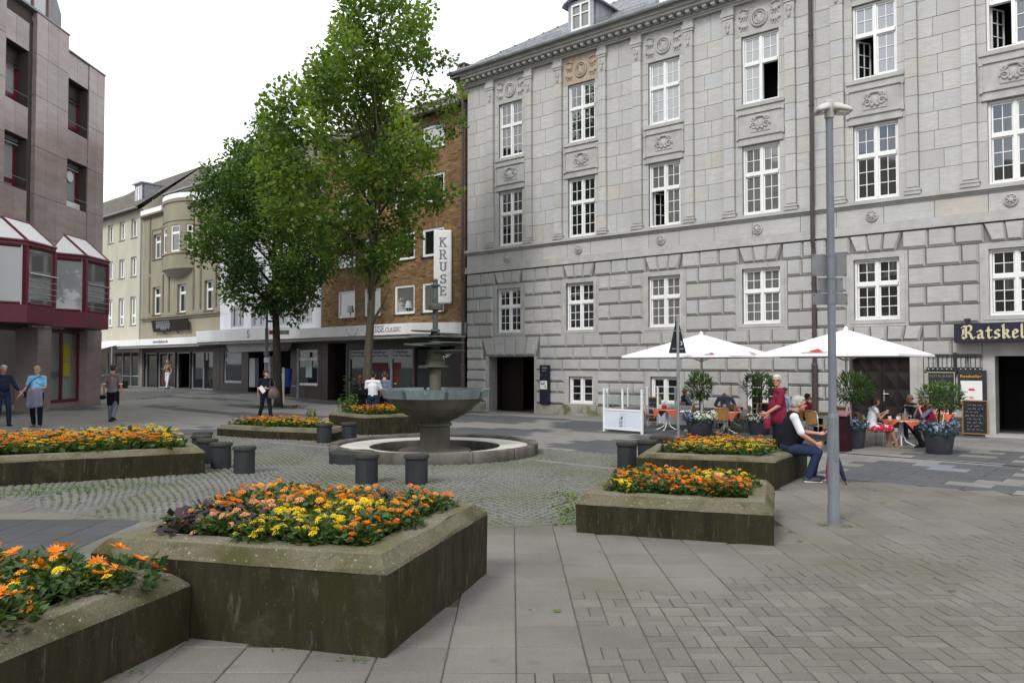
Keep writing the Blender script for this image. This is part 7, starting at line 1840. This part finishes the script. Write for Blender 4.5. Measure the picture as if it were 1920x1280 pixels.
    if skirt:
        C = [('c', pe, lerp(pe, wa, .4), .135, .12)] + [('c', J['h' + k], J['k' + k], .11, .10) for k in 'LR']; C.append(('c', lerp(J['hL'], J['hR'], .5), lerp(J['kL'], J['kR'], .5), .10, .09)); blob(C, vox, M[skirt], 'skirt', t, 2)
    for k in 'LR':
        fy = rad(J['fy' + k]); fd = Vector((-math.sin(fy), math.cos(fy), 0)); A_ = Vector(J['a' + k]); fz = J.get('ft' + k, 0)
        o = blob([('c', tuple(A_ + Vector((0, 0, -.046)) - fd * .035), tuple(A_ + fd * .16 + Vector((0, 0, -.055 + fz))), .043, .036), ('c', tuple(A_ + Vector((0, 0, -.01)) - fd * .02), tuple(A_ + Vector((0, 0, -.045)) + fd * .03), .042, .04)], vox, M[shoes], 'shoe', t, 2)
        sp = MB(); a0 = A_ - fd * .065; a1 = A_ + fd * .19; lt = Vector((fd.y, -fd.x, 0)) * .036; zb_ = max(.0, A_.z - .085)
        sp.loft([[(p.x, p.y, zb_ + z + (fz if i_ > 1 else 0)) for i_, p in enumerate((a0 + lt, a0 - lt, a1 - lt * .7, a1 + lt * .7))] for z in (.0, .018)]); sp.build('shoe_sole', M['white'] if shoes == 'sneaker' else M['black'], o)
    q = MB()
    for k in (-1, 1): q.ell(hp(k * .031, .083, .008), (.011, .008, .007), 8, 6, 0, Rh)
    q.build('eyes', M['eye'], t)
    q = MB(); q.ell(hp(0, .088, -.058), (.022, .006, .005), 8, 5, 0, Rh); q.build('mouth', mat_lip, t)
    if hair:
        C = [('e', hp(0, -.022, .045), (.084, .100, .084), Rh), ('e', hp(0, -.052, .0), (.078, .068, .085), Rh), ('c', hp(-.05, .055, .085), hp(.05, .055, .085), .022, .022)]
        if hairstyle == 'bald': C = [('e', hp(0, -.05, -.01), (.080, .058, .05), Rh), ('c', hp(-.076, -.02, .01), hp(-.074, -.04, -.03), .013, .013), ('c', hp(.076, -.02, .01), hp(.074, -.04, -.03), .013, .013)]
        if hairstyle == 'bob': C += [('c', hp(-.07, -.02, .0), hp(-.075, -.02, -.06), .03, .026), ('c', hp(.07, -.02, .0), hp(.075, -.02, -.06), .03, .026), ('e', hp(0, -.06, -.04), (.085, .055, .07), Rh), ('c', hp(-.05, .066, .07), hp(.05, .066, .07), .02, .02)]
        if hairstyle == 'long': C += [('c', hp(0, -.06, .0), hp(0, -.085, -.30), .085, .06, .6), ('c', hp(-.07, -.02, .0), hp(-.085, -.04, -.22), .03, .03), ('c', hp(.07, -.02, .0), hp(.085, -.04, -.22), .03, .03)]
        blob(C, .010, M[hair], 'hair', t, 3)
    if glasses:
        q = MB()
        for k in (-1, 1): q.tube([hp(k * .033 + .02 * math.cos(a), .102, .008 + .016 * math.sin(a)) for a in [6.2832 * i / 10 for i in range(11)]], .0028, 4); q.tube([hp(k * .053, .10, .010), hp(k * .076, .0, .012)], .0026, 4)
        q.tube([hp(-.013, .104, .01), hp(.013, .104, .01)], .0026, 4); q.build('glasses', M['black'], t)
    return t
mat_lip = mat('lip', (.36, .13, .11), rough=.5)
for n_, c_ in dict(shirt_navy=(.018, .026, .055), jeans=(.022, .035, .075), jeans_d=(.010, .013, .028), top_blue=(.22, .52, .78), navy_t=(.012, .014, .024), mauve=(.19, .135, .13), work_grey=(.155, .16, .19), blacktex=(.010, .010, .012), tan_top=(.24, .165, .09), white_tr=(.70, .71, .75), white_shirt=(.72, .73, .76), teal_d=(.018, .024, .045), wine=(.19, .018, .042), vest_black=(.011, .012, .016), light_blue=(.30, .38, .50), plaid=(.095, .125, .19), rasp=(.20, .012, .045), greyblue=(.15, .155, .21), stripe=(.05, .055, .075), redtop=(.40, .045, .05), beige_tr=(.30, .24, .15), greyjacket=(.22, .225, .29), heather=(.12, .14, .19)).items(): M[n_] = cloth(n_ + '_cloth', c_)
def check_cloth(n, a, b, k):
    m, t, bb = newmat(n); v = pos(t, (1, 1, 1), True); ck = N(t, 'ShaderNodeTexChecker', Scale=k); ck.inputs['Color1'].default_value = c4(a); ck.inputs['Color2'].default_value = c4(b); t.links.new(v, ck.inputs['Vector']); t.links.new(ck.outputs['Color'], bb.inputs['Base Color']); bb.inputs['Roughness'].default_value = .9; return m
def stripe_cloth(n, a, b, z0, z1):
    m, t, bb = newmat(n); v = pos(t, (1, 1, 1), True); sp = N(t, 'ShaderNodeSeparateXYZ'); t.links.new(v, sp.inputs[0])
    g = N(t, 'ShaderNodeMath', operation='GREATER_THAN'); g.inputs[1].default_value = z0; l = N(t, 'ShaderNodeMath', operation='LESS_THAN'); l.inputs[1].default_value = z1
    t.links.new(sp.outputs[2], g.inputs[0]); t.links.new(sp.outputs[2], l.inputs[0]); k = N(t, 'ShaderNodeMath', operation='MULTIPLY'); t.links.new(g.outputs[0], k.inputs[0]); t.links.new(l.outputs[0], k.inputs[1])
    t.links.new(mixc(t, k.outputs[0], a, b), bb.inputs['Base Color']); bb.inputs['Roughness'].default_value = .9; return m
M['plaid'] = check_cloth('plaid_cloth', (.07, .095, .16), (.14, .18, .25), 22); M['stripe2'] = stripe_cloth('striped_pullover', (.12, .14, .19), (.66, .67, .70), 1.14, 1.21); M['stripe_b'] = stripe_cloth('black_white_pullover', (.016, .017, .026), (.55, .56, .58), .98, 1.03)
M['skirt_red'] = mat('red_flower_print', (.42, .025, .05), (.70, .60, .62), 14, .9, .15, lo=.58, hi=.6, local=True)
for n_, c_ in dict(hair_blond=(.42, .30, .17), hair_grey=(.42, .41, .39), hair_white=(.62, .61, .60), hair_brown=(.045, .026, .016), hair_dark=(.018, .013, .011), hair_red=(.065, .022, .014), hair_gb=(.20, .165, .125)).items(): M[n_] = mat(n_, c_, tuple(q * .7 for q in c_), 30, .55, .35, bmp=.5, bscale=90)
M['sneaker'] = mat('dark_sneaker', (.045, .05, .065), rough=.7); M['tan_shoe'] = mat('tan_sandal', (.22, .12, .06), rough=.6); M['bag_brown'] = mat('taupe_leather', (.115, .085, .075), (.09, .066, .058), 6, .5, .4)

# couple walking hand in hand at the left
x, y = gnd(68, 801); PX = lambda u_, v_, Y: ((u_ - 960) / F_PX * Y, Y, CAM_H + (684 - v_) / F_PX * Y)
person('woman in light blue top and dark trousers walking with grey jacket over her arm', (x, y, 0), rad(180 + 12), 1.72, dict(eR=(.27, .0, 1.14), wR=(.40, .10, .93), eL=(-.22, .02, 1.14), wL=(-.02, .19, 1.08), dL=(1, .1, .05), lL=(0, 0, 1), kL=(-.11, .06, .50), aL=(-.12, .08, .085), aR=(.11, -.12, .10), kR=(.11, .0, .50), yaw=-8), skin='skin', shirt='top_blue', sleeve=.75, trousers='jeans_d', hair='hair_blond', shoes='tan_shoe', belly=1.12, female=True, glasses=True)
wx_, wy_ = x, y
m2 = person('grey haired man in dark navy shirt and jeans cut by the left edge', (gnd(8, 799)[0] - .05, gnd(8, 799)[1], 0), rad(180 + 50), 1.74, dict(eL=(-.30, .05, 1.14), wL=(-.42, .16, .93), kL=(-.11, .12, .51), aL=(-.11, .16, .085), aR=(.11, -.2, .11), kR=(.1, .0, .5), pitch=-12), skin='skin_r', shirt='shirt_navy', sleeve=1.55, trousers='jeans', hair='hair_grey', shoes='blacktex', belly=1.1)
jk = thing('jacket', 'grey jacket hanging over the arm of the woman in light blue', 'jacket', (wx_ + .10, wy_ - .24, 0), rad(10)); q = MB(); R = []
for z, w_, yy in ((1.10, .17, .0), (1.04, .19, -.03), (.85, .20, -.02), (.62, .22, -.03), (.56, .20, -.02)): R.append([(-.02 + w_ * math.cos(a) * (1 + .1 * math.sin(3 * a)), yy + .055 * math.sin(a) + .012 * math.sin(5 * a), z + .03 * math.cos(a)) for a in [6.2832 * k / 20 for k in range(20)]])
q.loft(R); q.build('cloth', M['greyjacket'], jk, smooth=True)
hbg = thing('shoulder_bag', 'small dark bag on a strap worn by the woman in light blue', 'bag', (wx_ - .16, wy_ - .15, .84)); q = MB(); q.cbox(-.11, .11, -.04, .04, 0, .17, .02); q.build('bag_body', M['shirt_navy'], hbg); q = MB(); q.tube([(-.05, .03, .16), (.05, -.08, .35), (.22, -.08, .52), (.30, .05, .60), (.28, .22, .55)], .012, 5); q.build('strap', M['shirt_navy'], hbg)
# man walking away
x, y = gnd(211, 791)
person('man seen from behind in mauve shirt and grey black work trousers walking away', (x, y, 0), rad(4), 1.76, dict(eL=(-.25, -.05, 1.14), wL=(-.28, .03, .90), eR=(.25, -.06, 1.14), wR=(.28, -.02, .90), kR=(.10, -.02, .50), aR=(.10, -.22, .16), kL=(-.1, .06, .5), aL=(-.10, .08, .085), ftR=-.02), skin='skin_r', shirt='mauve', sleeve=.85, trousers='work_grey', hair='hair_brown', shoes='blacktex', belly=1.1)
o = bpy.context.scene.objects; wm = COL.objects[-1]
pw = [ob for ob in COL.objects if ob.get('label', '').startswith('man seen from behind in mauve')][0]
blob([('c', (-.09, .0, .90), (-.105, .045, .56), .104, .085), ('c', (.09, -.01, .90), (.10, .0, .56), .104, .085), ('c', (-.05, 0, .89), (.05, 0, .89), .130, .130, .92)], .012, M['blacktex'], 'black_seat_panel', pw, 2)
for k in (-1, 1): q = MB(); q.lathe([(.064, -.012), (.067, .012)], 14, cap=False); ob = q.build('sleeve_hem', M['white'], pw); ob.location = (k * .245, -.05, 1.165)
cpb = thing('cap', 'dark cap held in the left hand of the man walking away', 'cap', (x - .32, y + .02, .76)); q = MB(); q.ell((0, 0, 0), (.09, .11, .07), 12, 8); q.build('cap_cloth', M['blacktex'], cpb)
# blond woman far down the street
x, y = -19.9, 46.3; person('blond woman in tan top and white trousers far down the street', (x, y, GZ(x, y)), rad(180 - 20), 1.66, dict(eR=(.24, .06, 1.14), wR=(.20, .22, 1.18), kL=(-.1, .1, .5), aL=(-.12, .22, .085), aR=(.1, -.18, .1), wL=(-.27, .1, .9)), skin='skin', shirt='tan_top', sleeve=.3, trousers='white_tr', hair='hair_blond', hairstyle='bob', shoes='tan_shoe', female=True, vox=.016)
# dark dressed woman with the shoulder bag
x, y = (499 - 960) / F_PX * 25.2, 25.2
dw = person('woman in dark navy clothes walking with a leaflet and brown shoulder bag', (x, y, 0), rad(180 + 25), 1.58, dict(eL=(-.26, -.02, 1.15), wL=(-.03, .20, 1.12), dL=(1, .2, .1), lL=(0, .3, 1), eR=(.25, -.02, 1.14), wR=(.24, -.12, .92), kL=(-.12, .10, .5), aL=(-.17, .16, .085), kR=(.12, -.04, .5), aR=(.20, -.22, .1), yaw=40), skin='skin', shirt='navy_t', sleeve=.75, trousers='navy_t', hair='hair_brown', hairstyle='bob', shoes='blacktex', belly=1.1, female=True, glasses=True)
lf = thing('leaflet', 'white leaflet held by the dark dressed woman', 'leaflet', (x - .02, y - .25, .94), rad(10)); q = MB(); q.loft([[(-.13, 0, .10), (.0, -.01, -.08), (.10, -.01, -.0), (-.03, 0, .18)], [(-.13, -.012, .10), (.0, -.022, -.08), (.10, -.022, -.0), (-.03, -.012, .18)]]); q.build('sheet', M['paper'], lf)
hb2 = thing('handbag', 'brown slouchy bag at the hip of the dark dressed woman', 'bag', (x + .27, y - .08, .72), rad(20)); q = MB(); R = []
for z, w_, d_ in ((-.03, .12, .05), (.02, .18, .08), (.14, .18, .085), (.26, .13, .06), (.30, .08, .03)): R.append([(w_ * math.cos(a), d_ * math.sin(a), z) for a in [6.2832 * k / 14 for k in range(14)]])
q.loft(R); q.build('bag_body', M['bag_brown'], hb2, smooth=True); q = MB(); q.tube([(-.1, 0, .27), (-.12, .02, .45), (-.10, .05, .57), (.0, .06, .55), (.06, .0, .28)], .012, 5); q.build('strap', M['bag_brown'], hb2)
# three onlookers behind the fountain
Yo = 23.1
person('dark haired woman in long black coat with a small rucksack, seen from behind', ((676 - 960) / F_PX * Yo, Yo, 0), rad(-6), 1.46, skin='skin', shirt='blacktex', sleeve=1.9, trousers='blacktex', hair='hair_red', hairstyle='long', shoes='blacktex', female=True, hem=.28)
rk = thing('rucksack', 'small dark rucksack on the back of the woman in black', 'rucksack', ((679 - 960) / F_PX * Yo, Yo - .17, 1.0)); q = MB(); q.ell((0, 0, 0), (.13, .07, .16), 14, 10); q.build('pack', M['vest_black'], rk); q = MB(); q.tube([(-.03, -.07, .05), (0, -.075, .1), (.03, -.07, .05)], .008, 4); q.build('loop', M['lead'], rk)
person('young man in white T-shirt and jeans looking at the shop window, seen from behind', ((700 - 960) / F_PX * Yo, Yo - .05, 0), rad(2), 1.56, dict(eR=(.27, .04, 1.15), wR=(.22, .22, 1.0), eL=(-.24, .05, 1.14), wL=(-.16, .22, 1.02)), skin='skin', shirt='white_shirt', sleeve=.8, trousers='jeans', hair='hair_dark', shoes='white')
person('man in grey pullover with white chest stripe beside the white T-shirt', ((721 - 960) / F_PX * (Yo + .3), Yo + .3, 0), rad(-15), 1.55, dict(yaw=25, pitch=-15), skin='skin', shirt='stripe2', sleeve=1.8, trousers='jeans_d', hair='hair_brown', shoes='blacktex')
# old man sitting on the planter's edge
x, y = 4.255, 12.13
person('white haired man in white shirt and dark waistcoat sitting on the planter edge', (x - .06, y + .03, -.065), rad(-102), 1.73, dict(pel=(0, -.02, .60), waist=(0, .0, .74), chest=(0, .045, .93), neck=(0, .085, 1.10), head=(0, .155, 1.245), sL=(-.19, .06, 1.04), sR=(.19, .06, 1.04), eL=(-.24, .20, .80), wL=(-.17, .44, .78), eR=(.25, .16, .79), wR=(.16, .36, .66), dR=(0, .8, -.5), hL=(-.095, .02, .565), hR=(.095, .02, .565), kL=(-.14, .42, .535), kR=(.13, .40, .52), aL=(-.13, .36, .16), aR=(.14, .26, .16), pitch=-6), base=SIT, skin='skin_r', shirt='white_shirt', sleeve=.85, trousers='jeans', hair='hair_grey', shoes='sneaker', belly=1.28, vox=.010, vest='vest_black', fist=True)
wt = thing('wristwatch', 'dark wristwatch on the arm of the man on the planter edge', 'watch', (x + .40, y - .21, .60), rad(-102)); q = MB(); q.lathe([(.031, -.012), (.033, 0), (.031, .012)], 14, cap=False); o = q.build('strap', M['blacktex'], wt); o.rotation_euler = (rad(70), 0, 0)
ub = thing('umbrella', 'folded dark umbrella leaning behind the lamp post', 'umbrella', gnd(1588, 911) + (0,)); q = MB(); d = Vector((-.10, .25, .52)); R_ = [0.004, .006, .024, .040, .045, .034, .014]; q.tube([tuple(d * f) for f in (0, .12, .14, .5, .9, 1.15, 1.2)], R_, 8); q.build('folded_canopy', M['shirt_navy'], ub, smooth=True); q = MB(); q.tube([tuple(d * 1.2), tuple(d * 1.38), tuple(d * 1.42 + Vector((.03, 0, .02))), tuple(d * 1.38 + Vector((.055, 0, 0)))], .009, 5); q.build('handle', M['black'], ub)
tg = thing('bag', 'dark red bag in place of the hidden companion beside the old man', 'bag', (4.72, 11.86, 0), rad(-30)); q = MB(); q.loft([[(-.06, -.09, .02), (.06, -.09, .02), (.06, .09, .02), (-.06, .09, .02)], [(-.07, -.1, .2), (.07, -.1, .2), (.07, .1, .2), (-.07, .1, .2)], [(-.045, -.09, .46), (.045, -.09, .46), (.045, .09, .46), (-.045, .09, .46)]]); q.build('bag_body', M['wine'], tg); q = MB(); q.tube([(0, -.06, .45), (0, -.05, .54), (0, .05, .54), (0, .06, .45)], .01, 5); q.build('handle', M['wine'], tg)  # added bag suggests the companion mostly hidden by the lamp post
# man in wine red shirt
person('white haired man in wine red polo shirt standing behind the planter with a cigarette', ((1459 - 960) / F_PX * 14.35, 14.35, 0), rad(88), 1.57, dict(chest=(0, .0, 1.28), eL=(-.23, .06, 1.15), wL=(-.17, .28, 1.0), dL=(.1, .9, -.3), eR=(.23, -.03, 1.13), wR=(.20, .14, .95), yaw=62), skin='skin_r', shirt='wine', sleeve=.85, trousers='navy_t', hair='hair_white', hairstyle='short', shoes='blacktex', belly=1.22, glasses=True, vox=.010, fist=True, hem=.06)
rb = thing('shopping_bag', 'red carrier bag under the hand of the man in the red shirt', 'bag', ((1437 - 960) / F_PX * 14.1, 14.1, .64), 0, None, .68); q = MB(); q.loft([[(-.06, -.04, 0), (.06, -.04, 0), (.06, .04, 0), (-.06, .04, 0)], [(-.08, -.045, .14), (.08, -.045, .14), (.08, .045, .14), (-.08, .045, .14)], [(-.06, -.015, .25), (.06, -.015, .25), (.06, .015, .25), (-.06, .015, .25)]]); q.build('bag_body', M['wine'], rb); q = MB(); q.tube([(-.04, 0, .24), (-.02, 0, .37), (.02, 0, .37), (.04, 0, .24)], .008, 5); q.build('handle', M['redtop'], rb)
# guests of the cafe
x, y = at(1289, 800); person('bald man in light blue shirt and dark waistcoat seated at the left oleander', (x, y, 0), rad(-75), 1.40, dict(chest=(0, -.10, .90), neck=(0, -.12, 1.09), head=(0, -.10, 1.25), sL=(-.185, -.1, 1.03), sR=(.185, -.1, 1.03), eR=(.25, .02, .82), wR=(.15, .25, .80), eL=(-.24, .02, .80), wL=(-.1, .26, .78), yaw=10), base=SIT, skin='skin_r', shirt='light_blue', sleeve=.8, trousers='work_grey', hair='hair_grey', hairstyle='bald', belly=1.2, vest='teal_d')
x, y = at(1361, 805); person('man in blue plaid shirt bent over the table, back to the viewer', (x, y, 0), rad(-8), 1.42, dict(chest=(0, .06, .90), neck=(0, .20, 1.05), head=(0, .33, 1.10), sL=(-.21, .10, 1.02), sR=(.21, .10, 1.02), eL=(-.33, .15, .80), wL=(-.2, .36, .74), eR=(.33, .15, .80), wR=(.2, .36, .74), pitch=-35), base=SIT, skin='skin', shirt='plaid', sleeve=.85, trousers='jeans_d', hair='hair_grey', hairstyle='bald', belly=1.15)
x, y = at(1517, 815); person('guest in red top seated behind the old man, mostly hidden', (x - .03, y, 0), rad(-70), 1.32, base=SIT, skin='skin_r', shirt='redtop', sleeve=.8, trousers='jeans_d', hair='hair_brown', female=True)
x, y = at(1484, 808); person('guest in pale blue shirt behind the man in the red shirt, only the shoulder showing', (x, y + .5, 0), rad(-60), 1.45, base=SIT, skin='skin', shirt='light_blue', sleeve=.85, trousers='beige_tr', hair='hair_brown')
x, y = at(1636, 839); person('brown haired woman in white top and red flowered skirt at the cafe table', (x, y, 0), rad(-92), 1.38, dict(chest=(0, .02, .9), neck=(0, .05, 1.08), head=(0, .1, 1.235), eR=(.24, .12, .80), wR=(.10, .30, .92), eL=(-.22, .14, .8), wL=(-.06, .32, .93), sL=(-.175, .03, 1.02), sR=(.175, .03, 1.02), kL=(-.1, .44, .52), kR=(.1, .44, .52), aL=(-.11, .48, .085), aR=(.11, .60, .085)), base=SIT, skin='skin_t', shirt='white_shirt', sleeve=.25, skirt='skirt_red', hair='hair_brown', hairstyle='bob', shoes='tan_shoe', female=True)
x, y = at(1744, 839); person('grey haired woman in raspberry waistcoat resting her chin on her hands', (x, y, 0), rad(92), 1.40, dict(chest=(0, .06, .9), neck=(0, .12, 1.08), head=(0, .20, 1.235), eR=(.20, .30, .82), wR=(.05, .30, 1.03), eL=(-.20, .30, .82), wL=(-.05, .30, 1.03), sL=(-.18, .08, 1.02), sR=(.18, .08, 1.02), dL=(.2, -.1, 1), dR=(-.2, -.1, 1), aL=(-.12, .30, .085), aR=(.12, .12, .085)), base=SIT, skin='skin_r', shirt='greyblue', sleeve=1.3, trousers='blacktex', hair='hair_gb', shoes='blacktex', belly=1.2, female=True, vest='rasp')
x, y = at(1722, 823); person('man in black and white striped pullover leaning on the table, behind the grey haired woman', (x - .05, y, 0), rad(100), 1.38, dict(chest=(0, .10, .9), neck=(0, .17, 1.07), head=(0, .2, 1.23), sL=(-.18, .14, 1.02), sR=(.18, .14, 1.02), eL=(-.26, .26, .84), wL=(-.14, .45, .72), eR=(.26, .26, .84), wR=(.14, .45, .72), yaw=-20), base=SIT, skin='skin_r', shirt='stripe_b', sleeve=1.6, trousers='jeans_d', hair='hair_brown', hairstyle='bald')
# ------------------------------------------------------------------ trees
def tree(label, x, y, tr, H, prof, leafm, barkm, n_leaf, seed, leaf=.13, fork=.38, lean=(0, 0), nb=9, nc=150, up=1.0):
    """tapered trunk, limbs reaching to leaf clumps, clumps spread through a lumpy crown volume"""
    R = random.Random(seed); t = thing('oak_tree', label, 'tree', (x, y, GZ(x, y)))
    def rad_at(z):
        for (z0, r0, ox0), (z1, r1, ox1) in zip(prof[:-1], prof[1:]):
            if z0 <= z <= z1: f = (z - z0) / (z1 - z0); return r0 + (r1 - r0) * f, ox0 + (ox1 - ox0) * f
        return 0, 0
    zf = H * fork
    ax = [Vector((0, 0, -.1)), Vector((.02, 0, .25)), Vector((lean[0] * .2, lean[1] * .2, zf * .5)), Vector((lean[0] * .5, lean[1] * .5, zf)), Vector((lean[0] * .7, lean[1] * .7, H * .62)), Vector((lean[0], lean[1], H * .93))]
    q = MB(); q.tube(ax, [tr * 1.35, tr * 1.08, tr * .92, tr * .74, tr * .36, tr * .07], 12); q.build('trunk', M[barkm], t, smooth=True)
    def on_axis(z):
        for a, b in zip(ax[:-1], ax[1:]):
            if a.z <= z <= b.z: return a.lerp(b, (z - a.z) / (b.z - a.z))
        return ax[-1]
    clumps = []; tries = 0; z0, z1 = prof[0][0], prof[-1][0]
    while len(clumps) < nc and tries < 60000:
        tries += 1; z = R.uniform(z0, z1); r, ox = rad_at(z); a = R.uniform(0, 6.283); rr = r * math.sqrt(R.uniform(.02, 1))
        lump = 1 + .28 * mnoise.noise((math.cos(a) * 1.3 + seed, math.sin(a) * 1.3, z * .55))
        p = Vector((ox + rr * lump * math.cos(a), rr * lump * math.sin(a), z))
        if rr < r * .45 and R.random() < .55: continue
        if any((p - c).length < .70 for c, _ in clumps): continue
        clumps.append((p, R.uniform(.36, .66)))
    limbs = []
    for i in range(nb * 2):
        z = zf * .78 + (H * .72 - zf * .78) * (i / (nb * 2 - 1)); a = i * 2.4 + R.gauss(0, .3); st_ = on_axis(z); r, ox = rad_at(min(z1, max(z0, z + 1.0))); L = max(.6, r * R.uniform(.6, .85))
        p = [st_, st_ + Vector((math.cos(a) * L * .35, math.sin(a) * L * .35, L * .35 * up)), st_ + Vector((math.cos(a + .15) * L * .7 + ox * .5, math.sin(a + .15) * L * .7, L * .8 * up)), st_ + Vector((math.cos(a + .1) * L + ox, math.sin(a + .1) * L, L * R.uniform(1.1, 1.5) * up))]
        e = p[3]; e.z = min(e.z, z1 - .8); r, ox = rad_at(min(z1, max(z0, e.z))); hx = Vector((e.x - ox, e.y, 0)); m0 = .8 * r / max(.01, hx.length)
        if m0 < 1:
            for kk in (1, 2, 3): p[kk].x = st_.x + (p[kk].x - st_.x) * m0; p[kk].y = st_.y + (p[kk].y - st_.y) * m0; p[kk].z = min(p[kk].z, e.z)
        r0 = tr * .5 * (1 - .6 * i / (nb * 2)); m_ = MB(); m_.tube(p, [r0, r0 * .7, r0 * .45, r0 * .15], 6)
        m_.build('limb', M[barkm], t, smooth=True); limbs.append(p)
    tw = MB()
    for c, s in clumps:
        best = min((pp for L in limbs for pp in L[1:]), key=lambda pp: (pp - c).length + max(0, pp.z - c.z) * 1.5)
        mid = best.lerp(c, .5) + Vector((R.gauss(0, .12), R.gauss(0, .12), R.gauss(-.05, .1))); tw.tube([best, mid, c], [.022, .015, .006], 4)
        for _ in range(3): tw.tube([c.lerp(mid, .3), c + Vector((R.gauss(0, 1), R.gauss(0, 1), R.gauss(.3, .8))).normalized() * s * .8], [.008, .003], 3)
    tag(tw.build('twigs', M[barkm], t), kind='stuff')
    lv = MB(); per = n_leaf // len(clumps)
    for c, s in clumps:
        base = R.uniform(.12, .85); rr_ = Vector((c.x, c.y, 0)); axc = (rr_.normalized() * .55 + Vector((R.gauss(0, .25), R.gauss(0, .25), .85))).normalized() if rr_.length > .1 else Vector((0, 0, 1))
        for _ in range(int(per * (s / .52) ** 2)):
            d = Vector((R.gauss(0, 1), R.gauss(0, 1), R.gauss(0, .8))).normalized() * (s * R.random() ** .45); d = d * .78 + axc * (d.dot(axc) * .62)
            d += Vector((d.x, d.y, 0)) * .25 * R.random()
            p = c + d; o = (d.normalized() * .6 + Vector((R.gauss(0, .6), R.gauss(0, .6), R.gauss(-.1, .5)))).normalized(); l = leaf * R.uniform(.65, 1.25)
            n_ = (Vector((R.gauss(0, .55), R.gauss(0, .55), 1))).normalized(); s_ = o.cross(n_)
            if s_.length < .1: continue
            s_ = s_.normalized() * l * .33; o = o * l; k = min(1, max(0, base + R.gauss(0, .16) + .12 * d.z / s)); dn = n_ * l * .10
            lv.add([tuple(p), tuple(p + o * .35 + s_ - dn), tuple(p + o * .7 + s_ * .8 - dn), tuple(p + o), tuple(p + o * .7 - s_ * .8 - dn), tuple(p + o * .35 - s_ - dn)], [(0, 1, 2, 3), (0, 3, 4, 5)], 0, (k, k, k))
    tag(lv.build('crown', M[leafm], t))
    return t
tree('tall light green oak with several upright limbs behind the fountain', -4.50, 24.6, .15, 13.6,
     [(4.8, .6, .3), (5.3, 1.5, .0), (5.8, 2.3, -.5), (6.4, 2.85, -.6), (8.0, 2.95, -.55), (9.7, 2.6, -.1), (11.3, 2.0, .25), (12.2, 1.65, .35), (13.3, 1.35, .4), (14.2, .6, .5)], 'leaf1', 'bark', 26000, 5, .155, .27, (.35, 0), 9, 124, 1.5)
tree('dark green round oak left of the light green one', -9.35, 32.0, .165, 11.6,
     [(3.9, 1.0, .2), (4.6, 2.0, -.2), (5.7, 2.5, -.6), (7.8, 2.5, -.6), (8.9, 2.3, -.6), (9.7, 1.9, -.5), (10.6, 1.3, -.35), (11.5, .5, -.1)], 'leaf2', 'bark_d', 25000, 11, .16, .40, (-.3, 0), 9, 130)
mb = MB(); lab_x, lab_y = -9.35, 32.0
for _ in range(420):
    a = rnd.uniform(0, 6.283); r = 1.15 * math.sqrt(rnd.random()); tuft(mb, lab_x + r * math.cos(a), lab_y + r * math.sin(a) * .9, GZ(lab_x, lab_y) + .01, rnd.uniform(.04, .11), 3, .05)
tag(mb.build('tree_pit_grass', M['leaf_b']), kind='stuff')
# tall garden plants among the planters
def tall_plant(label, x, y, z, h, n, ls, m, nm, spread=.15):
    t = thing(nm, label, 'plant', (x, y, z)); q = MB()
    for k in range(3): a = k * 2.1; q.tube([(0, 0, 0), (.05 * math.cos(a), .05 * math.sin(a), h * .5), (.09 * math.cos(a), .09 * math.sin(a), h * (1 - .12 * k))], .010, 4, 0, True, (.3, .3, .3))
    q.build('stem', M['bark_d'], t); q = MB()
    for _ in range(n):
        f = rnd.random(); a = rnd.uniform(0, 6.28); p = Vector((.07 * math.cos(a), .07 * math.sin(a), h * f)); d = Vector((math.cos(a), math.sin(a), rnd.uniform(-.3, .5))) * ls * (1.3 - .8 * f) * rnd.uniform(.6, 1.2); s = d.cross(Vector((0, 0, 1))).normalized() * d.length * .32; c = rnd.random()
        q.add([tuple(p), tuple(p + d * .5 + s), tuple(p + d + Vector((0, 0, -.04))), tuple(p + d * .5 - s)], [(0, 1, 2, 3)], 0, (c, c, c))
    q.build('leaves', M[m], t)
tall_plant('tall dark leaved plant behind the planter with the onlookers', (655 - 960) / F_PX * 22.6, 22.6, 0, 1.45, 90, .28, 'leaf_b', 'tall_plant')
tall_plant('leafy green plant beside the tall dark one behind the fountain planter', (645 - 960) / F_PX * 22.0, 22.0, 0, .85, 110, .2, 'grass', 'leafy_plant')
tall_plant('feathery pale green plant at the back of the low planter', (585 - 960) / F_PX * 20.6, 20.6, .2, .42, 120, .12, 'grass', 'feathery_plant')
tall_plant('slender young plant just right of the woman in black', (665 - 960) / F_PX * 22.3, 22.3, 0, .95, 60, .16, 'leaf_o', 'young_plant')
# post and flower trough far down the street by the cream house
x, y = gnd(245, 733); x, y = -23.5, 47.5
t = thing('flower_trough', 'low dark trough with a slim sign pole far down the street', 'trough', (x, y, GZ(x, y)), rad(-42)); q = MB(); q.cbox(-1.0, 1.0, -.3, .3, -.05, .45, .03); q.build('trough_body', M['pwall'], t); q = MB(); q.tube([(.2, -.32, 0), (.2, -.32, 2.4)], .05, 6); q.build('pole', M['zinc'], t)
